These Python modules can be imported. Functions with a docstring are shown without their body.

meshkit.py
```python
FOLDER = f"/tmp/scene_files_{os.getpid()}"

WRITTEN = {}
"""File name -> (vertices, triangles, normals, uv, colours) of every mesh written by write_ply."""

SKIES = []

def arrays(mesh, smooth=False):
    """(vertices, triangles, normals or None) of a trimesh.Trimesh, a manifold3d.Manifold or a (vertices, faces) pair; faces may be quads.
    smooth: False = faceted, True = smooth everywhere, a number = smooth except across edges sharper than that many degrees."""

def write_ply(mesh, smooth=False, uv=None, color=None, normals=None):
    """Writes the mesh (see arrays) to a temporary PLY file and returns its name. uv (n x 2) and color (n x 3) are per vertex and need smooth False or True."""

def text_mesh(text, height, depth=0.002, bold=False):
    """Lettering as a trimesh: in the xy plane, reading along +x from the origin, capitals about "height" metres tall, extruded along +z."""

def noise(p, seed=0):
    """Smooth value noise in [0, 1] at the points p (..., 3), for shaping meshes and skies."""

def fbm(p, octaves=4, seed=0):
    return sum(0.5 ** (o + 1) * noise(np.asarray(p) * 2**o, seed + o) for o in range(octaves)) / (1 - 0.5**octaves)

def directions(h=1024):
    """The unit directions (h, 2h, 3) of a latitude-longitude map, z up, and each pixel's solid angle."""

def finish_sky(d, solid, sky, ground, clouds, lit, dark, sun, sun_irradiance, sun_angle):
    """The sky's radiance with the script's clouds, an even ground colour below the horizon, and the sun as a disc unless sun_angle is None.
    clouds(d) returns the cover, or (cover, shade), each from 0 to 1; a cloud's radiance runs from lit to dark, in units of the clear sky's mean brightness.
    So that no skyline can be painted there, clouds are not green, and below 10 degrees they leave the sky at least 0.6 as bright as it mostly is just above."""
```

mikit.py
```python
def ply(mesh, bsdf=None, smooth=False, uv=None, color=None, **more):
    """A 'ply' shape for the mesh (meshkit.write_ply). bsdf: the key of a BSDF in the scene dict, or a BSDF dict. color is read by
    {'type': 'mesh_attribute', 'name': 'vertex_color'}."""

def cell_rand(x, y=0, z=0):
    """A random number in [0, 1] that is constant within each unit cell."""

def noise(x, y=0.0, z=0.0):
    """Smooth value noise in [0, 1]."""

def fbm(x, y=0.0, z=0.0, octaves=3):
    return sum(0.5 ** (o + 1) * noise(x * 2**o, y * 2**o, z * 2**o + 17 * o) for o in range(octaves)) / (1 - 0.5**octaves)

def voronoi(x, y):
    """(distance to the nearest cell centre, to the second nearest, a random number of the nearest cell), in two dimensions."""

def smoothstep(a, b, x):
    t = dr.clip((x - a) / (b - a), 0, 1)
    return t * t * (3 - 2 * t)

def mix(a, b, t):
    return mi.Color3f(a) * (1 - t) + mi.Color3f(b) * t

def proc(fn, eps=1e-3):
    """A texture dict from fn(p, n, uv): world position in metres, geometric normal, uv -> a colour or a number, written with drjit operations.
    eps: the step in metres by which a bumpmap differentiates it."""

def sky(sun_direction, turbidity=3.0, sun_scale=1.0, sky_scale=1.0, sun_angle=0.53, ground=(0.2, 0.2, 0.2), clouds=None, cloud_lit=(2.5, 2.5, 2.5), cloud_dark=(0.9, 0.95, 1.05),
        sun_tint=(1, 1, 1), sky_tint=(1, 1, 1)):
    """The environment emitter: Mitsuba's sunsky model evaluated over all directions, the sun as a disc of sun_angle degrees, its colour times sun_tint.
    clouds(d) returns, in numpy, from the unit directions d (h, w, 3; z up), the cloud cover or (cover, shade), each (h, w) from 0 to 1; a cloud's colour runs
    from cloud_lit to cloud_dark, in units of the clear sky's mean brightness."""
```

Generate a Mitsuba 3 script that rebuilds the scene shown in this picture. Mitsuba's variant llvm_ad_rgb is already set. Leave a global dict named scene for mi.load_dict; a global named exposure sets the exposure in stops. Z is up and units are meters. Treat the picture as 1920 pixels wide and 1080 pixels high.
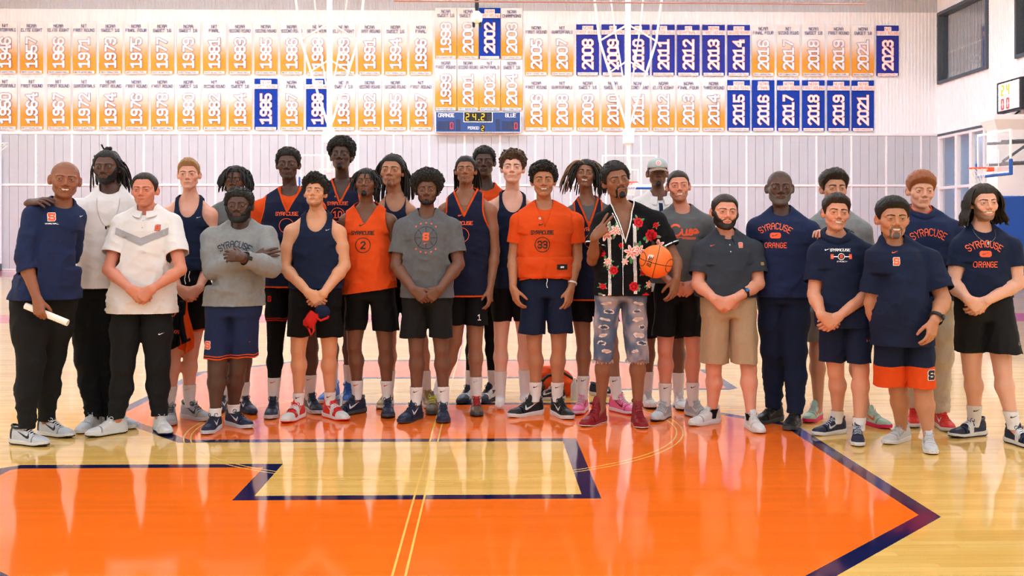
import math, random
import numpy as np, scipy.sparse.csgraph, trimesh, manifold3d, shapely
from shapely import affinity
from scipy.interpolate import RegularGridInterpolator
from concurrent.futures import ThreadPoolExecutor
import drjit as dr, mitsuba as mi, mikit, meshkit
from mikit import proc, fbm, noise, cell_rand, smoothstep, mix

scene, labels = {}, {}
T = mi.ScalarTransform4f
# ---------------------------------------------------------------- camera
EYE, YAW, FOCAL = 1.47, math.atan(44 / 2050), 2050.0
scene["camera"] = {"type": "perspective", "fov": 2 * math.degrees(math.atan(960 / FOCAL)), "fov_axis": "x", "near_clip": 0.1, "far_clip": 200.0,
    "principal_point_offset_x": 0.0, "principal_point_offset_y": 0.1,
    "to_world": T().look_at(origin=[0, 0, EYE], target=[math.sin(YAW), math.cos(YAW), EYE], up=[0, 0, 1])}
exposure = -0.10
# ---------------------------------------------------------------- light: the gym's high-bay ceiling panels (their housings are built with the ceiling)
LAMPS = [(x, y) for x in (-13.5, -7.5, -1.5, 4.5, 10.5) for y in (-8.0, -3.0, 2.0, 9.0, 16.0, 23.0, 30.0, 36.0)]
LAMP_POWER = 60.0

# ---------------------------------------------------------------- geometry toolkit
def V3(*a): return np.array(a, float)
def unit(v):
    v = np.asarray(v, float); return v / max(np.linalg.norm(v), 1e-12)
def smin(a, b, k):
    h = np.clip(0.5 + 0.5 * (b - a) / k, 0, 1)
    return b + (a - b) * h - k * h * (1 - h)
def smax(a, b, k): return -smin(-a, -b, k)
def cone(P, a, b, ra, rb):
    """distance to a tapered capsule"""
    a, b = np.asarray(a, float), np.asarray(b, float)
    ab = b - a; t = np.clip((P - a) @ ab / max(ab @ ab, 1e-9), 0, 1)
    q = P - a - t[:, None] * ab
    return np.sqrt((q * q).sum(1)) - (ra + t * (rb - ra))
def chain(P, pts, rs, k=0.02):
    d = None
    for i in range(len(pts) - 1):
        c = cone(P, pts[i], pts[i + 1], rs[i], rs[i + 1])
        d = c if d is None else smin(d, c, k)
    return d
def ball(P, c, r): 
    q = P - c; return np.sqrt((q * q).sum(1)) - r
def ellip(P, c, r):
    r = np.asarray(r, float); q = (P - c) / r
    k = np.sqrt((q * q).sum(1)); g = np.sqrt(((q / r) ** 2).sum(1))
    return k * (k - 1) / np.maximum(g, 1e-6)
def tri(q):
    q = np.asarray(q); return np.vstack([q[:, [0, 1, 2]], q[:, [0, 2, 3]]])

CORN = np.array([[i, j, k] for i in (0, 1) for j in (0, 1) for k in (0, 1)])
EDGES = [(a, b) for a in range(8) for b in range(a + 1, 8) if np.abs(CORN[a] - CORN[b]).sum() == 1]
def nets(fn, lo, hi, h, B=8, slack=0.03, steps=2):
    """surface of fn = 0 by surface nets on a grid of step h that is only evaluated near the surface"""
    lo = np.asarray(lo, float)
    nb = np.maximum(np.ceil((np.asarray(hi) - lo) / h / B).astype(int), 1); n = nb * B
    g = np.stack(np.meshgrid(*[np.arange(m) for m in nb], indexing="ij"), -1).reshape(-1, 3)
    d = fn(lo + (g * B + B / 2) * h)
    keep = g[np.abs(d) < B * h * 0.9 + slack]
    V = np.repeat(np.repeat(np.repeat(np.where(d < 0, -1.0, 1.0).reshape(nb), B, 0), B, 1), B, 2)
    V = np.pad(V, ((0, 1),) * 3, mode="edge")
    r = np.stack(np.meshgrid(*[np.arange(B + 1)] * 3, indexing="ij"), -1).reshape(-1, 3)
    for s in range(0, len(keep), 120):
        idx = (keep[s:s + 120, None] * B + r[None]).reshape(-1, 3)
        V[idx[:, 0], idx[:, 1], idx[:, 2]] = fn(lo + idx * h)
    s = V < 0
    cnt = sum(s[a:a + n[0], b:b + n[1], c:c + n[2]].astype(np.int8) for a, b, c in CORN)
    act = np.stack(np.nonzero((cnt > 0) & (cnt < 8)), 1)
    cv = [V[act[:, 0] + a, act[:, 1] + b, act[:, 2] + c] for a, b, c in CORN]
    pos, num = np.zeros((len(act), 3)), np.zeros(len(act))
    for a, b in EDGES:
        m = (cv[a] < 0) != (cv[b] < 0)
        t = np.where(m, cv[a] / np.where(m, cv[a] - cv[b], 1), 0)
        pos += np.where(m[:, None], CORN[a] + t[:, None] * (CORN[b] - CORN[a]), 0); num += m
    v = lo + (act + pos / num[:, None]) * h
    ids = np.full(n, -1, np.int64); ids[act[:, 0], act[:, 1], act[:, 2]] = np.arange(len(act))
    F = []
    for ax in range(3):
        o = [i for i in range(3) if i != ax]
        sl0, sl1 = [slice(None)] * 3, [slice(None)] * 3
        sl0[ax], sl1[ax] = slice(0, -1), slice(1, None)
        S0, S1 = s[tuple(sl0)], s[tuple(sl1)]
        e = np.stack(np.nonzero(S0 != S1), 1)
        e = e[(e[:, o[0]] > 0) & (e[:, o[1]] > 0) & (e[:, o[0]] < n[o[0]]) & (e[:, o[1]] < n[o[1]])]
        q = []
        for a, b in ((1, 1), (0, 1), (0, 0), (1, 0)):
            c = e.copy(); c[:, o[0]] -= a; c[:, o[1]] -= b
            q.append(ids[c[:, 0], c[:, 1], c[:, 2]])
        q = np.stack(q, 1)
        fl = S0[e[:, 0], e[:, 1], e[:, 2]] != (ax == 1)
        q = np.where(fl[:, None], q, q[:, ::-1])
        F.append(q[(q >= 0).all(1)])
    for _ in range(steps):
        e = h * 0.35
        dv = fn(v); G = np.stack([fn(v + u) - fn(v - u) for u in np.eye(3) * e], 1) / (2 * e)
        v = v - np.clip(dv / np.maximum((G * G).sum(1), 0.2), -h * .6, h * .6)[:, None] * G
    return v, tri(np.vstack(F))

def compact(v, f):
    u, inv = np.unique(f, return_inverse=True)
    return v[u], inv.reshape(-1, 3)
def clip(v, f, val):
    """the part of a triangle mesh where the vertex values are not negative, cut along the zero line"""
    m = val >= 0; k = m[f].sum(1)
    out = [f[k == 3]]; nv = [v]; base = len(v)
    for want in (1, 2):
        g = f[k == want]
        if not len(g): continue
        mm = m[g] if want == 1 else ~m[g]
        i = mm.argmax(1); r = np.arange(len(g))
        a, b, c = g[r, i], g[r, (i + 1) % 3], g[r, (i + 2) % 3]
        def cut(p, q):
            t = val[p] / np.where(np.abs(val[p] - val[q]) < 1e-12, 1e-12, val[p] - val[q])
            return v[p] + np.clip(t, 0, 1)[:, None] * (v[q] - v[p])
        pb, pc = cut(a, b), cut(a, c)
        ib, ic = base + r, base + len(g) + r
        nv += [pb, pc]; base += 2 * len(g)
        out.append(np.stack([a, ib, ic], 1) if want == 1 else np.vstack([np.stack([ib, b, c], 1), np.stack([ib, c, ic], 1)]))
    V, F = np.vstack(nv), np.vstack(out)
    if not len(F): return np.zeros((0, v.shape[1])), np.zeros((0, 3), int)
    V, F = compact(V, F)
    key = np.round(V[:, :3] * 2e5).astype(np.int64)
    _, first, inv = np.unique(key, axis=0, return_index=True, return_inverse=True)
    F = inv.reshape(-1)[F]; V = V[first]
    F = F[(F[:, 0] != F[:, 1]) & (F[:, 1] != F[:, 2]) & (F[:, 0] != F[:, 2])]
    return V, F
def cuts(v, f, *vals):
    """clip by several functions, one after the other; the vertex values are carried along"""
    A = np.column_stack([v, *vals])
    for j in range(len(vals)):
        if len(f): A, f = clip(A, f, A[:, 3 + j])
    return A[:, :3], f
def pieces(v, f):
    """the connected pieces of a mesh"""
    n, lab = scipy.sparse.csgraph.connected_components(scipy.sparse.coo_matrix((np.ones(len(f) * 2), (np.r_[f[:, 0], f[:, 1]], np.r_[f[:, 1], f[:, 2]])), shape=(len(v), len(v))), directed=False)
    out = [compact(v, f[lab[f[:, 0]] == k]) for k in np.unique(lab[f[:, 0]])]
    return [p for p in out if len(p[1]) > 12]
def vnormals(v, f):
    n = np.zeros_like(v); c = np.cross(v[f[:, 1]] - v[f[:, 0]], v[f[:, 2]] - v[f[:, 0]])
    for k in range(3): np.add.at(n, f[:, k], c)
    return n / np.maximum(np.linalg.norm(n, axis=1, keepdims=True), 1e-12)
def rim(v, f, depth=0.006):
    """turns the open edges of a cloth sheet inwards, which gives it a visible thickness"""
    e = np.vstack([f[:, [0, 1]], f[:, [1, 2]], f[:, [2, 0]]])
    es = np.sort(e, 1); _, first, inv, cnt = np.unique(es, axis=0, return_index=True, return_inverse=True, return_counts=True)
    b = e[first[cnt == 1]]
    if not len(b): return v, f
    n = vnormals(v, f); u, inv = np.unique(b, return_inverse=True); inv = inv.reshape(-1, 2) + len(v)
    nv = v[u] - n[u] * depth
    return np.vstack([v, nv]), np.vstack([f, np.stack([b[:, 1], b[:, 0], inv[:, 0]], 1), np.stack([b[:, 1], inv[:, 0], inv[:, 1]], 1)])
def join(parts):
    V, F, o = [], [], 0
    for v, f in parts:
        V.append(np.asarray(v, float)); F.append(np.asarray(f, int) + o); o += len(v)
    return np.vstack(V), np.vstack(F)
def tm(m): return (np.asarray(m.vertices, float), np.asarray(m.faces))
def box(c, s, rot=None):
    """a box of centre c and size s with chamfered edges"""
    return rbox(c, s, min(s) * 0.12, rot)
def plainbox(c, s):
    x = np.array([[a, b, d] for a in (-.5, .5) for b in (-.5, .5) for d in (-.5, .5)]) * s + c
    return x, np.array([[0, 1, 3], [0, 3, 2], [4, 6, 7], [4, 7, 5], [0, 4, 5], [0, 5, 1], [2, 3, 7], [2, 7, 6], [0, 2, 6], [0, 6, 4], [1, 5, 7], [1, 7, 3]])
def rbox(c, s, r, rot=None):
    s = np.asarray(s, float); pts = []
    for sg in CORN * 2 - 1:
        for ax in range(3):
            o = s / 2 - r; o[ax] = s[ax] / 2; pts.append(sg * o)
    m = manifold3d.Manifold.hull_points(np.array(pts, np.float32)).to_mesh()
    v = np.array(m.vert_properties[:, :3], float)
    if rot is not None: v = v @ np.asarray(rot).T
    return v + c, np.array(m.tri_verts)
def tube(pts, r, sides=8, closed=False, cap=True):
    """a tube along points; r a number or one per point"""
    p = np.asarray(pts, float); n = len(p); r = np.broadcast_to(r, n)
    t = np.gradient(p, axis=0) if not closed else np.roll(p, -1, 0) - np.roll(p, 1, 0)
    t /= np.maximum(np.linalg.norm(t, axis=1, keepdims=True), 1e-9)
    a = np.array([0.0, 0, 1]) if abs(t[0, 2]) < .9 else np.array([1.0, 0, 0])
    N = [unit(np.cross(t[0], a))]
    for i in range(1, n): N.append(unit(N[-1] - t[i] * (N[-1] @ t[i])))
    N = np.array(N); Bn = np.cross(t, N); w = np.arange(sides) / sides * 2 * np.pi
    v = (p[:, None] + r[:, None, None] * (np.cos(w)[None, :, None] * N[:, None] + np.sin(w)[None, :, None] * Bn[:, None])).reshape(-1, 3)
    i = np.arange(n if closed else n - 1)[:, None] * sides; j = np.arange(sides)[None]; k = (j + 1) % sides
    nx = (i + sides) % (n * sides)
    f = tri(np.stack([i + j, i + k, nx + k, nx + j], -1).reshape(-1, 4))
    if cap and not closed:
        v = np.vstack([v, p[:1], p[-1:]]); c0, c1 = n * sides, n * sides + 1; j = np.arange(sides); k = (j + 1) % sides
        f = np.vstack([f, np.stack([k, j, 0 * j + c0], 1), np.stack([j + (n - 1) * sides, k + (n - 1) * sides, 0 * j + c1], 1)])
    return v, f
def loft(rings, caps=True):
    R = np.asarray(rings, float); n, m = R.shape[:2]
    i = np.arange(n - 1)[:, None] * m; j = np.arange(m)[None]; k = (j + 1) % m
    f = tri(np.stack([i + j, i + k, i + m + k, i + m + j], -1).reshape(-1, 4)); v = R.reshape(-1, 3)
    if caps:
        v = np.vstack([v, R[0].mean(0)[None], R[-1].mean(0)[None]]); j = np.arange(m); k = (j + 1) % m
        f = np.vstack([f, np.stack([k, j, 0 * j + n * m], 1), np.stack([j + (n - 1) * m, k + (n - 1) * m, 0 * j + n * m + 1], 1)])
    return v, f
def lathe(prof, c=(0, 0, 0), sides=24):
    w = np.arange(sides) / sides * 2 * np.pi
    return loft([np.stack([r * np.cos(w), r * np.sin(w), 0 * w + z], 1) + c for r, z in prof])
def ico(c, r, sub=1):
    m = ICO[sub]; return m[0] * r + c, m[1]
ICO = {k: tm(trimesh.creation.icosphere(subdivisions=k)) for k in range(4)}
def ellm(c, r, sub=2): return ICO[sub][0] * np.asarray(r) + c, ICO[sub][1]
def rot(yaw=0, pitch=0, roll=0):
    y, p, r = np.radians([yaw, -pitch, roll])
    Z = np.array([[np.cos(y), -np.sin(y), 0], [np.sin(y), np.cos(y), 0], [0, 0, 1]])
    X = np.array([[1, 0, 0], [0, np.cos(p), -np.sin(p)], [0, np.sin(p), np.cos(p)]])
    Y = np.array([[np.cos(r), 0, np.sin(r)], [0, 1, 0], [-np.sin(r), 0, np.cos(r)]])
    return Z @ Y @ X
def extrude(poly, d):
    """shapely polygon in the xy plane -> solid of height d"""
    ps = [g for g in getattr(poly, "geoms", [poly]) if g.area > 1e-9]
    return join([tm(trimesh.creation.extrude_polygon(g, d, engine="earcut")) for g in ps])
def flat(poly):
    """shapely polygon -> triangles in the xy plane"""
    out = []
    for g in getattr(poly, "geoms", [poly]):
        if g.area < 1e-10: continue
        v, f = trimesh.creation.triangulate_polygon(g, engine="earcut"); v = np.asarray(v); f = np.asarray(f)
        p, q = v[f[:, 1]] - v[f[:, 0]], v[f[:, 2]] - v[f[:, 0]]; a = p[:, 0] * q[:, 1] - p[:, 1] * q[:, 0]
        f = np.where((a < 0)[:, None], f[:, ::-1], f)
        out.append((np.column_stack([v, np.zeros(len(v))]), f))
    return join(out)
def to_wall(m, o, ex, ez):
    """xy mesh -> plane with axes ex, ez at o (z of the mesh runs along ex x ez)"""
    v, f = m; ex, ez = np.asarray(ex, float), np.asarray(ez, float); n = np.cross(ex, ez)
    return o + v[:, :1] * ex + v[:, 1:2] * ez + v[:, 2:3] * n, f

# ---------------------------------------------------------------- block lettering (strokes on a 4 x 6 grid)
G = {
'0': "03 05 16 36 45 41 30 10 01 03", '1': "05 26 20/00 40", '2': "05 16 36 45 44 00 40", '3': "05 16 36 45 44 33 13/33 42 41 30 10 01",
'4': "40 30 36 03 02 42", '5': "46 06 03 33 42 41 30 10 01", '6': "45 36 16 05 01 10 30 41 42 33 03", '7': "06 46 45 10",
'8': "13 04 05 16 36 45 44 33 13 02 01 10 30 41 42 33", '9': "01 10 30 41 45 36 16 05 04 13 43", 'A': "00 04 16 36 44 40/03 43",
'B': "00 06 36 45 44 33 03/33 42 41 30 00", 'C': "45 36 16 05 01 10 30 41", 'D': "00 06 36 45 41 30 00", 'E': "46 06 00 40/03 33", 'F': "46 06 00/03 33",
'G': "45 36 16 05 01 10 30 41 43 23", 'H': "00 06/40 46/03 43", 'I': "20 26", 'K': "00 06/46 03 40", 'L': "06 00 40", 'M': "00 06 23 46 40",
'N': "00 06 40 46", 'O': "03 05 16 36 45 41 30 10 01 03", 'P': "00 06 36 45 44 33 03", 'Q': "03 05 16 36 45 41 30 10 01 03/22 40", 'R': "00 06 36 45 44 33 03/23 40",
'S': "45 36 16 05 04 13 33 42 41 30 10 01", 'T': "06 46/26 20", 'U': "06 01 10 30 41 46", 'V': "06 20 46", 'W': "06 10 23 30 46", 'X': "00 46/06 40",
'Y': "06 23 46/23 20", "'": "26 24", '.': "20 21", '-': "13 33",
}
def text(s, h, w=0.62, stroke=0.9, gap=1.6, mono=False):
    """lettering as a shapely shape centred on the origin: capitals h tall, each letter w*h wide"""
    out, x = [], 0.0
    for ch in s:
        if ch == ' ': x += 3.2; continue
        narrow = ch in "I'." and not mono
        off = -1.4 if narrow else 0
        for part in G[ch].split('/'):
            p = [(int(q[0]) + x + off, int(q[1])) for q in part.split()]
            out.append(shapely.LineString(p).buffer(stroke / 2, cap_style='square' if ch not in '7' else 'flat', join_style='mitre', mitre_limit=1.6))
        x += (1.2 if narrow else 4) + gap
    g = shapely.union_all(out); x0, y0, x1, y1 = g.bounds
    sy = h / (6 + stroke); sx = w * h / (4 + stroke)
    return affinity.scale(affinity.translate(g, -(x0 + x1) / 2, -3), sx, sy, origin=(0, 0))
def fit(shape, width):
    x0, _, x1, _ = shape.bounds; k = min(1, width / (x1 - x0)); return affinity.scale(shape, k, 1, origin=(0, 0))
def block_s(h):
    """block letter S with serifs"""
    p = "75 75 60 59 92 20 92 05 76 05 55 22 42 58 42 58 30 30 30 30 38 05 38 05 04 30 04 30 12 36 06 78 06 95 22 95 46 78 60 40 60 40 70 68 70 68 62 95 62 95 96 70 96 70 88 64 92".split()
    q = [(5, 22), (5, 40), (32, 40), (32, 29), (67, 29), (67, 42), (20, 42), (5, 55), (5, 80), (20, 96), (72, 96), (72, 90), (80, 96), (95, 96), (95, 62), (68, 62), (68, 72), (33, 72), (33, 60), (80, 60), (95, 46), (95, 20), (80, 4), (28, 4), (28, 10), (20, 4), (5, 4)]
    return affinity.scale(affinity.translate(shapely.Polygon(q), -50, -50), h / 100 * .82, h / 100, origin=(0, 0))
def tick(w):
    """curved tick mark, w wide"""
    t = np.linspace(0, 1, 14)
    up = [(0.0, .16), (.02, .06), (.10, 0), (.22, .03)]
    q = [(1, .36)] + [((1 - s) ** 2 * 1 + 2 * s * (1 - s) * .55 + s * s * .22, (1 - s) ** 2 * .36 + 2 * s * (1 - s) * .14 + s * s * .08) for s in t]
    lo = [(.22, .08), (.17, .09), (.14, .14), (.17, .24), (.2, .3), (.06, .17), (.0, .06), (.03, -.03), (.12, -.07), (.25, -.04), (1, .36)]
    p = shapely.Polygon([(1, .36), (.22, .1), (.165, .105), (.145, .15), (.16, .22), (.2, .3), (.08, .18), (.0, .07), (.02, -.02), (.09, -.055), (.2, -.035), (.5, .09)]).buffer(.004)
    return affinity.scale(affinity.translate(p, -.5, -.12), w, w, origin=(0, 0))
def ring2(r, w): return shapely.Point(0, 0).buffer(r, 24).difference(shapely.Point(0, 0).buffer(r - w, 24))
def arch(shape, R):
    """bends lettering over a circle of radius R"""
    shape = shapely.segmentize(shape, 0.012)
    return shapely.transform(shape, lambda p: np.column_stack([(R + p[:, 1]) * np.sin(p[:, 0] / R), (R + p[:, 1]) * np.cos(p[:, 0] / R) - R]))

# ---------------------------------------------------------------- materials
def lin(c):
    """sRGB 0..255 (or hex string) -> linear"""
    if isinstance(c, str): c = [int(c[i:i + 2], 16) for i in (0, 2, 4)]
    c = np.asarray(c, float) / 255
    return np.where(c < .04045, c / 12.92, ((c + .055) / 1.055) ** 2.4)
def rgb(c): return {"type": "rgb", "value": [float(x) for x in lin(c)]}
def mat(name, color, rough=.6, **k):
    scene[name] = {"type": "twosided", "inner": {"type": "principled", "base_color": rgb(color) if not isinstance(color, dict) else color, "roughness": rough, "specular": k.pop('spec', .4), **k}}
def cloth(name, color, speck=.10, rough=.85):
    """woven cloth: the yarn's colour varies a little"""
    c = [float(x) * (.90 if 'white' in name else .74) for x in lin(color)]
    fn = lambda p, n, uv, c=c, s=speck: mi.Color3f(*c) * (1 + s * 2 * (noise(p.x * 420, p.y * 420, p.z * 300) - .5) + s * (noise(p.x * 60, p.y * 60, p.z * 30) - .5))
    mat(name, proc(fn), rough, spec=.15, sheen=.25)
vc = lambda: {"type": "mesh_attribute", "name": "vertex_color"}
mat('skin', vc(), .48, spec=.38)
mat('eye', vc(), .12, spec=.5)
mat('teeth', (226, 218, 205), .2)
mat('hair_black', (20, 17, 16), .55, spec=.35); mat('hair_dark_brown', (38, 28, 23), .5, spec=.35); mat('hair_brown', (66, 47, 34), .5); mat('hair_blond', (150, 112, 72), .5)
mat('hair_ginger', (140, 78, 44), .5); mat('hair_grey', (150, 146, 142), .6); mat('hair_grizzled', (92, 86, 82), .6); mat('hair_light_tips', (120, 88, 58), .5)
cloth('navy_cloth', (38, 49, 86)); cloth('deep_navy_cloth', (30, 39, 66)); cloth('navy_mesh_cloth', (30, 35, 62), .2); cloth('black_cloth', (20, 20, 23)); cloth('orange_cloth', (242, 86, 30), .06)
cloth('heather_grey_cloth', (150, 153, 155), .16); cloth('mid_grey_cloth', (122, 125, 129), .16); cloth('dark_grey_cloth', (106, 108, 112), .16); cloth('charcoal_cloth', (60, 66, 76), .12); cloth('white_cloth', (232, 230, 232), .03)
cloth('sock_white', (228, 224, 224), .05); cloth('khaki_cloth', (192, 164, 132), .10); cloth('beige_cloth', (216, 200, 180), .10); cloth('stripe_grey_cloth', (188, 189, 198), .05); cloth('black_joggers_cloth', (33, 33, 35), .15)
cloth('red_cloth', (214, 40, 34), .06); cloth('greyish_khaki_cloth', (150, 138, 128), .1)
mat('print_orange', (243, 96, 58), .6); mat('print_navy', (30, 36, 62), .6); mat('print_black', (28, 24, 26), .6); mat('print_white', (232, 232, 234), .6); mat('print_grey', (170, 174, 180), .5)
for nm, col in dict(shoe_white=(226, 226, 228), shoe_grey=(176, 178, 182), shoe_navy=(28, 36, 62), shoe_black=(24, 24, 26), shoe_red=(222, 44, 36), shoe_crimson=(136, 14, 26), shoe_pink=(240, 110, 160), shoe_hot_pink=(226, 40, 100), shoe_blue=(36, 96, 190),
                    shoe_gold=(170, 140, 84), shoe_mint=(180, 214, 196), shoe_lightgrey=(206, 208, 212), shoe_yellow=(232, 218, 60), shoe_olive=(96, 80, 62), shoe_orange=(236, 90, 40), shoe_ice=(200, 206, 216), shoe_darkgrey=(70, 72, 76)).items():
    mat(nm, [x * .90 for x in col], .5)
mat('metal_silver', (190, 190, 192), .25, metallic=1.0); mat('metal_gold', (212, 170, 90), .25, metallic=1.0); mat('rubber_black', (18, 18, 20), .5); mat('screen_black', (10, 12, 18), .1); mat('screen_blue', (60, 120, 190), .2)
mat('paper_white', (238, 236, 232), .7)

# ---------------------------------------------------------------- the gym
def add(key, m, bsdf, smooth=False, color=None, label=None, cat=None, group=None, kind=None, **more):
    key = numbered(key); scene[key] = mikit.ply(m, bsdf, smooth, color=color, **more); note(key, label, cat, group, kind); return key
def note(key, label=None, cat=None, group=None, kind=None):
    d = {k: v for k, v in (('label', label), ('category', cat), ('group', group), ('kind', kind)) if v}
    if d: labels[key] = d
def again(key, sh, M): key = numbered(key); scene[key] = {**sh, 'to_world': M}; return key
def numbered(k):
    if k not in USED: USED.add(k); return k
    i = 1
    while f"{k}_{i:03d}" in USED: i += 1
    USED.add(f"{k}_{i:03d}"); return f"{k}_{i:03d}"
USED = set()
XL, XR, YB, YW_, ZC = -19.5, 16.8, -12.0, 40.6, 10.9
mat('wall_white', (240, 240, 242), .55); mat('wall_rib_white', (246, 247, 249), .5); mat('panel_grey', (196, 200, 206), .7, spec=.2); mat('batten_white', (242, 242, 243), .5); mat('ceiling_white', (232, 232, 232), .8)
mat('steel_white', (238, 238, 240), .4); mat('frame_charcoal', (74, 84, 94), .5); mat('pipe_red', (176, 128, 120), .5); mat('pad_blue', (34, 84, 168), .6); mat('rim_orange', (240, 84, 44), .4); mat('net_white', (234, 234, 236), .8)
mat('board_blue', (44, 74, 134), .45); mat('digit_off', (58, 62, 74), .5); mat('panel_navy', (36, 54, 100), .5); mat('screen_dark', (20, 20, 24), .3); mat('text_white', (240, 240, 242), .5)
scene['glass'] = {'type': 'thindielectric', 'int_ior': 1.5}
# floor: maple strips laid along x, under a glossy finish
def maple(p, n, uv):
    row = dr.floor(p.y / .057); off = cell_rand(row, 3) * 1.9; brd = dr.floor((p.x + off) / 1.1)
    t = cell_rand(row, brd, 1); g = fbm(p.x * 2.2 + t * 40, p.y * 60 + t * 9, 0, 3); f = noise(p.x * 7, p.y * 300 + t * 5)
    c = mix([float(x) for x in lin((220, 170, 84))], [float(x) for x in lin((238, 197, 116))], dr.clip(t * .65 + g * .45 - .05, 0, 1)); c = c * (.95 + .08 * f)
    e = dr.abs((p.y / .057) - row - .5); return c * (1 - .16 * smoothstep(.47, .5, e))
def paint(c):
    c = [float(x) for x in lin(c)]
    def fn(p, n, uv):
        row = dr.floor(p.y / .057); e = dr.abs((p.y / .057) - row - .5); t = cell_rand(row, dr.floor((p.x + cell_rand(row, 3) * 1.9) / 1.1), 1)
        return mi.Color3f(*c) * (.93 + .09 * t + .07 * noise(p.x * 4, p.y * 160)) * (1 - .07 * smoothstep(.46, .5, e))
    return fn
def wavy(p, n, uv):                                                # strips lie a hair uneven
    row = dr.floor(p.y / .057); return .00009 * (cell_rand(row, dr.floor((p.x + cell_rand(row, 3) * 1.9) / 1.1), 2) - .5) * 0 + .00005 * noise(p.x * 1.2, p.y * 12) + .000015 * noise(p.x * 3, p.y * 40)
def gloss(name, fn):
    scene[name] = {'type': 'twosided', 'i': {'type': 'bumpmap', 'b': proc(wavy, 4e-3), 'scale': 1.0, 'n': {'type': 'roughplastic', 'distribution': 'ggx', 'alpha': .006, 'int_ior': 1.52, 'nonlinear': False, 'diffuse_reflectance': proc(fn)}}}
for nm, fn in (('floor_maple', maple), ('floor_orange', paint((246, 112, 30))), ('floor_navy', paint((22, 26, 70))), ('floor_red', paint((222, 104, 96))), ('floor_line', paint((240, 196, 104)))): gloss(nm, fn)
def slab(x0, x1, y0, y1, z0, z1): return plainbox(((x0 + x1) / 2, (y0 + y1) / 2, (z0 + z1) / 2), (x1 - x0, y1 - y0, z1 - z0))
add('floor', slab(XL, XR + 4, YB, YW_ + .2, -.2, 0), 'floor_maple', label='glossy maple court floor', kind='structure')
lo = [(2.32, 5.56), (1.39, 4.52), (-2.0, 4.52), (-3.03, 5.5), (-3.03, 6.80), (-2.93, 6.91), (-1.295, 6.91), (-1.295, 6.08), (.518, 6.08), (.518, 7.62), (-2.15, 7.62), (-3.03, 8.70)]
CX, CY = -.355, 8.47
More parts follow.
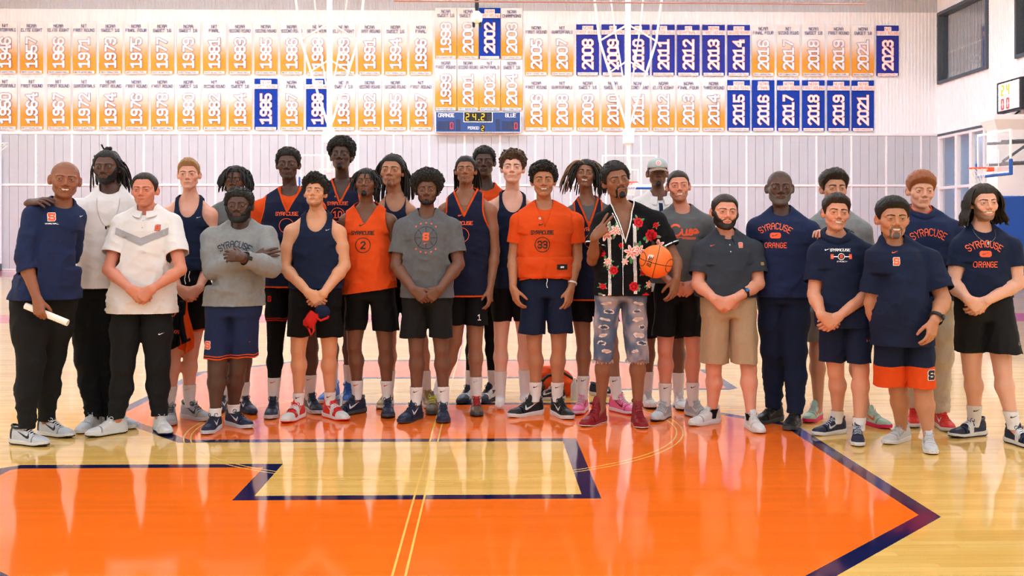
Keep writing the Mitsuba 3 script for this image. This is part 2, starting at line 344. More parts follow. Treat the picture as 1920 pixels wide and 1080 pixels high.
big_s = shapely.Polygon(lo + [(2 * CX - x, 2 * CY - y) for x, y in lo]); inner = big_s.buffer(-.10, join_style='mitre')
lines = shapely.union_all([shapely.box(-.415, YB, -.404, 17.5), shapely.box(-.359, YB, -.348, 17.5)] + [shapely.Point(-.385, 8.22).buffer(r, 64).difference(shapely.Point(-.385, 8.22).buffer(r - .011, 64)) for r in (1.829, 1.783)])
up = lambda m, z: (m[0] + V3(0, 0, z), m[1])
def inlay(name, poly, b, z, label): add('floor__' + name, up(extrude(poly, .0006), z), b, label=label)
inlay('orange_paint', inner, 'floor_orange', .0002, 'orange painted block letter'); inlay('navy_outline', big_s.difference(inner), 'floor_navy', .0002, 'navy outline of the painted letter')
inlay('court_line', lines, 'floor_line', .0006, 'thin double lines of the centre circle and half court')
inlay('border_band', shapely.box(XL, 17.5, XR, 19.2), 'floor_red', .0002, 'red band between the courts'); inlay('border_band_001', shapely.box(XL, 34.6, XR, YW_), 'floor_red', .0002, 'red apron along the back wall'); inlay('border_band_002', shapely.box(14.3, 19.2, XR, 34.6), 'floor_red', .0002, 'red apron at the right end')
inlay('half_court_line', shapely.box(-.43, big_s.bounds[3], -.33, 17.5), 'floor_red', .0004, None)
# walls
add('wall_left', slab(XL - .3, XL, YB, YW_, 0, ZC), 'wall_white', kind='structure', label='white side wall')
add('wall_front', slab(XL, XR, YB - .3, YB, 0, ZC), 'wall_white', kind='structure', label='white wall behind the photographer')
add('ceiling', slab(XL, XR, YB, YW_, ZC, ZC + .3), 'ceiling_white', kind='structure', label='white ceiling')
add('wall_back', slab(XL, XR + .3, YW_, YW_ + .3, 0, ZC), 'panel_grey', kind='structure', label='back wall with grey panels below and white ribbed metal above')
pitch = 1.3125; bx = [-17.95 + pitch * k for k in range(-1, 27)]
panels = {}
for r, (z0, z1) in enumerate(((.06, 3.10), (3.19, 5.0))): panels[r] = mikit.ply(rbox((0, 0, (z0 + z1) / 2), (pitch / 4 - .009, .04, z1 - z0), .006), 'panel_grey')
for x in bx:
    for k in range(4):
        xc = x + pitch * (k + .5) / 4 + .012
        if XL + .1 < xc < XR - .12:
            for r in (0, 1): again('wall_back__panel', panels[r], T().translate([xc, YW_ - .018, 0]))
bat = mikit.ply(rbox((0, 0, 2.52), (.075, .05, 5.0), .008), 'batten_white')
for x in bx:
    if x > XL: again('wall_back__batten', bat, T().translate([x, YW_ - .035, 0]))
for z, h in ((3.145, .085), (5.05, .10), (.03, .06)): add('wall_back__rail', rbox(((XL + XR) / 2, YW_ - .04, z), (XR - XL, .06, h), .01), 'batten_white')
def ribbed(x0, x1, z0, z1, y, pitch, depth):
    """ribbed metal sheet facing -y"""
    n = int((x1 - x0) / pitch); u = []
    for k in range(n + 1): x = x0 + k * pitch; u += [(x, y), (x + pitch * .55, y), (x + pitch * .65, y - depth), (x + pitch * .9, y - depth), (x + pitch, y)]
    u = np.array(u); u[:, 0] = np.minimum(u[:, 0], x1); m = len(u); v = np.vstack([np.column_stack([u, np.full(m, z0)]), np.column_stack([u, np.full(m, z1)])]); i = np.arange(m - 1)
    return v, tri(np.stack([i, i + 1, i + 1 + m, i + m], 1))
add('wall_back__ribbed_sheet', ribbed(XL, XR, 5.1, 9.62, YW_ - .01, .131, .016), 'wall_rib_white', label='white ribbed metal cladding')
add('wall_back__top_sheet', ribbed(XL, XR, 9.62, ZC, YW_ - .001, .131, .02), 'panel_grey', label='grey ribbed strip under the ceiling')
# right wall: cladding above, glazing below, an office window higher up
def side(m): return np.column_stack([XR - (YW_ - m[0][:, 1]), m[0][:, 0], m[0][:, 2]]), m[1][:, ::-1]
OW = [(36.35, 40.40, 6.90, 9.56), (30.2, 34.38, 6.92, 9.56)]
segs = [(YB, 30.2, 5.05, ZC), (30.2, 34.38, 5.05, 6.92), (30.2, 34.38, 9.56, ZC), (34.38, 36.35, 5.05, ZC), (36.35, 40.4, 5.05, 6.90), (36.35, 40.4, 9.56, ZC), (40.4, YW_, 5.05, ZC)]
add('wall_right', join([slab(XR, XR + .25, a, b, c, d) for a, b, c, d in segs] + [slab(XR, XR + .25, YB, 28, 0, 5.05)]), 'wall_white', kind='structure', label='white right-hand wall')
for a, b, c, d in segs:
    add('wall_right__ribbed_sheet', side(ribbed(a, b, c, d, YW_ - .004, .131, .016)), 'wall_rib_white')
add('wall_right__soffit', slab(XR - .02, XR + .3, 28, YW_, 4.98, 5.06), 'frame_charcoal')
for n, (a, b, c, d) in enumerate(OW):
    k = f'window_{n + 1}'; fr = .11
    add(k, slab(XR + .10, XR + .112, a + fr, b - fr, c + fr, d - fr), 'glass', kind='structure', label='dark-framed office window high on the right wall' + (', nearer the corner' if n == 0 else ', cut by the picture edge'))
    for s_ in ((a, a + fr, c, d), (b - fr, b, c, d), (a + fr, b - fr, c, c + fr), (a + fr, b - fr, d - fr, d)): add(k + '__frame', slab(XR - .10, XR + .26, *s_), 'frame_charcoal')
# the office behind the upper windows
for nm, c in dict(office_grey=(110, 118, 136), office_blue=(96, 104, 124), office_purple=(96, 60, 96), office_red=(170, 60, 66)).items(): mat(nm, c, .8)
add('office_wall', join([slab(XR + 5.2, XR + 5.4, 29.8, 46.6, 6.6, 9.8), slab(XR + .25, XR + 5.4, 29.6, 29.8, 6.6, 9.8), slab(XR + .25, XR + 5.4, 46.42, 46.6, 6.6, 9.8), slab(XR + .06, XR + .25, YW_ + .1, 46.6, 6.6, 9.8)]), 'office_grey', kind='structure', label='grey office walls behind the upper windows')
add('office_floor', slab(XR + .25, XR + 5.4, 29.6, 46.6, 6.5, 6.6), 'office_blue', kind='structure', label='office floor behind the upper windows'); add('office_ceiling', slab(XR + .25, XR + 5.4, 29.6, 46.6, 9.8, 9.9), 'office_grey', kind='structure', label='office ceiling behind the upper windows')
bk = numbered('vertical_blind'); note(bk, 'grey vertical blind hanging behind the upper office window nearer the corner', 'blind')
mat('blind_grey', (128, 138, 152), .8)
sl_ = mikit.ply(rbox((0, 0, 8.22), (.012, .062, 2.5), .003, rot(20)), 'blind_grey')
for k in range(28): again(bk + '__slat', sl_, T().translate([XR + .30, 36.5 + .14 * k, 0]))
b0 = numbered('office_banner'); note(b0, 'purple banner with red and white lettering seen through the upper window', 'banner'); add(b0 + '__cloth', slab(18.35, 19.35, 42.0, 42.02, 6.95, 9.0), 'office_purple')
for t_, z, w in (('1 4', 8.8, .3), ('SWEET', 8.5, .8)): add(b0 + '__lettering', to_wall(extrude(fit(text(t_, .2), w), .006), V3(18.85, 41.995, z), (1, 0, 0), (0, 0, 1)), 'office_red')
add(b0 + '__year', to_wall(extrude(affinity.rotate(text('1978', .46), 90, origin=(0, 0)), .006), V3(18.85, 41.995, 7.65), (1, 0, 0), (0, 0, 1)), 'text_white')
for k, (y, h) in enumerate(((38.9, .45), (39.5, .30), (40.1, .26), (40.7, .42), (41.3, .30), (41.8, .5))): add('storage_box', rbox((XR + .75, y, 7.0 + h / 2), (.3, .26, h), .02), 'paper_white', 50, None, 'white box on the office sill behind the upper window', 'box', 'boxes on the office sill')
add('office_sill', slab(XR + .5, XR + 1.0, 37.4, 42.2, 6.6, 6.998), 'office_blue', label='low cabinet carrying white boxes behind the upper office window', cat='cabinet')
add('office_railing', join([tube([(XR + .8, 37.4, 8.27), (XR + .8, 44, 8.27)], .03)]), 'steel_white', label='white rail behind the upper office window', cat='railing')
scene['office_lamp'] = {'type': 'rectangle', 'to_world': T().translate([XR + 1.8, 36, 9.78]).rotate([1, 0, 0], 180).scale([.3, 3.5, 1]), 'emitter': {'type': 'area', 'radiance': 3.0}}; note('office_lamp', 'strip lamp on the office ceiling behind the upper windows', 'lamp')
# the glazed corridor at floor level
add('window_3', slab(XR + .10, XR + .112, 28, YW_, .3, 4.98), 'glass', kind='structure', label='tall glazing with white mullions at the right end of the hall')
for y in [40.5, 38.98, 37.8, 36.75, 35.6, 34.4, 33.2, 32.0, 30.8, 29.6, 28.4]: add('window_3__mullion', rbox((XR + .08, y, 2.52), (.16, .20 if y > 37 else .14, 4.95), .01), 'steel_white')
for z in (.18, 3.04, 4.93): add('window_3__transom', rbox((XR + .06, 34.3, z), (.12, 12.6, .10 if z > 1 else .34), .01), 'steel_white')
mat('corridor_blue', (56, 108, 172), .6); mat('corridor_pale', (120, 156, 198), .6)
add('corridor_wall', slab(XR + 3.4, XR + 3.6, 28, YW_ + .2, 0, 5.2), 'corridor_blue', kind='structure', label='blue corridor wall behind the glazing'); add('corridor_ceiling', slab(XR + .25, XR + 3.6, 28, YW_ + .2, 5.06, 5.2), 'corridor_pale', kind='structure', label='corridor ceiling')
add('corridor_end', join([slab(XR + .3, XR + 3.6, YW_ + .0, YW_ + .2, 0, 5.2), slab(XR + .25, XR + 3.6, 27.8, 28, 0, 5.2)]), 'corridor_pale', kind='structure', label='pale end walls of the corridor')
cb = numbered('corridor_brace'); note(cb, 'pale diagonal braces of the structure behind the glazing', 'brace')
for y in (29.5, 33.0, 36.5): add(cb + '__bar', tube([(XR + 2.6, y, .1), (XR + 2.6, y + 3.0, 4.9)], .09, 8), 'corridor_pale'); add(cb + '__bar', tube([(XR + 2.6, y + 3.0, .1), (XR + 2.6, y, 4.9)], .09, 8), 'corridor_pale')
scene['corridor_lamp'] = {'type': 'rectangle', 'to_world': T().translate([XR + 1.7, 35, 5.04]).rotate([1, 0, 0], 180).scale([.25, 5.5, 1]), 'emitter': {'type': 'area', 'radiance': 8.0}}; note('corridor_lamp', 'strip lamp on the corridor ceiling behind the glazing', 'lamp')
# column with a blue pad
k = numbered('padded_column'); note(k, 'white column with a blue crash pad in front of the glazing at the right', 'column')
add(k + '__shaft', rbox((15.95, 33.4, 2.5), (.86, .7, 5.0), .02), 'wall_white'); add(k + '__capital', loft([[(15.52 - e, 33.05 - e, z), (16.38 + e, 33.05 - e, z), (16.38 + e, 33.75 + e, z), (15.52 - e, 33.75 + e, z)] for e, z in ((0, 4.55), (.16, 4.85), (.16, 5.0))]), 'wall_white')
for z0, z1 in ((.08, 2.52),): add(k + '__pad', rbox((15.95, 33.38, (z0 + z1) / 2), (.94, .80, z1 - z0), .05), 'pad_blue', 40, None, 'blue crash pad')
k = numbered('pilaster'); note(k, 'white pilaster with a dark foot at the left edge, against the back wall', 'pilaster'); add(k + '__shaft', rbox((-18.35, 40.3, 2.62), (1.02, .36, 4.76), .02), 'wall_white'); add(k + '__foot', rbox((-18.35, 40.29, .12), (1.03, .38, .24), .02), 'frame_charcoal')
# ceiling lamps
mat('lamp_housing', (220, 220, 222), .4)
for x, y in LAMPS:
    k = numbered('ceiling_lamp'); note(k, 'white rectangular lamp hung under the gym ceiling', 'lamp', 'lamps under the gym ceiling')
    add(k + '__housing', slab(x - .66, x + .66, y - .36, y + .36, ZC - .14, ZC - .003), 'lamp_housing'); kk = numbered(k + '__diffuser')
    scene[kk] = {'type': 'rectangle', 'to_world': T().translate([x, y, ZC - .145]).rotate([1, 0, 0], 180).scale([.6, .3, 1]), 'emitter': {'type': 'area', 'radiance': {'type': 'rgb', 'value': [LAMP_POWER * q * (2.1 if y > 20 else 1.0) for q in (.75, 1.0, 1.27)]}}}
add('sprinkler_pipe', join([tube([(-2.6, 30.0, 7.75), (10.4, 30.0, 7.72)], .022, 8)]), 'pipe_red', True, None, 'thin red pipe running under the ceiling above the banners', 'pipe')
k = numbered('ceiling_speaker'); note(k, 'white housing on a short black stem hanging above the banners', 'speaker')
add(k + '__stem', lathe([(.02, 8.6), (.05, 8.55), (.06, 8.25), (.045, 8.1), (.02, 8.08)][::-1], (-.33, 31, -.42)), 'rubber_black', 40); add(k + '__rod', tube([(-.33, 31, 8.1), (-.33, 31, ZC)], .015, 6), 'steel_white'); add(k + '__housing', lathe([(.02, 7.32), (.12, 7.34), (.16, 7.44), (.15, 7.60), (.06, 7.68), (.02, 7.69)], (-.33, 31, 0)), 'steel_white', 40); 
for s in (-1, 1): add(k + '__lens', lathe([(.004, 7.22), (.04, 7.22), (.04, 7.36), (.004, 7.37)], (-.33 + s * .09, 30.95, 0)), 'screen_dark', 40)
# guy cables of a net at the left edge
for k, (a, b) in enumerate((((-13.15, 30.2, 3.83), (-14.3, 30.2, 3.72)), ((-13.15, 30.2, 3.83), (-14.3, 30.2, 3.80)), ((-13.2, 30.2, 3.80), (-14.2, 30.2, 3.44)), ((-13.15, 30.2, 3.80), (-14.25, 30.2, 2.92)))): 
    pass
k = numbered('net_cables'); note(k, 'thin white cables of a raised net at the left edge', 'cable')
for a, b in (((-13.15, 30.2, 3.87), (-14.3, 30.2, 3.74)), ((-13.2, 30.2, 3.86), (-14.3, 30.2, 3.88)), ((-13.22, 30.2, 3.82), (-14.1, 30.2, 3.46)), ((-13.15, 30.2, 3.80), (-14.25, 30.2, 2.94))): add(k + '__strand', tube([a, ((a[0] + b[0]) / 2, 30.2, (a[2] + b[2]) / 2 - .02), b, (b[0] - 5, 30.2, b[2] - (a[2] - b[2]) * 4.2)], .011, 5), 'net_white')

# ---------------------------------------------------------------- basketball goals
def goal(key, c, ang, label):
    """c: foot point under the rim's centre, the board stands behind it; ang turns it"""
    k = numbered(key); note(k, label, 'basketball hoop'); R = rot(ang)
    P = lambda m: (np.asarray(m[0]) @ R.T + V3(*c), m[1]); A = lambda n, m, b, sm=False: add(k + '__' + n, P(m), b, sm)
    yb = .39                                                       # the board's face
    A('backboard', slab(-.90, .90, yb, yb + .014, 2.92, 3.94), 'glass')
    for s_ in ((-.915, .915, yb - .01, yb + .03, 3.92, 3.97), (-.915, .915, yb - .01, yb + .03, 2.89, 2.93), (-.915, -.87, yb - .01, yb + .03, 2.93, 3.92), (.87, .915, yb - .01, yb + .03, 2.93, 3.92)): A('board_frame', slab(*s_), 'steel_white')
    for s_ in ((-.305, .305, yb - .004, yb - .001, 3.46, 3.50), (-.305, -.265, yb - .004, yb - .001, 3.06, 3.46), (.265, .305, yb - .004, yb - .001, 3.06, 3.46)): A('target_line', slab(*s_), 'steel_white')
    A('edge_pad', rbox((0, yb, 2.865), (1.90, .07, .07), .02), 'pad_blue', 40)
    for s in (-1, 1): A('edge_pad', rbox((s * .93, yb, 3.03), (.06, .09, .40), .02), 'pad_blue', 40)
    t = np.linspace(0, 2 * np.pi, 41)[:-1]; A('rim', tube(np.column_stack([.229 * np.cos(t), .229 * np.sin(t), 0 * t + 3.05]), .012, 8, closed=True), 'rim_orange', True); A('rim_bracket', rbox((0, .30, 3.02), (.16, .17, .11), .015), 'rim_orange')
    net = []
    for j in range(12):
        for d in (-1, 1):
            pts = [];
            for i in range(7): u = i / 6; r = .225 - .125 * u ** .7; a = 2 * np.pi * (j + d * i * .5) / 12; pts.append((r * math.cos(a), r * math.sin(a), 3.04 - .43 * u))
            net.append(tube(pts, .0055, 4))
    add(k + '__net', P(join(net)), 'net_white', label='white rope net')
    return k, A
for x in (-5.28, 4.66):
    k, A = goal('hanging_hoop', (x, 35.7, 0), 0, 'ceiling-hung basketball hoop with glass backboard far behind the ' + ('tallest person' if x < 0 else 'person in the floral shirt'))
    A('mast', tube([(0, .75, 4.75), (0, .75, ZC)], .10, 12), 'steel_white', True); A('mast_foot', rbox((0, .62, 4.60), (.34, .34, .50), .02), 'steel_white'); A('board_arm', rbox((0, .55, 3.6), (.14, .3, .5), .02), 'steel_white')
    A('board_post', rbox((0, .62, 4.1), (.12, .14, .9), .02), 'steel_white')
    for s in (-1, 1):
        A('brace', tube([(s * .08, .75, 5.05), (s * .95, .75, 7.8), (s * 1.35, .75, ZC)], .045, 8), 'steel_white', True); A('brace', tube([(s * .95, .75, 7.8), (0, .75, 8.35)], .035, 8), 'steel_white', True)
        A('brace', tube([(s * .12, .75, 6.3), (s * .42, .9, 8.2), (s * .75, 1.2, ZC)], .03, 8), 'steel_white', True); A('brace', tube([(s * .62, .75, 6.75), (0, .75, 7.15)], .03, 8), 'steel_white', True)
k, A = goal('end_hoop', (12.43, 27.5, 0), -90, 'basketball hoop of the next court, seen from the side in front of the glazing')
for z in (3.15, 3.7):
    for s in (-.4, .4): A('support_arm', tube([(s, .42, z), (s * .6, 2.6, z + .1)], .035, 8), 'frame_charcoal', True)
A('support_arm', tube([(.4, .45, 3.2), (0, 2.6, 4.6)], .035, 8), 'frame_charcoal', True); A('mast', tube([(0, 2.65, 3.0), (0, 2.65, ZC)], .10, 12), 'steel_white', True)

# ---------------------------------------------------------------- scoreboards
def glow(name, c, p): scene[name + '_bsdf'] = {'type': 'diffuse', 'reflectance': rgb((20, 20, 20))}; return {'type': 'area', 'radiance': {'type': 'rgb', 'value': [float(x) * p for x in lin(c)]}}
AMBER, RED = glow('amber', (255, 178, 40), 2.2), glow('red', (255, 70, 60), 1.8)
SEG = {'0': 'abcdef', '2': 'abged', '4': 'fgbc', '8': 'abcdefg', '1': 'bc', '.': '.', ' ': ''}
def seven(ch, h):
    w = h * .52; t = h * .13; B = shapely.box; g = {'a': B(-w / 2 + t * .6, h / 2 - t, w / 2 - t * .6, h / 2), 'g': B(-w / 2 + t * .6, -t / 2, w / 2 - t * .6, t / 2), 'd': B(-w / 2 + t * .6, -h / 2, w / 2 - t * .6, -h / 2 + t), 'f': B(-w / 2, t * .3, -w / 2 + t, h / 2 - t * .4), 'b': B(w / 2 - t, t * .3, w / 2, h / 2 - t * .4), 'e': B(-w / 2, -h / 2 + t * .4, -w / 2 + t, -t * .3), 'c': B(w / 2 - t, -h / 2 + t * .4, w / 2, -t * .3), '.': B(-t * .7, -h / 2, t * .7, -h / 2 + t * 1.4)}
    return shapely.union_all([g[s] for s in SEG[ch]])
SB = numbered('scoreboard'); note(SB, 'blue scoreboard reading ORANGE and BLUE with a lit amber clock, under the middle banners', 'scoreboard')
XS, ZS, YS = -.385, 5.46, YW_ - .22
on = lambda poly, x, z, d, b, nm, lift=.0, em=None: (add(SB + '__' + nm, to_wall((lambda m: m)(extrude(poly, d)), V3(XS + x, YS - .10 - lift, ZS + z), (1, 0, 0), (0, 0, 1)), b, **({'emitter': em} if em else {})))
add(SB + '__case', rbox((XS, YS, ZS), (3.14, .20, .77), .012), 'board_blue'); 
on(shapely.box(-1.57, -.385, 1.57, .385).difference(shapely.box(-1.545, -.36, 1.545, .36)), 0, 0, .012, 'text_white', 'border')
on(fit(text('ORANGE', .15, .66, 1.25, 1.3), .74), -1.17, .25, .006, 'text_white', 'team_name'); on(fit(text('BLUE', .15, .66, 1.25, 1.3), .45), 1.20, .25, .006, 'text_white', 'team_name'); on(text('PERIOD', .12, .62, 1.2, 1.2), -.17, -.22, .006, 'text_white', 'period_label')
on(shapely.box(-.54, -.20, .54, .20).difference(shapely.box(-.51, -.17, .51, .17)), 0, .19, .014, 'text_white', 'clock_border'); on(shapely.box(-.51, -.17, .51, .17), 0, .19, .004, 'screen_dark', 'clock_panel')
for s in (-1, 1): on(shapely.box(-.31, -.17, .31, .17), s * 1.18, -.14, .004, 'panel_navy', 'score_panel'); on(shapely.box(-.08, -.20, .08, .22), s * .73, -.12, .004, 'panel_navy', 'foul_panel')
on(shapely.box(-.075, -.13, .075, .13), .17, -.23, .004, 'screen_dark', 'period_panel')
for ch, x in zip('24.2', (-.39, -.14, .03, .17)): on(seven(ch, .26), x, .19, .008, 'amber_bsdf', 'lit_digit', 0, AMBER)
on(seven('8', .24), .40, .19, .007, 'digit_off', 'unlit_digit')
on(seven('2', .19), .17, -.23, .008, 'amber_bsdf', 'lit_digit', 0, AMBER)
for s in (-1, 1):
    for ch, x in (('1', -.24), ('8', -.02)): on(seven(ch, .25), s * 1.18 + x + .02, -.14, .007, 'digit_off', 'unlit_digit')
    on(seven('0', .25), s * 1.18 + .21, -.14, .008, 'red_bsdf', 'lit_digit', 0, RED)
    for z in (.08, -.12): on(seven('8', .12), s * .73, z - .1, .007, 'digit_off', 'unlit_digit')
k = numbered('shot_clock'); note(k, 'black-framed clock with amber and red digits on the right wall, cut by the picture edge', 'clock')
add(k + '__case', rbox((16.25, 33.6, 5.65), (.22, 1.6, .98), .02), 'screen_dark'); add(k + '__bracket', tube([(16.3, 34.3, 5.14), (16.5, 34.3, 5.0), (16.78, 34.2, 5.25)], .03, 8), 'rubber_black'); add(k + '__panel', slab(16.12, 16.135, 32.9, 34.25, 5.22, 6.08), 'text_white')
for t_, y, z, b, em in (('2', 33.95, 5.85, 'amber_bsdf', AMBER), ('4', 33.60, 5.85, 'amber_bsdf', AMBER), ('0', 33.95, 5.42, 'red_bsdf', RED), ('0', 33.60, 5.42, 'red_bsdf', RED)): add(k + '__lit_digit', to_wall(extrude(seven(t_, .34), .008), V3(16.115, y, z), (0, -1, 0), (0, 0, 1)), b, emitter=em)
k = numbered('blue_sign'); note(k, 'blue sign with white letters PA at the right edge beside the column', 'sign'); add(k + '__board', slab(16.45, 16.9, 32.6, 32.66, 3.05, 3.75), 'panel_navy'); add(k + '__lettering', to_wall(extrude(text('PA', .22), .01), V3(16.66, 32.6, 3.4), (1, 0, 0), (0, 0, 1)), 'text_white')
k = numbered('wall_rack'); note(k, 'black wall rack at the right edge above the blue sign', 'rack')
for z in (3.95, 4.35): add(k + '__shelf', rbox((16.6, 32.6, z), (.5, .3, .06), .01), 'rubber_black')

# ---------------------------------------------------------------- championship banners
TABLE = [
    ('upper', 9.12, '1946 NIT QUARTERFINALS -17.73/1957 NCAA ELITE_EIGHT -16.77/1966 NCAA ELITE_EIGHT -15.79/1971 NIT FIRST_ROUND -14.86/1973 NCAA SWEET_16 -13.90/1975 NCAA FINAL_FOUR -12.96/1977 NCAA SWEET_16 -12.01/1979 NCAA SWEET_16 -11.05/1981 NIT FINAL -10.10/1983 NCAA SECOND_ROUND -9.16/1985 NCAA SECOND_ROUND -8.21/1986 NCAA SECOND_ROUND -7.26/1988 NCAA SECOND_ROUND -6.31/1989 NCAA ELITE_EIGHT -5.35/1991 NCAA FIRST_ROUND -4.39/1994 NCAA SWEET_16 -3.44/1996 NCAA FINAL -2.50/2005 NCAA FIRST_ROUND 1.77/2007 NIT QUARTERFINALS 2.73/2008b NCAA FIRST_ROUND 3.68/2009b NIT SECOND_ROUND 4.62/2010b NIT FIRST_ROUND 5.56/2011b NIT QUARTERFINALS 6.50/2012b NIT SEMIFINALS 7.43/2013b NCAA FIRST_ROUND 8.37/2014b NCAA SECOND_ROUND 9.31/2016 NCAA FINAL_FOUR 10.23/2017 NIT SECOND_ROUND 11.17/2018 NCAA SWEET_16 12.11/2019 NCAA FIRST_ROUND 13.05/2021 NCAA SWEET_16 13.97/2023b NIT FIRST_ROUND 14.90'),
    ('lower', 7.07, '1950 NIT QUARTERFINALS -17.73/1964 NIT FIRST_ROUND -16.76/1967 NIT FIRST_ROUND -15.79/1972 NIT QUARTERFINALS -14.85/1974 NCAA FIRST_ROUND -13.89/1976 NCAA FIRST_ROUND -12.95/1978 NCAA FIRST_ROUND -12.00/1980 NCAA SWEET_16 -11.04/1982 NIT SECOND_ROUND -10.10/1984 NCAA SWEET_16 -9.15/1985b NCAA FIRST_ROUND -8.21/1987 NCAA FINAL -7.26/1988b NCAA FIRST_ROUND -6.31/1990 NCAA SWEET_16 -5.35/1992 NCAA SECOND_ROUND -4.39/1995 NCAA SECOND_ROUND -3.44/1997 NIT FIRST_ROUND -2.50/2006 NCAA FIRST_ROUND 1.77/2008 NIT QUARTERFINALS 2.73/2009 NCAA SWEET_16 3.68/2010 NCAA SWEET_16 4.62/2011 NCAA SECOND_ROUND 5.56/2012 NCAA ELITE_EIGHT 6.50/2013 NCAA FINAL_FOUR 7.43/2014 NCAA THIRD_ROUND 8.37/2015b NCAA SECOND_ROUND 9.31/2016b NCAA FINAL 10.23/2017b NCAA SECOND_ROUND 11.17/2018b NCAA FIRST_ROUND 12.11/2019b NCAA SECOND_ROUND 13.05/2021b NCAA SECOND_ROUND 13.97'),
    ('middle', 9.71, '1998 NCAA SWEET_16 -1.58/2000 NCAA SWEET_16 -0.76/2002b NCAA FIRST_ROUND 0.04/2003 NCAA CHAMPIONS 0.86'),
    ('under', 7.80, '1999 NCAA FIRST_ROUND -1.58/2001 NCAA SECOND_ROUND -0.76/2002 NIT SEMIFINALS 0.04/2004 NCAA SWEET_16 0.86'),
]
BW, BH = .845, 1.90
ORD = 'first second third fourth fifth sixth seventh eighth ninth tenth eleventh twelfth thirteenth fourteenth fifteenth sixteenth seventeenth'.split()
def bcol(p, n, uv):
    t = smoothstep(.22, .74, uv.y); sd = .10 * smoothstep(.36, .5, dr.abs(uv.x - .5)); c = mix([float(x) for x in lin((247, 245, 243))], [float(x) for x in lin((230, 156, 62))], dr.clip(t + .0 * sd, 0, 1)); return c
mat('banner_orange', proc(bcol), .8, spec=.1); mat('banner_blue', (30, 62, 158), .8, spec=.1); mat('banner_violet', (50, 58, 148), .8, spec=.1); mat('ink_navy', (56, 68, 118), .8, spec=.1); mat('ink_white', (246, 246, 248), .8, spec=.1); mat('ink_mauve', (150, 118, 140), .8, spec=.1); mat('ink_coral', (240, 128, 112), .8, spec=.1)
def banner_cloth(seed, scal):
    nx, nz = 13, 9; u, w = np.meshgrid(np.linspace(0, 1, nx), np.linspace(0, 1, nz), indexing='ij'); x = (u - .5) * BW; z = -w * BH; rng = np.random.default_rng(seed); a, b = rng.uniform(0, 6, 2)
    if scal: z = z - .035 * (w > .99) * np.abs(np.sin(u * 6 * np.pi))
    y = .010 * np.sin(u * 7 + a) * (.3 + w) + .006 * np.sin(w * 5 + b)
    v = np.stack([x, y, z], -1).reshape(-1, 3); i = np.arange(nx - 1)[:, None] * nz; j = np.arange(nz - 1)[None]; f = tri(np.stack([i + j, i + j + 1, i + nz + j + 1, i + nz + j], -1).reshape(-1, 4)); return mikit.ply((v, f[:, ::-1]), None, True, uv=np.stack([u, w], -1).reshape(-1, 2))
CLOTHS = {(k, s): banner_cloth(k, s) for k in range(4) for s in (0, 1)}
INK = {}
def ink(s, h, w, width, stroke, kind):
    """lettering meshes shared by all banners that bear the same words"""
    key = (s, h, kind)
    if key not in INK:
        g = fit(text(s, h, w, stroke, 1.4), width)
        if kind == 'year': g = affinity.rotate(g, 90, origin=(0, 0))
        if kind == 'year_edge': g = affinity.rotate(g, 90, origin=(0, 0)).buffer(.015, join_style='mitre')
        if kind == 'box': x0, y0, x1, y1 = g.bounds; g = shapely.box(x0 - .03, y0 - .022, x1 + .03, y1 + .022)
        INK[key] = mikit.ply(to_wall(extrude(g, .003), V3(0, 0, 0), (1, 0, 0), (0, 0, 1)), None)
    return INK[key]
for rowname, ztop, row in TABLE:
    for n, item in enumerate(row.split('/')):
        yr, l1, l2, x = item.split(); blue = yr.endswith('b'); yr = yr[:4]; x = float(x); l2 = l2.replace('_', ' '); dz = {'upper': -.004, 'lower': -.003}.get(rowname, 0) * (x + 10) * 0
        k = numbered('championship_banner'); where = {'upper': 'in upper row', 'lower': 'in lower row', 'middle': 'in topmost middle row', 'under': 'just above scoreboard'}[rowname]
        m = len(row.split('/')); left = n < m / 2
        note(k, f"{'blue' if blue else 'orange'} banner reading {l1} {l2} {yr}, {ORD[n if left else m - 1 - n]} from {'left' if left else 'right'} {where}", 'banner', 'banners on the back wall')
        y = YW_ - (.075 if rowname in ('upper', 'lower') or n % 2 else .095); B = lambda nm, sh, dx, z, b, lift: again(k + '__' + nm, {**sh, 'bsdf': {'type': 'ref', 'id': b}}, T().translate([x + dx, y - lift, ztop + z]).scale([.94 if rowname in ('middle', 'under') else 1.0, 1, .985]))
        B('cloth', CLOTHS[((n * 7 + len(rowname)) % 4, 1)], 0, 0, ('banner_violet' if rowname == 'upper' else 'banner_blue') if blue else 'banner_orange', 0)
        B('year_edge', ink(yr, .43, .66, 1.16, 1.40, 'year_edge'), 0, -1.12, 'ink_coral' if blue else 'ink_mauve', .024); B('year', ink(yr, .43, .66, 1.16, 1.40, 'year'), 0, -1.12, 'ink_white', .0275)
        for s_, z in ((l1, -.14), (l2, -.295)):
            if blue: B('heading_box', ink(s_, .122, .66, .78, .85, 'box'), 0, z, 'ink_white', .024)
            B('heading', ink(s_, .122, .66, .78, .85, 'heading'), 0, z, 'ink_coral' if blue else 'ink_navy', .0275)
        f_ = "WOMEN'S BASKETBALL" if blue else "MEN'S BASKETBALL"; B('footer_box', ink(f_, .062, .8, .70, 1.0, 'box'), 0, -1.84, 'ink_white', .024); B('footer', ink(f_, .062, .8, .70, 1.0, 'foot'), 0, -1.84, 'ink_coral' if blue else 'ink_navy', .0275)

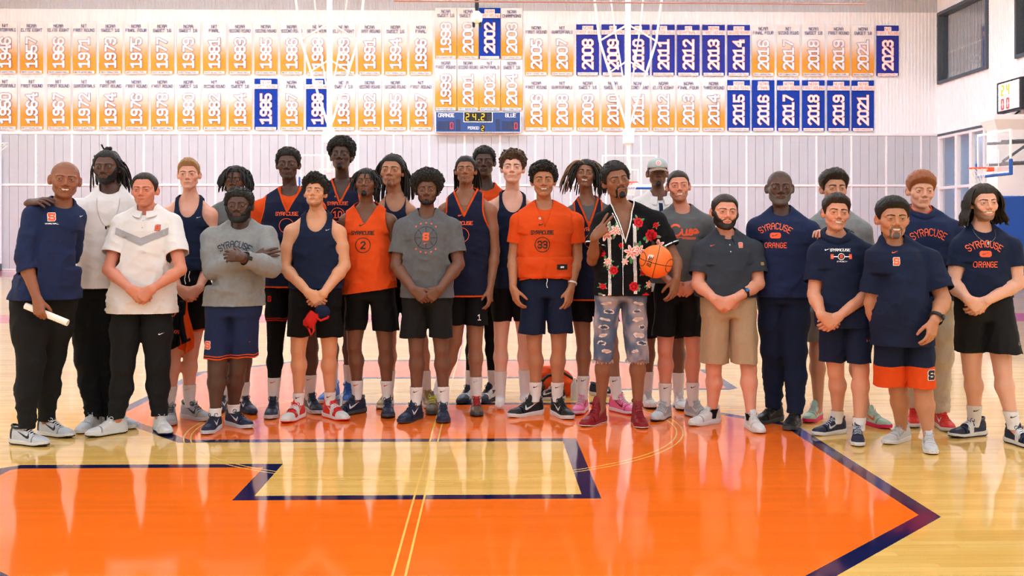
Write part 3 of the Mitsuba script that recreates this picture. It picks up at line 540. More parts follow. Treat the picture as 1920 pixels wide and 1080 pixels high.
# ---------------------------------------------------------------- people: heads
def lin(c):
    """sRGB 0..255 (or hex string) -> linear"""
    if isinstance(c, str): c = [int(c[i:i + 2], 16) for i in (0, 2, 4)]
    c = np.asarray(c, float) / 255
    return np.where(c < .04045, c / 12.92, ((c + .055) / 1.055) ** 2.4)
ss = lambda a, b, x: (lambda t: t * t * (3 - 2 * t))(np.clip((x - a) / (b - a), 0, 1))

def head_sdf(P, q, nv):
    Q = P.copy(); Q[:, 0] = np.abs(Q[:, 0])
    fw, jw, nw, lf, sm = q['fw'], q['jw'], q['nw'], q['lf'], q['smile']
    d = ellip(Q, (0, .014, .028), (.0735 * fw, .094, .0885))
    d = smin(d, ellip(Q, (0, -.020, -.036), (.057 * fw, .066, .081)), .03)
    d = smin(d, cone(Q, (.041 * jw, .000, -.062), (.015 * jw, -.066, -.098), .017, .0155), .02)
    d = smin(d, ball(Q, (0, -.078 , -.0985), .0175), .016)
    d = smin(d, ball(Q, (.041 * fw, -.046, -.020), .0245), .02)
    if sm: d = smin(d, ball(Q, (.036, -.064, -.036), .0165), .014)
    d = smin(d, cone(Q, (.010, -.086, .021), (.045 * fw, -.062, .021), .0095, .0095), .012)
    d = smax(d, -ball(Q, (.0315, -.1015, .002), .019), .010)
    d = smin(d, ellip(Q, (0, -.074, -.062), (.031, .023, .027)), .012)
    d = smin(d, ball(Q, (.0315, -.0715, .002), .0152), .005)
    d = smin(d, cone(Q, (0, -.084, .014), (0, -.1055, -.026), .0070, .0105), .010)
    d = smin(d, ball(Q, (.0118 * nw, -.0935, -.0325), .0092 * (.6 + .4 * nw)), .007)
    w = .022 + .004 * sm
    d = smin(d, cone(Q, (0, -.0965, -.0580), (w, -.0825, -.0605 + .0022 * sm), .0052 * lf, .0025), .004)
    d = smin(d, cone(Q, (0, -.0950, -.0695), (w * .85, -.0830, -.0665 + .002 * sm), .0066 * lf, .0025), .004)
    E = Q - V3(.0765 * fw, .014, -.006); E[:, 0] -= .45 * (E[:, 1]); E[:, 0] *= .9
    ear = np.maximum(ellip(E, (0, 0, 0), (.0085, .020, .032)), -ellip(E, (.008, -.002, .004), (.006, .012, .019)) )
    d = smin(d, ear, .006)
    d = smin(d, cone(P, (0, .020, -.055), nv, .049 * q['neck'], .055 * q['neck']), .022)
    return d
ORG = V3(0, 0, -.010)
ROWS = np.radians(np.concatenate([np.linspace(-80, -60, 7)[:-1], np.linspace(-60, 30, 62), np.linspace(30, 90, 14)[1:]]))
COLS = np.radians(np.concatenate([np.linspace(-180, -66, 22)[:-1], np.linspace(-66, 66, 78), np.linspace(66, 180, 22)[1:-1]]))
def dirs(e, p):
    return np.stack([np.cos(e) * np.sin(p), -np.cos(e) * np.cos(p), np.sin(e) + 0 * p], -1)
def star(q, nv):
    E, Pp = np.meshgrid(ROWS, COLS, indexing='ij'); d = dirs(E, Pp).reshape(-1, 3)
    r = np.full(len(d), .30); lim = np.where(d[:, 2] < -.3, (nv[2] - ORG[2]) / np.minimum(d[:, 2], -.3), .30); r = np.minimum(r, lim)
    for _ in range(26):
        s = head_sdf(ORG + d * r[:, None], q, nv); r = np.maximum(r - .85 * np.maximum(s, 0), .02)
    return r.reshape(E.shape)
class Head:
    """a head in its own frame (face towards -y, 0.235 tall), as a star-shaped surface"""
    def __init__(s, q, nv):
        s.q = q; s.R0 = star(q, nv); s.nv = nv
        s.R = s.R0.copy()
        E, Pp = np.meshgrid(ROWS, COLS, indexing='ij'); D = dirs(E, Pp)
        P = ORG + D * s.R[..., None]; x, y, z = P[..., 0], P[..., 1], P[..., 2]
        front = y < -.03
        # eye openings
        u = (np.abs(x) - .0310) / .0140; op = q['eye']
        zu, zl = .002 + .0058 * op * (1 - u ** 2) + .0008 * u, .002 - .0042 * op * (1 - u ** 2) + .0008 * u
        s.eyein = np.clip(np.minimum(zu - z, z - zl) / .0016, 0, 1) * (np.abs(u) < 1) * front
        s.lash = np.clip(1 - np.abs(z - zu - .0008) / .0018, 0, 1) * (np.abs(u) < 1.02) * front
        s.crease = np.clip(1 - np.abs(z - zu - .0058) / .0016, 0, 1) * (np.abs(u) < .95) * front
        s.R -= .0045 * s.eyein + .0008 * s.crease
        # mouth
        sm = q['smile']; w = .0235 + .0035 * min(sm, 2); m = x / w
        zc = -.0635 + (.0075 if sm else .0) * m ** 2 * (0.7 if sm else 0) - (.0018 * m ** 2 if not sm else 0)
        half = (.0078 if sm >= 2 else .0) * (1 - m ** 2)
        inside = (np.abs(m) < 1) & front
        s.mouth = np.clip((half - np.abs(z - zc)) / .0016, 0, 1) * inside if sm >= 2 else 0 * x
        s.line = np.clip(1 - np.abs(z - zc) / .0017, 0, 1) * inside
        s.R -= .013 * s.mouth + .0010 * s.line * (sm < 2)
        lu, ll = .0085 * q['lf'] * (1 - m ** 2) * (1 - .12 * np.exp(-(m / .12) ** 2)), .0105 * q['lf'] * (1 - m ** 2)
        s.lip = np.clip(np.minimum(zc + half * .6 + lu - z, z - (zc - half * .6 - ll)) / .0022, 0, 1) * inside
        s.nostril = np.clip(1 - np.hypot((np.abs(x) - .0085 * q['nw']) / .0052, (z + .0415) / .0036), 0, 1) * (y < -.085)
        s.D, s.P = D, ORG + D * s.R[..., None]
        cw = np.concatenate([COLS, [np.pi]])
        s.rad = RegularGridInterpolator((ROWS, cw), np.concatenate([s.R0, s.R0[:, :1]], 1), bounds_error=False, fill_value=None)
        s.rad0 = s.rad
    def surf(s, e, p, off=0.0):
        r = s.rad(np.stack([e, (p + np.pi) % (2 * np.pi) - np.pi], -1)) + off
        return ORG + dirs(e, p) * np.asarray(r)[..., None]
    def skin(s, base, lipc, stub=None, stubc=None):
        P = s.P; x, y, z = P[..., 0], P[..., 1], P[..., 2]; c = np.broadcast_to(base, P.shape).copy()
        def put(mask, col, k=1.0):
            nonlocal c; c = c * (1 - k * mask[..., None]) + np.asarray(col) * k * mask[..., None]
        red = base * V3(1.08, .86, .82)
        put(np.clip(1 - np.hypot((np.abs(x) - .040) / .026, (z + .028) / .022), 0, 1) * (y < -.03), red, .7)
        put(np.clip(1 - np.hypot(x / .016, (z + .03) / .014), 0, 1) * (y < -.09), red, .7)
        put(ss(.07, .08, np.abs(x)) * (np.abs(y - .014) < .03) * (np.abs(z) < .045), red, .6)
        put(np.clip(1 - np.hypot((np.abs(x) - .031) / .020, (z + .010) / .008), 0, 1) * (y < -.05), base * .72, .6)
        if stub is not None: put(stub(P), stubc)
        put(s.lip, lipc, .85); put(s.nostril, base * .18, .9); put(s.line * (s.q['smile'] < 2), base * V3(.25, .16, .15), .85)
        put(s.mouth, V3(.03, .008, .008)); put(s.lash, V3(.012, .008, .007), .9); put(s.crease, base * .55, .8)
        return c
    def mesh(s):
        n, m = s.R.shape; R = s.P
        v = R.reshape(-1, 3); i = np.arange(n - 1)[:, None] * m; j = np.arange(m)[None]; k = (j + 1) % m
        f = tri(np.stack([i + j, i + k, i + m + k, i + m + j], -1).reshape(-1, 4))
        # bottom cap, and the top row is one point
        v = np.vstack([v, [R[0].mean(0)]]); j = np.arange(m); k = (j + 1) % m
        f = np.vstack([f, np.stack([k, j, 0 * j + n * m], 1)])
        v[(n - 1) * m:n * m] = v[(n - 1) * m:n * m].mean(0)
        f = np.where((f >= (n - 1) * m) & (f < n * m), (n - 1) * m, f); f = f[(f[:, 0] != f[:, 1]) & (f[:, 1] != f[:, 2]) & (f[:, 0] != f[:, 2])]
        return v, f
    def patch(s, mask, thick, e0=-60, e1=90, p0=-180, p1=180, de=3.0, dp=3.0, under=-.002):
        """a layer over part of the head: mask(P) > 0, thickness thick(P, mask value)"""
        e = np.radians(np.arange(e0, e1 + .01, de)); e[-1] = min(e[-1], math.pi / 2 - .001)
        full = p1 - p0 >= 360; p = np.radians(np.arange(p0, p1 + (0 if full else .01), dp))
        E, Pp = np.meshgrid(e, p, indexing='ij'); P = s.surf(E, Pp); mk = mask(P)
        th = thick(P, mk); off = np.where(mk > 0, th, under)
        v = (P + dirs(E, Pp) * off[..., None]).reshape(-1, 3)
        n, m = E.shape; i = np.arange(n - 1)[:, None] * m; j = np.arange(m if full else m - 1)[None]; k = (j + 1) % m
        f = tri(np.stack([i + j, i + k, i + m + k, i + m + j], -1).reshape(-1, 4))
        v, f = clip(v, f, mk.reshape(-1))
        return rim(v, f, .003)
def hairline(P, q):
    x, y, z = P[..., 0], P[..., 1], P[..., 2]
    az = np.degrees(np.arctan2(np.abs(x), -(y - .012)))
    rc = q.get('recede', 0.0); side = q.get('side', -.012); nape = q.get('nape', -.055)
    zl = np.interp(az, [0, 18, 30, 40, 48, 56, 64, 76, 82, 88, 112, 120, 150, 180],
                   [.064 + rc, .064 + rc * 1.2, .062 + rc * 1.3, .050 + rc, .038 + rc * .6, .024 + rc * .3, side, side, .008, .022, .022, -.02, nape, nape])
    return z - zl
def beard_mask(kind):
    def m(P):
        x, y, z = np.abs(P[..., 0]), P[..., 1], P[..., 2]
        cheek = np.interp(x, [0, .018, .032, .050, .060, .066], [-.046, -.046, -.055, -.040, -.020, .005]) - z
        lips = np.hypot(x / .027, (z + .0645) / .0135) - 1
        nose = np.hypot(x / .012, (z + .042) / .006) - 1
        fr = -y + .004; low = z + .128
        full = np.minimum.reduce([cheek, lips * .012, fr, low, nose * .008])
        if kind == 'full': return full
        if kind == 'line': return np.maximum(np.minimum.reduce([full, np.interp(x, [0, .045, .06, .07], [-.096, -.078, -.05, .03]) - z]), np.minimum.reduce([-.046 - z + 0 * x, z + .0545, .024 - x, fr]) * .8)
        chin = np.minimum.reduce([(1 - np.hypot(x / .021, (z + .098) / .023)) * .014, low, fr]); mus = np.minimum.reduce([.028 - x, -.0455 - z, z + .0585 - .1 * x, lips * .012, fr])
        if kind == 'chin': return chin
        if kind == 'mustache': return mus
        side = np.minimum.reduce([x - .0235, .0335 - x, -.055 - z, z + .115, fr])
        return np.maximum.reduce([chin, mus, side])          # goatee
    return m
def brow_mask(q):
    t, a, h = q.get('brow', 1.0), q.get('browarch', .004), q.get('browz', 0.0)
    def m(P):
        x, y, z = np.abs(P[..., 0]), P[..., 1], P[..., 2]
        u = (x - .012) / .037; zc = .0215 + h + a * np.sin(np.clip(u, 0, 1) * 2.4) - .003 * np.clip(u - .6, 0, 1) * 2
        return np.where((y < -.02), np.minimum(.0042 * t * (1 - .45 * np.clip(u, 0, 1)) - np.abs(z - zc), np.minimum(x - .010, .050 - x) * .6), -1)
    return m
def locks(H, rng, n, length, rad, mask, side=0.0, back=0.3, out=.25, seg=8, jitter=.2, grav=.5, sides=6, top=None, wave=0.0, e0=-10):
    """strands that lie over the head and hang down: a list of tubes"""
    out_m = []; tries = 0
    while len(out_m) < n and tries < n * 30:
        tries += 1
        e = math.asin(rng.uniform(math.sin(math.radians(e0)), 1)); p = rng.uniform(-math.pi, math.pi)
        c = H.surf(np.array([e]), np.array([p]))[0]
        if mask(c[None])[0] < 0.004: continue
        nrm = dirs(np.array([e]), np.array([p]))[0]
        L = length(c) if callable(length) else length
        L *= rng.uniform(.8, 1.15); st = L / seg
        d = unit(nrm * out + V3(np.sign(c[0] + 1e-6) * side, back, 0) + rng.normal(0, jitter, 3)); pts = [c - nrm * .004]; p_ = c.copy()
        ph = rng.uniform(0, 6.3)
        for k in range(seg):
            d = unit(d + V3(0, 0, -grav) + (V3(math.sin(ph + k * 1.7), 0, math.cos(ph + k * 1.9)) * wave))
            p_ = p_ + d * st
            r = p_ - ORG; rn = np.linalg.norm(r); ee, pp = math.asin(np.clip(r[2] / rn, -1, 1)), math.atan2(r[0], -r[1])
            if ee > -1.0:
                R = float(H.rad(np.array([[ee, pp]]))[0]) + rad * .9 + rng.uniform(0, rad * 1.2)
                if rn < R: p_ = ORG + r / rn * R
            pts.append(p_.copy())
        rr = np.concatenate([[rad * .8], np.full(seg - 1, rad), [rad * .45]]) * rng.uniform(.8, 1.15) * (1 + .12 * rng.standard_normal(seg + 1))
        out_m.append(tube(pts, rr, sides))
    return join(out_m)
def long_hair(H, mk, seed):
    """shoulder-length hair parted in the middle: a scalp layer and a curtain that hangs from it"""
    out = [H.patch(mk, lambda P, m: (.006 + .014 * ss(0, .03, m)) * (1 - .35 * np.exp(-(P[..., 0] / .006) ** 2)) * (1 + .5 * lump(P * V3(1, 1, .3), 150, seed)), de=2.4, dp=2.6)]
    for lay in (0, 1):
        p = np.radians(np.linspace(66 - 4 * lay, 294 + 4 * lay, 150)); t = np.linspace(0, 1, 22); rows = []
        for u in t:
            e = np.radians(62 - 78 * min(u / .55, 1)); P = H.surf(np.full(len(p), e), p - 2 * np.pi * (p > np.pi), .016 + .012 * u + .004 * lay)
            if u > .55: P = P + V3(0, 0, -1) * ((u - .55) / .45 * (.095 + .02 * np.sin(p * 9 + lay * 2)))[:, None]
            s_ = .016 * np.sin(min(u, .95) * 3.0) + np.sin(p * 46 + 2 * np.sin(u * 5 + lay)) * .0030 + np.sin(p * 17 + u * 7 + lay * 3) * .006 * u; w_ = (.012 * np.sin(u * 8 + np.sin(p * 3)) + .022 * u) * u
            d = P - ORG; d[:, 2] = 0; d /= np.maximum(np.linalg.norm(d, axis=1, keepdims=True), 1e-6); rows.append(P + d * (s_ + w_)[:, None])
        R = np.array(rows); n, m = R.shape[:2]; i = np.arange(n - 1)[:, None] * m; j = np.arange(m - 1)[None]; out.append(rim(R.reshape(-1, 3), tri(np.stack([i + j, i + m + j, i + m + j + 1, i + j + 1], -1).reshape(-1, 4)), .006))
    return out
def tufts(v, f, rng, n, r0, r1, lift=.3):
    """small curls scattered over a hair surface"""
    a = np.linalg.norm(np.cross(v[f[:, 1]] - v[f[:, 0]], v[f[:, 2]] - v[f[:, 0]]), axis=1); k = rng.choice(len(f), n, p=a / a.sum())
    w = rng.dirichlet((1, 1, 1), n); p = (v[f[k]] * w[..., None]).sum(1); nn = vnormals(v, f)[f[k, 0]]
    r = rng.uniform(r0, r1, n); B, Fc = ICO[1] if n < 260 else ICO[0]
    A = rng.normal(0, 1, (n, 3, 3)); A, _ = np.linalg.qr(A); S = rng.uniform(.6, 1.25, (n, 1, 3))
    X = np.einsum('nij,nkj->nki', A, B[None] * S) * r[:, None, None] + (p + nn * r[:, None] * lift)[:, None]
    return X.reshape(-1, 3), (Fc[None] + (np.arange(n) * len(B))[:, None, None]).reshape(-1, 3)
def lump(P, scale, seed=0, oct=2):
    return meshkit.fbm(P * scale + 7.3 * seed, oct, seed) - .5
BODIES = [
   {'id':'P1','yaw':30,'head':((-2.92,7.606,1.818),0.255,24,-2,4),'neck':(-2.935,7.616,1.628),'sh':((-3.111,7.56,1.568),(-2.898,7.715,1.562)),'el':((-3.133,7.437,1.283),(-2.935,7.8,1.334)),'wr':((-3.021,7.388,1.006),(-3.048,7.939,1.151)),'knee':((-3.128,7.562,0.578),(-3.076,7.777,0.582)),'ank':((-3.174,7.585,0.121),(-3.161,7.897,0.118)),'foot':((-3.211,7.586,68),(-3.153,7.897,66)),'hem':(-3.076,0.218,0.997),'hip':(-3.08,7.639,0.214)},
   {'id':'P2','yaw':12,'head':((-2.803,8.089,1.932),0.244,4,-2,0),'neck':(-2.783,8.099,1.744),'sh':((-2.923,8.091,1.63),(-2.656,8.147,1.632)),'el':((-3.087,7.901,1.6),(-2.618,8.19,1.303)),'wr':((-3.145,7.567,1.66),(-2.689,8.217,1.12)),'knee':((-2.948,8.124,0.534),(-2.817,8.185,0.527)),'ank':((-2.924,8.165,0.107),(-2.835,8.252,0.092)),'foot':((-2.92,8.165,-8),(-2.812,8.251,62)),'hem':(-2.873,0.168,1.049),'hip':(-2.888,8.122,0.161)},
   {'id':'P3','yaw':4,'head':((-2.479,7.934,1.76),0.235,3,-2,0),'neck':(-2.47,7.944,1.589),'sh':((-2.639,7.956,1.516),(-2.301,7.973,1.516)),'el':((-2.698,7.819,1.19),(-2.189,7.828,1.189)),'wr':((-2.506,7.715,1.055),(-2.364,7.722,1.055)),'knee':((-2.643,7.948,0.5),(-2.401,7.995,0.494)),'ank':((-2.689,7.969,0.12),(-2.412,8.068,0.125)),'foot':((-2.696,7.969,-42),(-2.408,8.068,32)),'hem':(-2.505,0.234,0.876),'hip':(-2.505,7.965,0.226)},
   {'id':'P4','yaw':5,'head':((-2.325,8.535,1.904),0.216,8,-2,-1),'neck':(-2.324,8.545,1.669),'sh':((-2.49,8.554,1.595),(-2.172,8.576,1.591)),'el':((-2.51,8.577,1.279),(-2.163,8.592,1.245)),'wr':((-2.358,8.375,1.027),(-2.207,8.382,1.027)),'knee':((-2.43,8.499,0.522),(-2.314,8.556,0.516)),'ank':((-2.455,8.472,0.156),(-2.336,8.589,0.137)),'foot':((-2.447,8.472,15),(-2.331,8.589,55)),'hem':(-2.321,0.128,1.163),'hip':(-2.312,8.564,0.128),'short':[(-2.4,8.51,0.699,0.066),(-2.274,8.567,0.693,0.069)]},
   {'id':'P5','yaw':0,'head':((-2.054,8.932,1.871),0.239,-3,2,0),'neck':(-2.061,8.942,1.674),'sh':((-2.189,8.965,1.615),(-1.928,8.959,1.615)),'el':((-2.266,8.986,1.304),(-1.883,8.978,1.304)),'wr':((-2.179,8.914,1.046),(-1.904,8.959,1.066)),'knee':((-2.151,8.957,0.523),(-1.975,8.927,0.525)),'ank':((-2.163,8.991,0.122),(-1.99,8.934,0.13)),'foot':((-2.163,8.991,-10),(-1.986,8.934,32)),'hem':(-2.063,0.159,0.966),'hip':(-2.061,8.962,0.148),'short':[(-2.153,8.969,0.63,0.074),(-1.974,8.939,0.633,0.074)]},
   {'id':'P6','yaw':2,'head':((-1.832,8.069,1.65),0.236,2,0,0),'neck':(-1.823,8.078,1.486),'sh':((-2.029,8.096,1.411),(-1.645,8.101,1.419)),'el':((-2.009,7.997,1.183),(-1.565,7.918,1.201)),'wr':((-1.686,7.895,1.263),(-1.747,7.727,1.283)),'knee':((-1.999,8.082,0.439),(-1.866,8.167,0.439)),'ank':((-2.012,8.103,0.149),(-1.919,8.277,0.145)),'foot':((-2.016,8.103,-4),(-1.919,8.277,48)),'hem':(-1.877,0.211,0.92),'hip':(-1.879,8.099,0.205),'short':[(-2.0,8.094,0.528,0.097),(-1.817,8.179,0.533,0.107)]},
   {'id':'P7','yaw':0,'head':((-1.596,8.741,1.994),0.243,4,0,0),'neck':(-1.585,8.751,1.751),'sh':((-1.824,8.776,1.645),(-1.371,8.766,1.645)),'el':((-1.862,8.817,1.324),(-1.327,8.805,1.324)),'wr':((-1.819,8.776,1.031),(-1.354,8.816,1.029)),'knee':((-1.698,8.741,0.536),(-1.426,8.838,0.525)),'ank':((-1.712,8.748,0.153),(-1.457,8.949,0.139)),'foot':((-1.712,8.748,4),(-1.452,8.949,28)),'hem':(-1.597,0.188,1.018),'hip':(-1.595,8.771,0.185),'short':[(-1.684,8.752,0.756,0.092),(-1.502,8.851,0.748,0.093)]},
   {'id':'P8','yaw':2,'head':((-1.326,8.395,1.756),0.205,-2,10,2),'neck':(-1.315,8.404,1.544),'sh':((-1.507,8.422,1.458),(-1.153,8.427,1.45)),'el':((-1.56,8.385,1.193),(-1.101,8.385,1.201)),'wr':((-1.351,8.225,1.002),(-1.24,8.233,0.994)),'knee':((-1.47,8.479,0.543),(-1.231,8.498,0.54)),'ank':((-1.482,8.571,0.154),(-1.244,8.614,0.147)),'foot':((-1.49,8.571,-16),(-1.239,8.614,40)),'hem':(-1.318,0.189,1.028),'hip':(-1.329,8.425,0.21),'short':[(-1.468,8.491,0.653,0.099),(-1.228,8.511,0.651,0.112)]},
   {'id':'P9','yaw':0,'head':((-1.252,9.329,2.101),0.246,-2,8,0),'neck':(-1.249,9.339,1.847),'sh':((-1.426,9.362,1.758),(-1.077,9.355,1.758)),'el':((-1.499,9.404,1.433),(-1.014,9.394,1.433)),'wr':((-1.438,9.363,1.115),(-1.031,9.374,1.114)),'knee':((-1.355,9.414,0.573),(-1.186,9.381,0.576)),'ank':((-1.35,9.508,0.148),(-1.199,9.445,0.156)),'foot':((-1.35,9.508,-15),(-1.208,9.445,10)),'hem':(-1.238,0.182,0.997),'hip':(-1.234,9.358,0.177),'short':[(-1.351,9.426,0.645,0.087),(-1.169,9.393,0.648,0.091)]},
   {'id':'P10','yaw':0,'head':((-0.965,8.627,1.841),0.215,-3,8,0),'neck':(-0.966,8.637,1.6),'sh':((-1.12,8.661,1.542),(-0.783,8.653,1.542)),'el':((-1.184,8.762,1.248),(-0.741,8.753,1.248)),'wr':((-1.086,8.86,0.983),(-0.862,8.855,0.983)),'knee':((-1.068,8.715,0.546),(-0.817,8.697,0.547)),'ank':((-1.054,8.81,0.159),(-0.812,8.78,0.162)),'foot':((-1.063,8.811,-42),(-0.807,8.78,6)),'hem':(-0.939,0.215,0.994),'hip':(-0.937,8.656,0.204),'short':[(-1.067,8.727,0.685,0.087),(-0.811,8.709,0.678,0.108)]},
   {'id':'P11','yaw':0,'head':((-0.794,9.012,1.957),0.29,-6,3,2),'neck':(-0.764,9.021,1.712),'sh':((-0.91,9.044,1.625),(-0.652,9.039,1.625)),'el':((-0.999,9.086,1.337),(-0.592,9.077,1.337)),'wr':((-0.95,9.045,1.039),(-0.616,9.038,1.039)),'knee':((-0.824,9.105,0.548),(-0.558,9.099,0.548)),'ank':((-0.842,9.208,0.117),(-0.524,9.201,0.117)),'foot':((-0.847,9.208,-10),(-0.52,9.201,14)),'hem':(-0.766,0.15,1.039),'hip':(-0.77,9.041,0.154),'short':[(-0.852,9.117,0.645,0.08),(-0.603,9.112,0.645,0.088)]},
   {'id':'P12','yaw':0,'head':((-0.473,8.447,1.777),0.219,0,2,0),'neck':(-0.478,8.457,1.569),'sh':((-0.655,8.481,1.491),(-0.287,8.473,1.491)),'el':((-0.709,8.422,1.199),(-0.23,8.412,1.208)),'wr':((-0.568,8.279,1.022),(-0.371,8.285,1.022)),'knee':((-0.558,8.483,0.549),(-0.364,8.491,0.547)),'ank':((-0.565,8.527,0.158),(-0.35,8.546,0.154)),'foot':((-0.573,8.527,-24),(-0.354,8.546,3)),'hem':(-0.469,0.192,0.954),'hip':(-0.475,8.477,0.203),'short':[(-0.591,8.496,0.643,0.103),(-0.367,8.503,0.642,0.098)]},
   {'id':'P13','yaw':-3,'head':((-0.184,8.787,1.952),0.228,-2,4,0),'neck':(-0.189,8.797,1.723),'sh':((-0.35,8.83,1.63),(0.01,8.804,1.63)),'el':((-0.407,8.89,1.323),(0.052,8.825,1.306)),'wr':((-0.362,8.841,1.048),(0.013,8.753,1.005)),'knee':((-0.272,8.851,0.573),(-0.107,8.809,0.577)),'ank':((-0.426,8.927,0.096),(-0.099,8.841,0.125)),'foot':((-0.452,8.927,0),(-0.099,8.841,2)),'hem':(-0.185,0.159,0.941),'hip':(-0.172,8.817,0.163),'short':[(-0.272,8.863,0.71,0.065),(-0.101,8.821,0.709,0.101)]},
   {'id':'P14','yaw':0,'head':((-0.036,9.274,2.049),0.245,-3,0,0),'neck':(-0.023,9.284,1.814),'sh':((-0.173,9.307,1.73),(0.115,9.301,1.73)),'el':((-0.246,9.348,1.424),(0.178,9.339,1.424)),'wr':((-0.209,9.308,1.116),(0.145,9.3,1.116)),'knee':((-0.128,9.359,0.567),(0.027,9.355,0.567)),'ank':((-0.157,9.452,0.134),(0.041,9.448,0.143)),'foot':((-0.161,9.452,-20),(0.023,9.448,-28)),'hem':(-0.027,0.159,1.025),'hip':(-0.027,9.303,0.154),'short':[(-0.126,9.37,0.666,0.076),(0.039,9.367,0.666,0.08)]},
   {'id':'P15','yaw':0,'head':((0.199,9.045,1.984),0.252,-3,2,2),'neck':(0.199,9.055,1.717),'sh':((0.014,9.079,1.653),(0.34,9.072,1.653)),'el':((-0.044,9.12,1.345),(0.4,9.11,1.345)),'wr':((0.0,9.079,1.036),(0.363,9.071,1.036)),'knee':((0.102,9.07,0.559),(0.302,9.108,0.554)),'ank':((0.098,9.104,0.08),(0.305,9.183,0.081)),'foot':((0.098,9.104,-4),(0.305,9.183,4)),'hem':(0.206,0.144,0.992),'hip':(0.197,9.075,0.157),'short':[(0.115,9.082,0.721,0.08),(0.289,9.12,0.718,0.085)]},
   {'id':'P16','yaw':0,'head':((0.433,8.622,1.861),0.253,-1,0,0),'neck':(0.442,8.632,1.639),'sh':((0.241,8.656,1.542),(0.684,8.647,1.542)),'el':((0.195,8.677,1.258),(0.703,8.666,1.258)),'wr':((0.192,8.557,1.015),(0.643,8.548,1.002)),'knee':((0.363,8.659,0.549),(0.557,8.642,0.55)),'ank':((0.374,8.704,0.153),(0.546,8.675,0.157)),'foot':((0.357,8.704,-56),(0.551,8.675,22)),'hem':(0.446,0.193,1.107),'hip':(0.454,8.652,0.205),'short':[(0.345,8.671,0.653,0.108),(0.575,8.654,0.663,0.106)]},
   {'id':'P17','yaw':0,'head':((0.791,8.897,1.931),0.218,-8,4,5),'neck':(0.809,8.907,1.679),'sh':((0.695,8.929,1.606),(0.962,8.924,1.606)),'el':((0.644,9.03,1.302),(1.034,8.962,1.304)),'wr':((0.697,9.029,1.016),(1.003,8.923,1.021)),'knee':((0.772,8.881,0.567),(0.996,8.863,0.569)),'ank':((0.767,8.875,0.143),(1.037,8.843,0.147)),'foot':((0.763,8.875,-18),(1.046,8.843,34)),'hem':(0.825,0.152,0.903),'hip':(0.811,8.927,0.166),'short':[(0.764,8.893,0.731,0.086),(0.972,8.876,0.733,0.095)]},
   {'id':'P18','yaw':4,'head':((0.959,8.207,1.841),0.27,10,2,-10),'neck':(1.008,8.216,1.599),'sh':((0.864,8.226,1.53),(1.263,8.245,1.539)),'el':((0.778,8.17,1.246),(1.409,8.179,1.238)),'wr':((0.78,7.981,1.427),(1.39,8.068,1.107)),'knee':((0.862,8.245,0.531),(1.125,8.217,0.534)),'ank':((0.859,8.331,0.143),(1.134,8.279,0.142)),'foot':((0.839,8.332,-36),(1.13,8.279,3)),'hem':(1.012,0.196,0.983),'hip':(0.998,8.236,0.201),'short':[(0.865,8.277,0.487,0.076),(1.123,8.249,0.49,0.087)]},
   {'id':'P19','yaw':0,'head':((1.394,8.992,1.941),0.221,-2,2,0),'neck':(1.409,9.001,1.725),'sh':((1.241,9.025,1.661),(1.566,9.018,1.661)),'el':((1.179,9.066,1.364),(1.64,9.056,1.364)),'wr':((1.218,9.025,1.082),(1.606,9.017,1.082)),'knee':((1.331,9.072,0.569),(1.572,9.025,0.573)),'ank':((1.331,9.161,0.112),(1.581,9.072,0.124)),'foot':((1.326,9.161,5),(1.585,9.072,0)),'hem':(1.413,0.176,0.971),'hip':(1.434,9.021,0.181),'short':[(1.341,9.084,0.581,0.08),(1.566,9.037,0.585,0.088)]},
   {'id':'P20','yaw':-4,'head':((1.477,8.477,1.814),0.242,-5,0,-3),'neck':(1.508,8.486,1.607),'sh':((1.327,8.523,1.521),(1.683,8.49,1.52)),'el':((1.281,8.561,1.21),(1.721,8.532,1.203)),'wr':((1.402,8.329,1.062),(1.581,8.325,1.062)),'knee':((1.379,8.514,0.533),(1.604,8.533,0.53)),'ank':((1.386,8.558,0.138),(1.613,8.602,0.131)),'foot':((1.382,8.558,-30),(1.617,8.602,26)),'hem':(1.482,0.192,1.062),'hip':(1.478,8.507,0.187),'short':[(1.372,8.526,0.648,0.1),(1.579,8.546,0.646,0.098)]},
   {'id':'P21','yaw':2,'head':((1.763,8.123,1.607),0.252,1,-2,2),'neck':(1.777,8.133,1.414),'sh':((1.608,8.15,1.314),(1.978,8.155,1.322)),'el':((1.551,8.082,1.074),(2.002,8.073,1.074)),'wr':((1.648,7.955,0.971),(1.8,7.952,0.971)),'knee':((1.695,8.202,0.421),(1.934,8.085,0.436)),'ank':((1.701,8.29,0.089),(1.944,8.061,0.111)),'foot':((1.697,8.29,-56),(1.948,8.061,5)),'hem':(1.793,0.235,0.975),'hip':(1.797,8.152,0.216),'short':[(1.7,8.215,0.472,0.111),(1.901,8.098,0.482,0.1)]},
   {'id':'P22','yaw':-14,'head':((2.197,8.204,1.79),0.271,-10,0,0),'neck':(2.211,8.213,1.587),'sh':((2.05,8.285,1.49),(2.413,8.18,1.466)),'el':((2.024,8.326,1.192),(2.437,8.21,1.196)),'wr':((2.063,8.286,0.966),(2.393,8.169,0.989)),'knee':((2.153,8.284,0.556),(2.302,8.177,0.567)),'ank':((2.192,8.372,0.115),(2.303,8.164,0.108)),'foot':((2.2,8.372,-52),(2.299,8.164,-28)),'hem':(2.237,0.194,0.969),'hip':(2.237,8.233,0.186)},
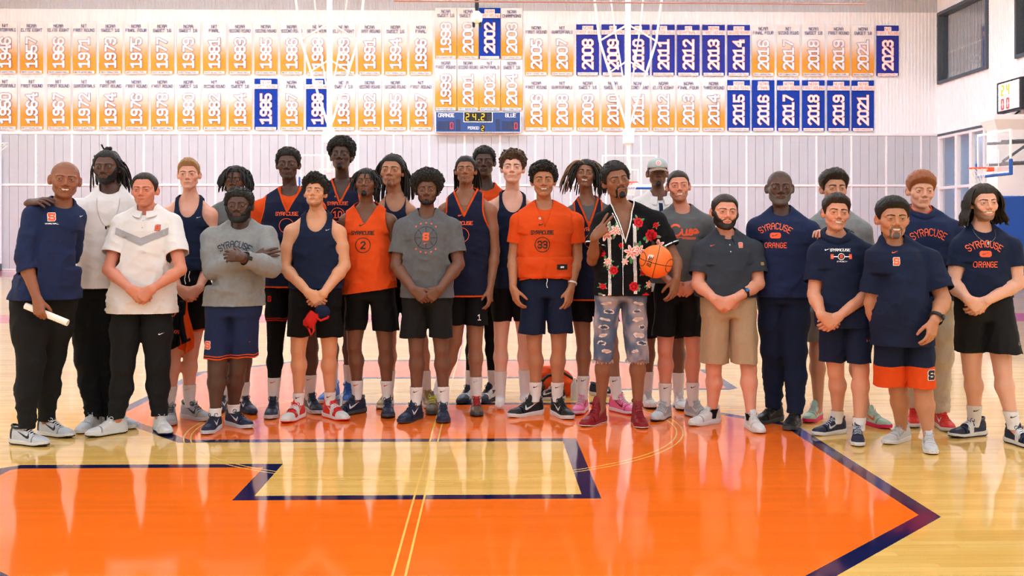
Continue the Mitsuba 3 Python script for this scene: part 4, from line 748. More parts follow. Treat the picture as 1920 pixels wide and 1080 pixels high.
   {'id':'P23','yaw':-6,'head':((2.688,8.451,1.792),0.254,-2,0,0),'neck':(2.7,8.461,1.603),'sh':((2.538,8.504,1.475),(2.906,8.456,1.466)),'el':((2.559,8.25,1.276),(2.976,8.509,1.186)),'wr':((2.398,7.857,1.451),(2.904,8.496,0.936)),'knee':((2.551,8.452,0.524),(2.814,8.329,0.537)),'ank':((2.566,8.46,0.1),(2.859,8.219,0.097)),'foot':((2.549,8.46,-36),(2.875,8.219,24)),'hem':(2.715,0.216,0.833),'hip':(2.711,8.48,0.212),'short':[(2.546,8.464,0.61,0.075),(2.826,8.341,0.622,0.074)]},
   {'id':'P24','yaw':-8,'head':((2.447,7.646,1.592),0.245,-6,0,3),'neck':(2.451,7.656,1.406),'sh':((2.344,7.702,1.299),(2.663,7.648,1.3)),'el':((2.286,7.638,1.02),(2.664,7.573,1.046)),'wr':((2.294,7.479,0.883),(2.408,7.477,0.875)),'knee':((2.476,7.747,0.462),(2.604,7.594,0.489)),'ank':((2.523,7.857,0.12),(2.579,7.556,0.126)),'foot':((2.515,7.857,-66),(2.568,7.556,-18)),'hem':(2.514,0.184,0.788),'hip':(2.516,7.675,0.182),'short':[(2.447,7.76,0.537,0.097),(2.594,7.606,0.547,0.088)]},
   {'id':'P25','yaw':-6,'head':((2.733,7.335,1.548),0.264,-6,-2,0),'neck':(2.744,7.345,1.369),'sh':((2.66,7.385,1.277),(2.979,7.343,1.263)),'el':((2.611,7.402,0.975),(3.04,7.245,1.007)),'wr':((2.675,7.417,0.748),(2.916,7.091,0.877)),'knee':((2.811,7.447,0.372),(2.931,7.305,0.37)),'ank':((2.88,7.569,0.089),(2.957,7.288,0.108)),'foot':((2.884,7.569,-52),(2.957,7.288,-16)),'hem':(2.808,0.194,0.695),'hip':(2.813,7.364,0.199),'short':[(2.758,7.461,0.407,0.116),(2.921,7.317,0.412,0.094)]},
   {'id':'P26','yaw':-4,'head':((3.227,8.091,1.765),0.256,-6,-4,2),'neck':(3.239,8.101,1.582),'sh':((3.037,8.141,1.466),(3.472,8.101,1.466)),'el':((3.003,8.169,1.165),(3.53,8.132,1.15)),'wr':((3.053,8.025,0.997),(3.41,8.098,0.976)),'knee':((3.173,8.171,0.514),(3.366,8.087,0.523)),'ank':((3.24,8.257,0.13),(3.373,8.096,0.123)),'foot':((3.236,8.257,-24),(3.377,8.096,-4)),'hem':(3.259,0.208,0.951),'hip':(3.275,8.12,0.183)},
   {'id':'P27','yaw':-4,'head':((3.452,7.546,1.66),0.231,-3,-2,-2),'neck':(3.445,7.556,1.463),'sh':((3.308,7.592,1.346),(3.648,7.56,1.346)),'el':((3.236,7.541,1.091),(3.668,7.512,1.1)),'wr':((3.266,7.38,0.998),(3.393,7.377,0.99)),'knee':((3.41,7.646,0.48),(3.559,7.496,0.499)),'ank':((3.478,7.754,0.111),(3.612,7.458,0.147)),'foot':((3.485,7.754,-70),(3.626,7.458,12)),'hem':(3.447,0.202,1.007),'hip':(3.465,7.576,0.198),'short':[(3.397,7.659,0.614,0.099),(3.566,7.509,0.623,0.12)]},
]
BALL = (1.223, 7.962, 1.242)
ONLY = None

# ---------------------------------------------------------------- people: hands, shoes, lettering on cloth
def hand_mesh(curl, spread=6, thumb=(38, 20, 15), thumb_in=0.35):
    """a right-hand template: wrist at the origin, fingers along +x, back of the hand +z, thumb on +y; curl = four fingers x three joints in degrees"""
    W = V3(-.012, 0, 0); base = [V3(.088, .030, .002), V3(.092, .010, .004), V3(.088, -.010, .003), V3(.080, -.028, 0)]
    ln = [(.041, .025, .020), (.045, .029, .021), (.041, .027, .020), (.032, .021, .018)]; rr = [.0092, .0094, .0089, .0080]
    fingers = []
    for i in range(4):
        a = math.radians(spread * (1.2 - .8 * i)); p = [base[i]]; ang = 0.0
        for k in range(3):
            ang += math.radians(curl[i][k]); d = V3(math.cos(ang) * math.cos(a), math.cos(ang) * math.sin(a), -math.sin(ang)); p.append(p[-1] + d * ln[i][k])
        fingers.append((p, [rr[i] * 1.04, rr[i], rr[i] * .92, rr[i] * .8]))
    a, b = math.radians(thumb[0]), math.radians(thumb[1]); t0 = V3(.020, .026, -.006)
    d = V3(math.cos(a), math.sin(a), -thumb_in); d = unit(d); p = [t0, t0 + d * .046]
    d = unit(d + V3(.3, -math.sin(b), -thumb_in * .5)); p.append(p[-1] + d * .033); d = unit(d + V3(.15, -math.radians(thumb[2]), -.1)); p.append(p[-1] + d * .026)
    fingers.append((p, [.0150, .0112, .0102, .0082]))
    def sdf(P):
        d = None
        for i in range(4):
            c = cone(P, V3(0, .016 - .0105 * i, 0), base[i] - V3(.004, 0, .003), .0165, .0125); d = c if d is None else smin(d, c, .016)
        d = smin(d, cone(P, (.015, .020, -.008), (.055, .030, -.008), .016, .012), .014)
        d = smin(d, ellip(P, V3(-.012, 0, 0), (.034, .0275, .0205)), .016)
        fs = None
        for p, r in fingers:
            c = chain(P, p, r, .004); fs = c if fs is None else np.minimum(fs, c)
        return smin(d, fs, .007)
    pts = np.vstack([p for p, _ in fingers] + [V3(-.045, 0, 0)[None]])
    return nets(sdf, pts.min(0) - .03, pts.max(0) + .022, .0048, steps=2)
HANDS = {}
def make_hands():
    HANDS['relaxed'] = hand_mesh([(18, 28, 18), (22, 32, 20), (26, 34, 22), (28, 34, 22)], 5, (30, 14, 10), .55)
    HANDS['over'] = hand_mesh([(30, 38, 20), (34, 42, 22), (36, 44, 22), (36, 42, 22)], 3, (34, 20, 15), .15)
    HANDS['grip'] = hand_mesh([(48, 70, 40), (52, 72, 42), (54, 74, 42), (56, 72, 40)], 2, (26, 25, 20), .9)
    HANDS['flat'] = hand_mesh([(10, 16, 10), (12, 18, 10), (14, 20, 12), (18, 22, 12)], 4, (34, 10, 5), .3)
    HANDS['peace'] = hand_mesh([(4, 6, 5), (2, 5, 5), (78, 92, 60), (82, 92, 60)], 16, (18, 50, 40), .75)
def place_hand(pose, wrist, d, dorsal, side, size=1.0):
    """side -1: the hand on the image's left (a right hand), +1: on its right"""
    v, f = HANDS[pose]; d = unit(d); n = unit(np.asarray(dorsal, float) - d * (np.asarray(dorsal) @ d)); th = np.cross(n, d) * (-side)
    M = np.stack([d, th, n], 1) * size
    if np.linalg.det(M) < 0: f = f[:, ::-1]
    return v @ M.T + wrist, f

SX = np.concatenate([[-.0849], np.linspace(-.083, -.06, 6), np.linspace(-.05, .19, 22), np.linspace(.197, .2235, 8)])
def shoe_w(x): return np.interp(x, [-.085, -.082, -.074, -.06, -.035, .03, .08, .12, .16, .19, .208, .219, .2245], [.004, .013, .025, .033, .037, .036, .042, .0475, .0470, .0395, .029, .018, .004])
def shoe_h(x, hi): return np.interp(x, [-.085, -.075, -.055, -.02, .02, .05, .08, .12, .16, .19, .21, .225], [.066, .098 + hi, .106 + hi, .104 + hi, .104 + hi, .096 + hi * .5, .078 + .1 * hi, .0645, .056, .050, .043, .030])
def shoe_z(x): return .010 * ss(.13, .225, x) ** 1.2 + .006 * ss(-.05, -.085, x)
def shoe_sole(x, fat): return shoe_z(x) + fat * np.interp(x, [-.085, .02, .12, .225], [.034, .030, .025, .022])
def shoe_parts(hi=0.0, fat=1.0, chunky=0.0):
    """{part: mesh}, toe along +x, sole on z = 0"""
    A = np.linspace(0, np.pi, 17)
    def upper(x0, x1, grow=0.0):
        R = []
        xs = SX[(SX >= x0 - 1e-9) & (SX <= x1 + 1e-9)]
        for x in xs:
            w, h, s = shoe_w(x) - .0015 + grow, shoe_h(x, hi) + grow, shoe_sole(x, fat) - .006
            neck = np.clip((h - .068) / .06, 0, 1)
            y = w * np.sign(np.cos(A)) * np.abs(np.cos(A)) ** (.75) * (1 - .22 * neck * np.sin(A) ** 2); z = s + (h - s) * np.sin(A) ** .62
            R.append(np.column_stack([0 * A + x, y, z]))
        return loft(R)
    def slab(lo, hi_, grow):
        R = []
        for x in SX:
            w = shoe_w(x) + grow + chunky * .004; xx = x + (grow + chunky * .004) * (1 if x > .2 else -1 if x < -.07 else 0)
            b, t = lo(x), hi_(x); y = np.array([w * .93, w, w, w * .97, 0, -w * .97, -w, -w, -w * .93, 0]); z = np.array([b, b + .003, t - .003, t, t, t, t - .003, b + .003, b, b])
            R.append(np.column_stack([0 * y + xx, y, z]))
        return loft(R)
    out = {'heel': upper(-.09, -.045, .0006), 'quarter': upper(-.05, .132), 'toe_cap': upper(.125, .23, .0004)}
    out['midsole'] = slab(lambda x: shoe_z(x) + .007, lambda x: shoe_sole(x, fat), .0035)
    out['outsole'] = slab(lambda x: shoe_z(x), lambda x: shoe_z(x) + .0085, .0025)
    # tongue, collar, laces
    R = []
    for x, z, w in [(.115, .064, .015), (.095, .073, .019), (.07, .084 + .1 * hi, .021), (.05, .096 + .5 * hi, .022), (.036, .118 + hi, .023), (.030, .134 + hi, .021)]:
        y = np.linspace(-1, 1, 7) * w; top = np.column_stack([0 * y + x, y, z + .004 - .010 * (y / w) ** 2]); bot = np.column_stack([0 * y + x - .004, y[::-1], z - .006 - .010 * (y[::-1] / w) ** 2]); R.append(np.vstack([top, bot]))
    out['tongue'] = loft(R)
    t = np.linspace(0, 2 * np.pi, 25)[:-1]
    out['collar'] = tube(np.column_stack([-.022 + .049 * np.cos(t), .031 * np.sin(t), .101 + hi + .008 * np.cos(t) ** 2 - .004 * np.cos(t)]), .0075, 7, closed=True)
    L = []
    for i, x in enumerate((.045, .060, .075, .090, .104)):
        y = np.linspace(-.024, .024, 7); L.append(tube(np.column_stack([x + .10 * y * (1 if i % 2 else -1), y, shoe_h(x, hi) + .0075 - 12 * y * y - .004 * (i == 4)]), .0027, 6))
    for s in (-1, 1):
        a = np.linspace(0, 2 * np.pi, 12); L.append(tube(np.column_stack([.048 + .010 * np.cos(a), s * (.014 + .013 * (1 - np.cos(a)) / 2 * 1.5), .105 + hi * .6 + .011 * np.sin(a)]), .0022, 5))
    out['lace'] = join(L)
    tk = tick(.105); tv, tf = tm2 = flat(shapely.segmentize(tk, .006)); M = []
    m = trimesh.Trimesh(tv, tf, process=False); tv, tf = trimesh.remesh.subdivide_to_size(m.vertices, m.faces, .014)
    for s in (-1, 1):
        x = .050 - tv[:, 0]; z = .060 + tv[:, 1] * .85; h, so = shoe_h(x, hi), shoe_sole(x, fat) - .006
        k = np.clip((z - so) / (h - so), 0, .97) ** (1 / .62); cs = np.sqrt(np.maximum(1 - k * k, 0)); neck = np.clip((h - .068) / .06, 0, 1)
        y = s * ((shoe_w(x) - .0015) * cs ** .75 * (1 - .22 * neck * k * k) + .0022)
        M.append((np.column_stack([x, y, z]), tf if s < 0 else tf[:, ::-1]))
    out['tick_logo'] = join(M)
    S = []                                                   # a strap over the instep
    for x in np.linspace(.052, .094, 6):
        w, h, so = shoe_w(x) + .003, shoe_h(x, hi) + .0085, shoe_sole(x, fat) - .004
        S.append(np.column_stack([0 * A + x, w * np.sign(np.cos(A)) * np.abs(np.cos(A)) ** .75, so + (h - so) * np.sin(A) ** .62]))
    out['strap'] = loft(S, caps=False)
    return out

def drape(poly, cloth, o, ux, face, lift=.003, size=.012):
    """lays a shapely shape (metres, centred) on a cloth mesh: o a point in front of it, ux the shape's x axis, face the way it faces; returns a mesh"""
    v, f = flat(shapely.segmentize(poly, .02)); v, f = trimesh.remesh.subdivide_to_size(v, f, size); v, f = np.asarray(v), np.asarray(f)
    uz = np.cross(unit(-np.asarray(face)), -unit(ux)) ; uz = unit(uz) if uz[2] > 0 else -unit(uz)
    P = o + v[:, :1] * unit(ux) + v[:, 1:2] * uz
    m = trimesh.Trimesh(cloth[0], cloth[1], process=False)
    d = -unit(face); org = P - d * .6
    loc, ri, _ = m.ray.intersects_location(org, np.repeat(d[None], len(org), 0), multiple_hits=False)
    t = np.full(len(P), np.nan); t[ri] = ((loc - org[ri]) @ d)
    bad = np.isnan(t)
    if bad.all(): return None
    if bad.any():
        f = f[~bad[f].any(1)]; t[bad] = np.nanmedian(t)
        if not len(f): return None
    q = org + d * (t - lift)[:, None]
    nrm = np.cross(q[f[:, 1]] - q[f[:, 0]], q[f[:, 2]] - q[f[:, 0]]).sum(0)
    if nrm @ np.asarray(face) < 0: f = f[:, ::-1]
    return compact(q, f)

# ---------------------------------------------------------------- people: one figure
def interp_z(z, zs, vs): return np.interp(z, zs, vs)
def fold(P, amp, sx=9.0, sz=3.0, seed=0):
    """soft cloth folds, some of them creases"""
    n = meshkit.noise(P @ np.array([[1, 0, .35], [0, 1, 0], [-.35, 0, 1]]) * V3(sx, sx, sz) * 1.25 + seed * 1.7, seed + 11)
    return amp * .9 * (np.maximum(0, 1 - np.abs(2 * n - 1) * 2.2) ** 1.5) * -1 + amp * (meshkit.fbm(P * V3(sx, sx, sz) + seed * 3.1, 2, seed) - .5) * 2
class Fig:
    def __init__(s, o, st):
        s.o, s.st, s.parts = o, st, []
        a = math.radians(o['yaw']); s.ux, s.uy = V3(math.cos(a), math.sin(a), 0), V3(-math.sin(a), math.cos(a), 0)
        (hx, hy, hz), hh, hyaw, hp, hr = o['head']; s.hh = hh * st.get('hscale', 1); s.sc = s.hh / .235
        s.R = rot(hyaw, hp, hr); s.hc = V3(hx, hy, hz); s.H = hz + hh / 2
        s.N = V3(*o['neck']); s.Nb = s.N + s.uy * .050 + V3(0, 0, .02)
        s.S = [V3(*p) for p in o['sh']]; s.E = [V3(*p) for p in o['el']]; s.W = [V3(*p) for p in o['wr']]
        s.K = [V3(*p) for p in o['knee']]; s.A = [V3(p[0], p[1], max(p[2], .085)) for p in o['ank']]
        hx, hy, hw = o['hip']; s.hw = hw; s.zc = .475 * s.H; s.pel = V3(hx, hy, s.zc); s.hemx, s.hemw, s.hemz = o['hem']
        # how far out the shoulders reach decides the chest; the body inside the clothes is narrower than they are
        s.sw = np.linalg.norm((s.S[1] - s.S[0])) / 2; s.g = st.get('g', 1.0)
        s.hwb = min(hw * .86, .185 * s.g); s.sk = lin(st['skin']); s.sk = s.sk * (.76 + .26 * min(s.sk[1] / .30, 1))
        for i in (0, 1):                                           # hip joints
            pass
        s.hip = [s.pel - s.ux * s.hwb * .52 + V3(0, 0, .07), s.pel + s.ux * s.hwb * .52 + V3(0, 0, .07)]
    def loc(s, P):
        """(sideways, backward, height) in the frame of the trunk, whose axis runs from the pelvis to the neck"""
        t = np.clip((P[:, 2] - s.zc) / (s.Nb[2] - s.zc), -.4, 1.15)[:, None]
        c = s.pel + (s.Nb - s.pel) * t; d = P - c
        return d @ s.ux, d @ s.uy, P[:, 2], t[:, 0]
    # -- the body
    def trunk(s, P, ease=0.0):
        x, y, z, t = s.loc(P); g, b = s.g, s.st.get('belly', 0.0)
        ts = [-.15, -.03, .10, .26, .45, .62, .78, .90, 1.0, 1.1]
        a = np.interp(t, ts, [.02, s.hwb * .8, s.hwb, s.hwb * .96, (s.hwb + s.sw * .86) * .47, s.sw * .86, s.sw * .93, s.sw * .80, .065, .05])
        d = np.interp(t, ts, [.02, .09 * g, .118 * g, .118 * g, .108 * g, .116 * g, .122 * g, .098 * g, .062, .05]) + np.where(y < 0, b * np.exp(-((t - .32) / .28) ** 2), 0)
        q = (np.abs(x / a) ** 2.4 + np.abs(y / d) ** 2.4 + 1e-9) ** (1 / 2.4)
        r = (q - 1) * np.minimum(a, d) * .9 - ease
        r = smax(r, z - (s.Nb[2] + .03), .03); return smax(r, (s.zc + .035) - z, .03)
    def shoulders(s, P, r=.046, rs=.056, e=0.0):
        d = None
        for i in (0, 1):
            u = unit(s.S[i] - s.Nb)
            c = cone(P, s.Nb + V3(0, 0, s.st.get('trap', .026)), s.S[i] + V3(0, 0, .004), r * .92 + e, r * .98 + e)
            c = smin(c, ball(P, s.S[i] - V3(0, 0, .008), rs * (.6 + .4 * s.g) + e), .03); d = c if d is None else np.minimum(d, c)
        return d
    def arm_radii(s): m = s.st.get('arm', 1.0) * (.55 + .45 * s.g); return m
    def arm(s, P, i, e=0.0):
        m = s.arm_radii(); S, E, W = s.S[i], s.E[i], s.W[i]
        d = chain(P, [S, S + (E - S) * .45, E], np.array([.053, .0515, .040]) * m + e, .02)
        return smin(d, chain(P, [E, E + (W - E) * .28, W], np.array([.0395, .043, .0275]) * m + e, .02), .02)
    def leg_pts(s, i):
        h, k, a = s.hip[i], s.K[i], s.A[i]; m = s.st.get('leg', 1.0) * (.5 + .5 * s.g)
        f = math.radians(s.o['foot'][i][2]); fd = V3(math.sin(f), -math.cos(f), 0)
        return h, k, a, k + (a - k) * .30 - fd * .012, fd, m
    def leg(s, P, i, e=0.0):
        h, k, a, c, fd, m = s.leg_pts(i)
        d = chain(P, [h, h + (k - h) * .5, k], np.array([.094, .080, .056]) * m + e, .03)
        d = smin(d, chain(P, [k, c, a], np.array([.052, .0575, .0335]) * m + e, .03), .02)
        big = s.st.get('noshoes'); d = smin(d, cone(P, a - fd * .01 - V3(0, 0, .03), a + fd * (.16 if big else .085) - V3(0, 0, a[2] - (.040 if big else .046)), (.036 if big else .028) + e, (.030 if big else .020) + e), .02)
        return smax(d, (.026 - e) - P[:, 2], .01)
    def body_sdf(s, P):
        d = smin(s.trunk(P), s.shoulders(P), .035)
        d = smin(d, cone(P, s.Nb - V3(0, 0, .03), s.hc + s.R @ V3(0, .03, -.03) * s.sc, .058 * s.st.get('neck', 1.0), .045), .03)
        for i in (0, 1):
            d = smin(d, s.arm(P, i), .022); d = smin(d, s.leg(P, i), .028)
        return d
    def bounds(s, pts, m): p = np.array(pts); return p.min(0) - m - V3(0, .09, 0), p.max(0) + m
    def skin(s):
        pts = [s.pel, s.Nb, *s.S, *s.E, *s.W, *s.K, *s.A] + [s.A[i] + s.leg_pts(i)[4] * .16 - V3(0, 0, .09) for i in (0, 1)]
        lo, hi = s.bounds(pts, .15); lo[2] = 0.0; hi[2] = s.hc[2] + .02
        v, f = nets(s.body_sdf, lo, hi, .0175)
        k = (v - s.hc); c = s.sk * (1 + .06 * (meshkit.noise(v * 9, 3)[:, None] - .5)); ps = [(v, f, c)]
        for i in (0, 1):                                           # hands
            pose, d, n = s.st.get('hands', (('relaxed',),) * 2)[i] if isinstance(s.st.get('hands', 0), tuple) else s.auto_hand(i)
            fa = unit(s.W[i] - s.E[i]); d = fa if d is None else unit(d)
            if pose is None: continue
            hv, hf = place_hand(pose, s.W[i], d, n, -1 if i == 0 else 1, s.st.get('hsize', 1.06))
            kk = (hv - s.W[i]) @ d; ps.append((hv, hf, s.sk * (1 - .12 * ss(.09, .15, kk)[:, None] * V3(.6, 1, 1))))
        # the head, its eyes, hair and so on
        q = dict(fw=1, jw=1, nw=1.2, lf=1.1, smile=0, neck=1.0, eye=.68); q.update(s.st.get('face', {})); q['eye'] = .30 + .45 * q['eye']; s.q = q; q['neck'] *= s.st.get('neck', 1.0) * .97
        s.wx = 1.12 * q.pop('wide', 1.0); nv = s.R.T @ (s.Nb + V3(0, 0, -.015) - s.hc) / s.sc / V3(s.wx, 1, 1); q['neck'] /= 1.06; s.head = Head(q, nv)
        hv, hf = s.head.mesh(); lipc = lin(s.st['lip']) if 'lip' in s.st else s.sk * V3(.78, .52, .50) + V3(.02, .002, .002)
        stub = s.st.get('stubble'); fn = None
        if stub:
            bm = beard_mask(stub[0]); fn = lambda P: np.clip(bm(P) / .006, 0, 1) * stub[2]
        scalp = s.st.get('scalp')
        if scalp:
            g0 = fn; fn = lambda P: np.maximum(g0(P) if g0 else 0, np.clip(hairline(P, q) / .012, 0, 1) * scalp[1])
        c = s.head.skin(s.sk, lipc, fn, lin((stub or scalp or [0, (20, 16, 14)])[1] if stub else scalp[0]) if (stub or scalp) else None).reshape(-1, 3)
        c = np.vstack([c, c[:1]]); s.hw_ = lambda v: (np.asarray(v) * (V3(s.wx, 1, 1) * s.sc)) @ s.R.T + s.hc
        ps.append((s.hw_(hv), hf, c))
        V, F, C = s.unite(ps)
        s.add('body', (V, F), 'skin', True, C)
    def unite(s, ps):
        try:
            M = None
            for v, f, c in ps:
                m = manifold3d.Manifold(manifold3d.Mesh(np.hstack([v, c]).astype(np.float32), f.astype(np.uint32)))
                if m.is_empty() or m.status() != manifold3d.Error.NoError: raise ValueError(str(m.status()))
                if m.volume() < 0: raise ValueError('inside out')
                M = m if M is None else M + m
            m = M.to_mesh(); A = np.array(m.vert_properties, float); F = np.array(m.tri_verts)
            key = np.round(A[:, :3] * 1e5).astype(np.int64); _, first, inv = np.unique(key, axis=0, return_index=True, return_inverse=True)
            F = inv.reshape(-1)[F]; A = A[first]; F = F[(F[:, 0] != F[:, 1]) & (F[:, 1] != F[:, 2]) & (F[:, 0] != F[:, 2])]
            s.united = True
            return A[:, :3], F, A[:, 3:]
        except Exception as e:
            s.united = str(e)
            v, f = join([(v, f) for v, f, _ in ps]); return v, f, np.vstack([np.broadcast_to(c, v_.shape) for v_, _, c in ps])
    def auto_hand(s, i):
        sd = -1 if i == 0 else 1; pose = s.st.get('pose', 'clasp')
        if pose == 'clasp':
            top = s.st.get('top', 0)
            return ('over', -sd * s.ux * .72 - V3(0, 0, .62) + s.uy * (.02 if i == top else .10), -s.uy + V3(0, 0, .15) + s.ux * sd * .15)
        return ('relaxed', -s.uy * .12 - V3(0, 0, 1), s.ux * sd - s.uy * .35)
    def add(s, key, m, bsdf, smooth=False, color=None, label=None): s.parts.append((key, m, bsdf, smooth, color, label))
    # -- face and hair
    def face_parts(s):
        q, H, st = s.q, s.head, s.st; rng = np.random.default_rng(int(s.o['id'][1:]) * 7 + 1)
        for sd in (-1, 1):
            v, f = ICO[3]; iris = lin(st.get('iris', (52, 32, 22))); k = -v[:, 1]
            c = np.where((k > .895)[:, None], iris, lin(st.get('white', (158, 144, 138)))); c = np.where((k > .968)[:, None], .004, c)
            gz = st.get('gaze', (0, 0)); g = rot(gz[0] - s.o['head'][2] * st.get('gfix', .5), gz[1] - s.o['head'][3] * .6)
            s.add('eye', (s.hw_((v @ g.T) * .0137 + V3(sd * .0315, -.0724, .002)), f), 'eye', True, c)
        hb = st.get('haircol', 'hair_black')
        bv, bf = H.patch(brow_mask(q), lambda P, m: .0011 + 0 * m, e0=6, e1=40, p0=-58, p1=58, de=1.0, dp=1.4)
        s.add('eyebrows', (s.hw_(bv), bf), st.get('browcol', hb), True)
        if q['smile'] >= 2:
            a = np.linspace(-1, 1, 15); w = .023
            tv = np.array([(w * t, -.0935 + .0105 * t * t, zz + .005 * t * t) for t in a for zz in (-.0560, -.0680)]); k = 2 * np.arange(14)
            s.add('teeth', (s.hw_(tv), np.vstack([np.stack([k, k + 1, k + 3], 1), np.stack([k, k + 3, k + 2], 1)])), 'teeth', True)
        for kind, th, col in st.get('beard', ()):
            bm = beard_mask(kind)
            bv, bf = H.patch(lambda P: bm(P) + .0022 * lump(P, 260, 3), lambda P, m: (.0004 + th * ss(0, .010, m)) * (1 + .5 * lump(P, 300, 5)), e0=-66, e1=16, p0=-100, p1=100, de=1.7, dp=1.8)
            s.add('beard', (s.hw_(bv), bf), col, True)
        s.hair(rng, hb)
    def hair(s, rng, hb):
        st, H, q = s.st, s.head, s.q; kind = st.get('hair'); n = int(s.o['id'][1:])
        if not kind: return
        mk = lambda P: hairline(P, q) + .003 * lump(P, 130, n); ps = []; sm = 45
        up = lambda P: ss(-.01, .075, P[..., 2])
        k, a = kind[0], kind[1:]
        if k == 'afro': sm = True
        if k == 'long': ps += long_hair(H, mk, n)
        if k in ('buzz', 'short', 'comb', 'wavy'):
            tk, sd = a[0], a[1]
            def th(P, m):
                base = sd + (tk - sd) * up(P); strand = lump(P * V3(1, .45, .45), 170 if k != 'wavy' else 60, n, 3)
                quiff = (a[2] * np.exp(-((P[..., 0] - (a[3] if len(a) > 3 else 0)) / .05) ** 2) * ss(.02, -.06, P[..., 1]) * up(P)) if len(a) > 2 else 0
                return (base + quiff) * (.25 + .75 * ss(0, .012, m)) * (1 + (.9 if k == 'wavy' else .55) * strand)
            ps.append(H.patch(mk, th, de=2.2, dp=2.4))
            if k == 'wavy': v, f = ps[0]; ps.append(tufts(v, f, rng, a[4] if len(a) > 4 else 160, .006, .010, .2))
        elif k == 'afro':
            tk, sd, nt, r = a[:4]
            th = lambda P, m: (sd + (tk - sd) * ss(-.01, .09, P[..., 2])) * (.35 + .65 * ss(0, .022, m)) * (1 + .35 * lump(P, 70, n))
            ps.append(H.patch(mk, th, de=3, dp=3.2)); v, f = ps[0]; ps.append(tufts(v, f, rng, nt, r * .7, r * 1.25, .25))
        elif k == 'locks':
            kw = a[0]; base = kw.pop('base', .006) if 'base' in kw else .006; cnt = kw.pop('n')
            ps.append(H.patch(mk, lambda P, m: base * (.4 + .6 * ss(0, .02, m)) * (1 + .8 * lump(P, 110, n)), de=3, dp=3.2))
            lm = kw.pop('where', None); mask = mk if lm is None else (lambda P: np.minimum(mk(P), lm(P)))
            ps.append(locks(H, rng, cnt, kw.pop('length'), kw.pop('rad'), mask, **kw))
        s.add('hair', (lambda m: (s.hw_(m[0]), m[1]))(join(ps)), hb, sm)
    # -- clothes
    def neck_fn(s, P, kind, e=0.0):
        """positive where the cloth stays; the neck opening is a column round the neck"""
        x, y, z, t = s.loc(P); d = P - s.Nb; x, y = d @ s.ux, d @ s.uy
        r = s.st.get('collar', .067) + e
        f = np.maximum((np.hypot(x / (r + .006), (y + .026) / (r + .020)) - 1) * .075, (s.N[2] - s.st.get('necklow', .010) - e + 5.5 * x * x) - z)
        if kind[0] == 'v':
            zv = s.N[2] - kind[1]; f = np.minimum(f, np.where(y < .0, (np.abs(x) - np.maximum(z - zv, -1) * (r / (s.N[2] + .025 - zv))) * .75 - e * .6, .1))
        if kind[0] == 'scoop':
            f = np.minimum(f, np.where(y < .02, (np.hypot(x / (kind[2] + e), (z - s.N[2] - .045) / (kind[1] + .045 + e)) - 1) * .07, .1))
        return f
    def shirt_sdf(s, P, c):
        x, y, z, t = s.loc(P); ea = c.get('ease', .012)
        zch = s.zc + .70 * (s.Nb[2] - s.zc); cw = s.sw * .93 + .012 + ea
        u = np.clip((zch - z) / max(zch - s.hemz, .1), 0, 1.15)
        hemoff = (s.hemx - (s.pel[0] + (s.Nb[0] - s.pel[0]) * (s.hemz - s.zc) / (s.Nb[2] - s.zc)))
        hd = c.get('hemd', .14 * s.g + ea); sa = abs(s.ux[1]); hemw = math.sqrt(max(s.hemw ** 2 - (hd * sa) ** 2, .01)) / s.ux[0]
        a = np.where(z < zch, cw + (hemw - cw) * u ** c.get('hang', .8), np.interp(t, [.70, .78, .9, 1.0], [cw, s.sw * .95 + .008 + ea, s.sw * .85 + .006 + ea, .075]))
        for i, sd in ((0, -1), (1, 1)):                           # the cloth stays inside hanging arms
            S, E = s.S[i], s.E[i]; tt = np.clip((S[2] - z) / max(S[2] - E[2], .05), 0, 1.3)[:, None]; A = S + (E - S) * tt
            cc = s.pel + (s.Nb - s.pel) * np.clip((z - s.zc) / (s.Nb[2] - s.zc), -.4, 1.15)[:, None]; lat = np.abs((A - cc) @ s.ux)
            a = np.where((x * sd > 0) & (z < S[2] - .10) & (z > E[2] - .12), np.minimum(a, np.maximum(lat - .018, .12)), a)
        g, b = s.g, s.st.get('belly', 0.0); dp = .122 * g + .016 + ea
        d = np.where(z < zch, dp + (c.get('hemd', dp)-dp) * u, np.interp(t, [.70, .8, .9, 1.0], [dp, dp, .106 * g + .008 + ea, .075])) + np.where(y < 0, b * np.exp(-((t - .30) / .30) ** 2), 0)
        q = (np.abs((x - hemoff * u) / a) ** 2.5 + np.abs(y / d) ** 2.5 + 1e-9) ** (1 / 2.5)
        r = (q - 1) * np.minimum(a, d) * .9
        r = smax(r, z - (s.Nb[2] + .04), .03)
        r = smax(r, s.hemz - .07 - z, .01)
        r = smin(r, s.shoulders(P, .046, .056, .009 + ea * .5), .03)
        amp = c.get('fold', .0095) * 1.25; r = r + (fold(P, amp, 8, 2.6, c['seed']) + fold(P, amp * .5, 5, 14, c['seed'] + 9)) * np.clip((zch - z) / .15 + .5, .35, 1)
        r = np.minimum(r, s.trunk(P) - .007)
        if s.under is not None: r = np.minimum(r, np.maximum(s.under(P) - .007, s.hemz - .07 - z))
        return r
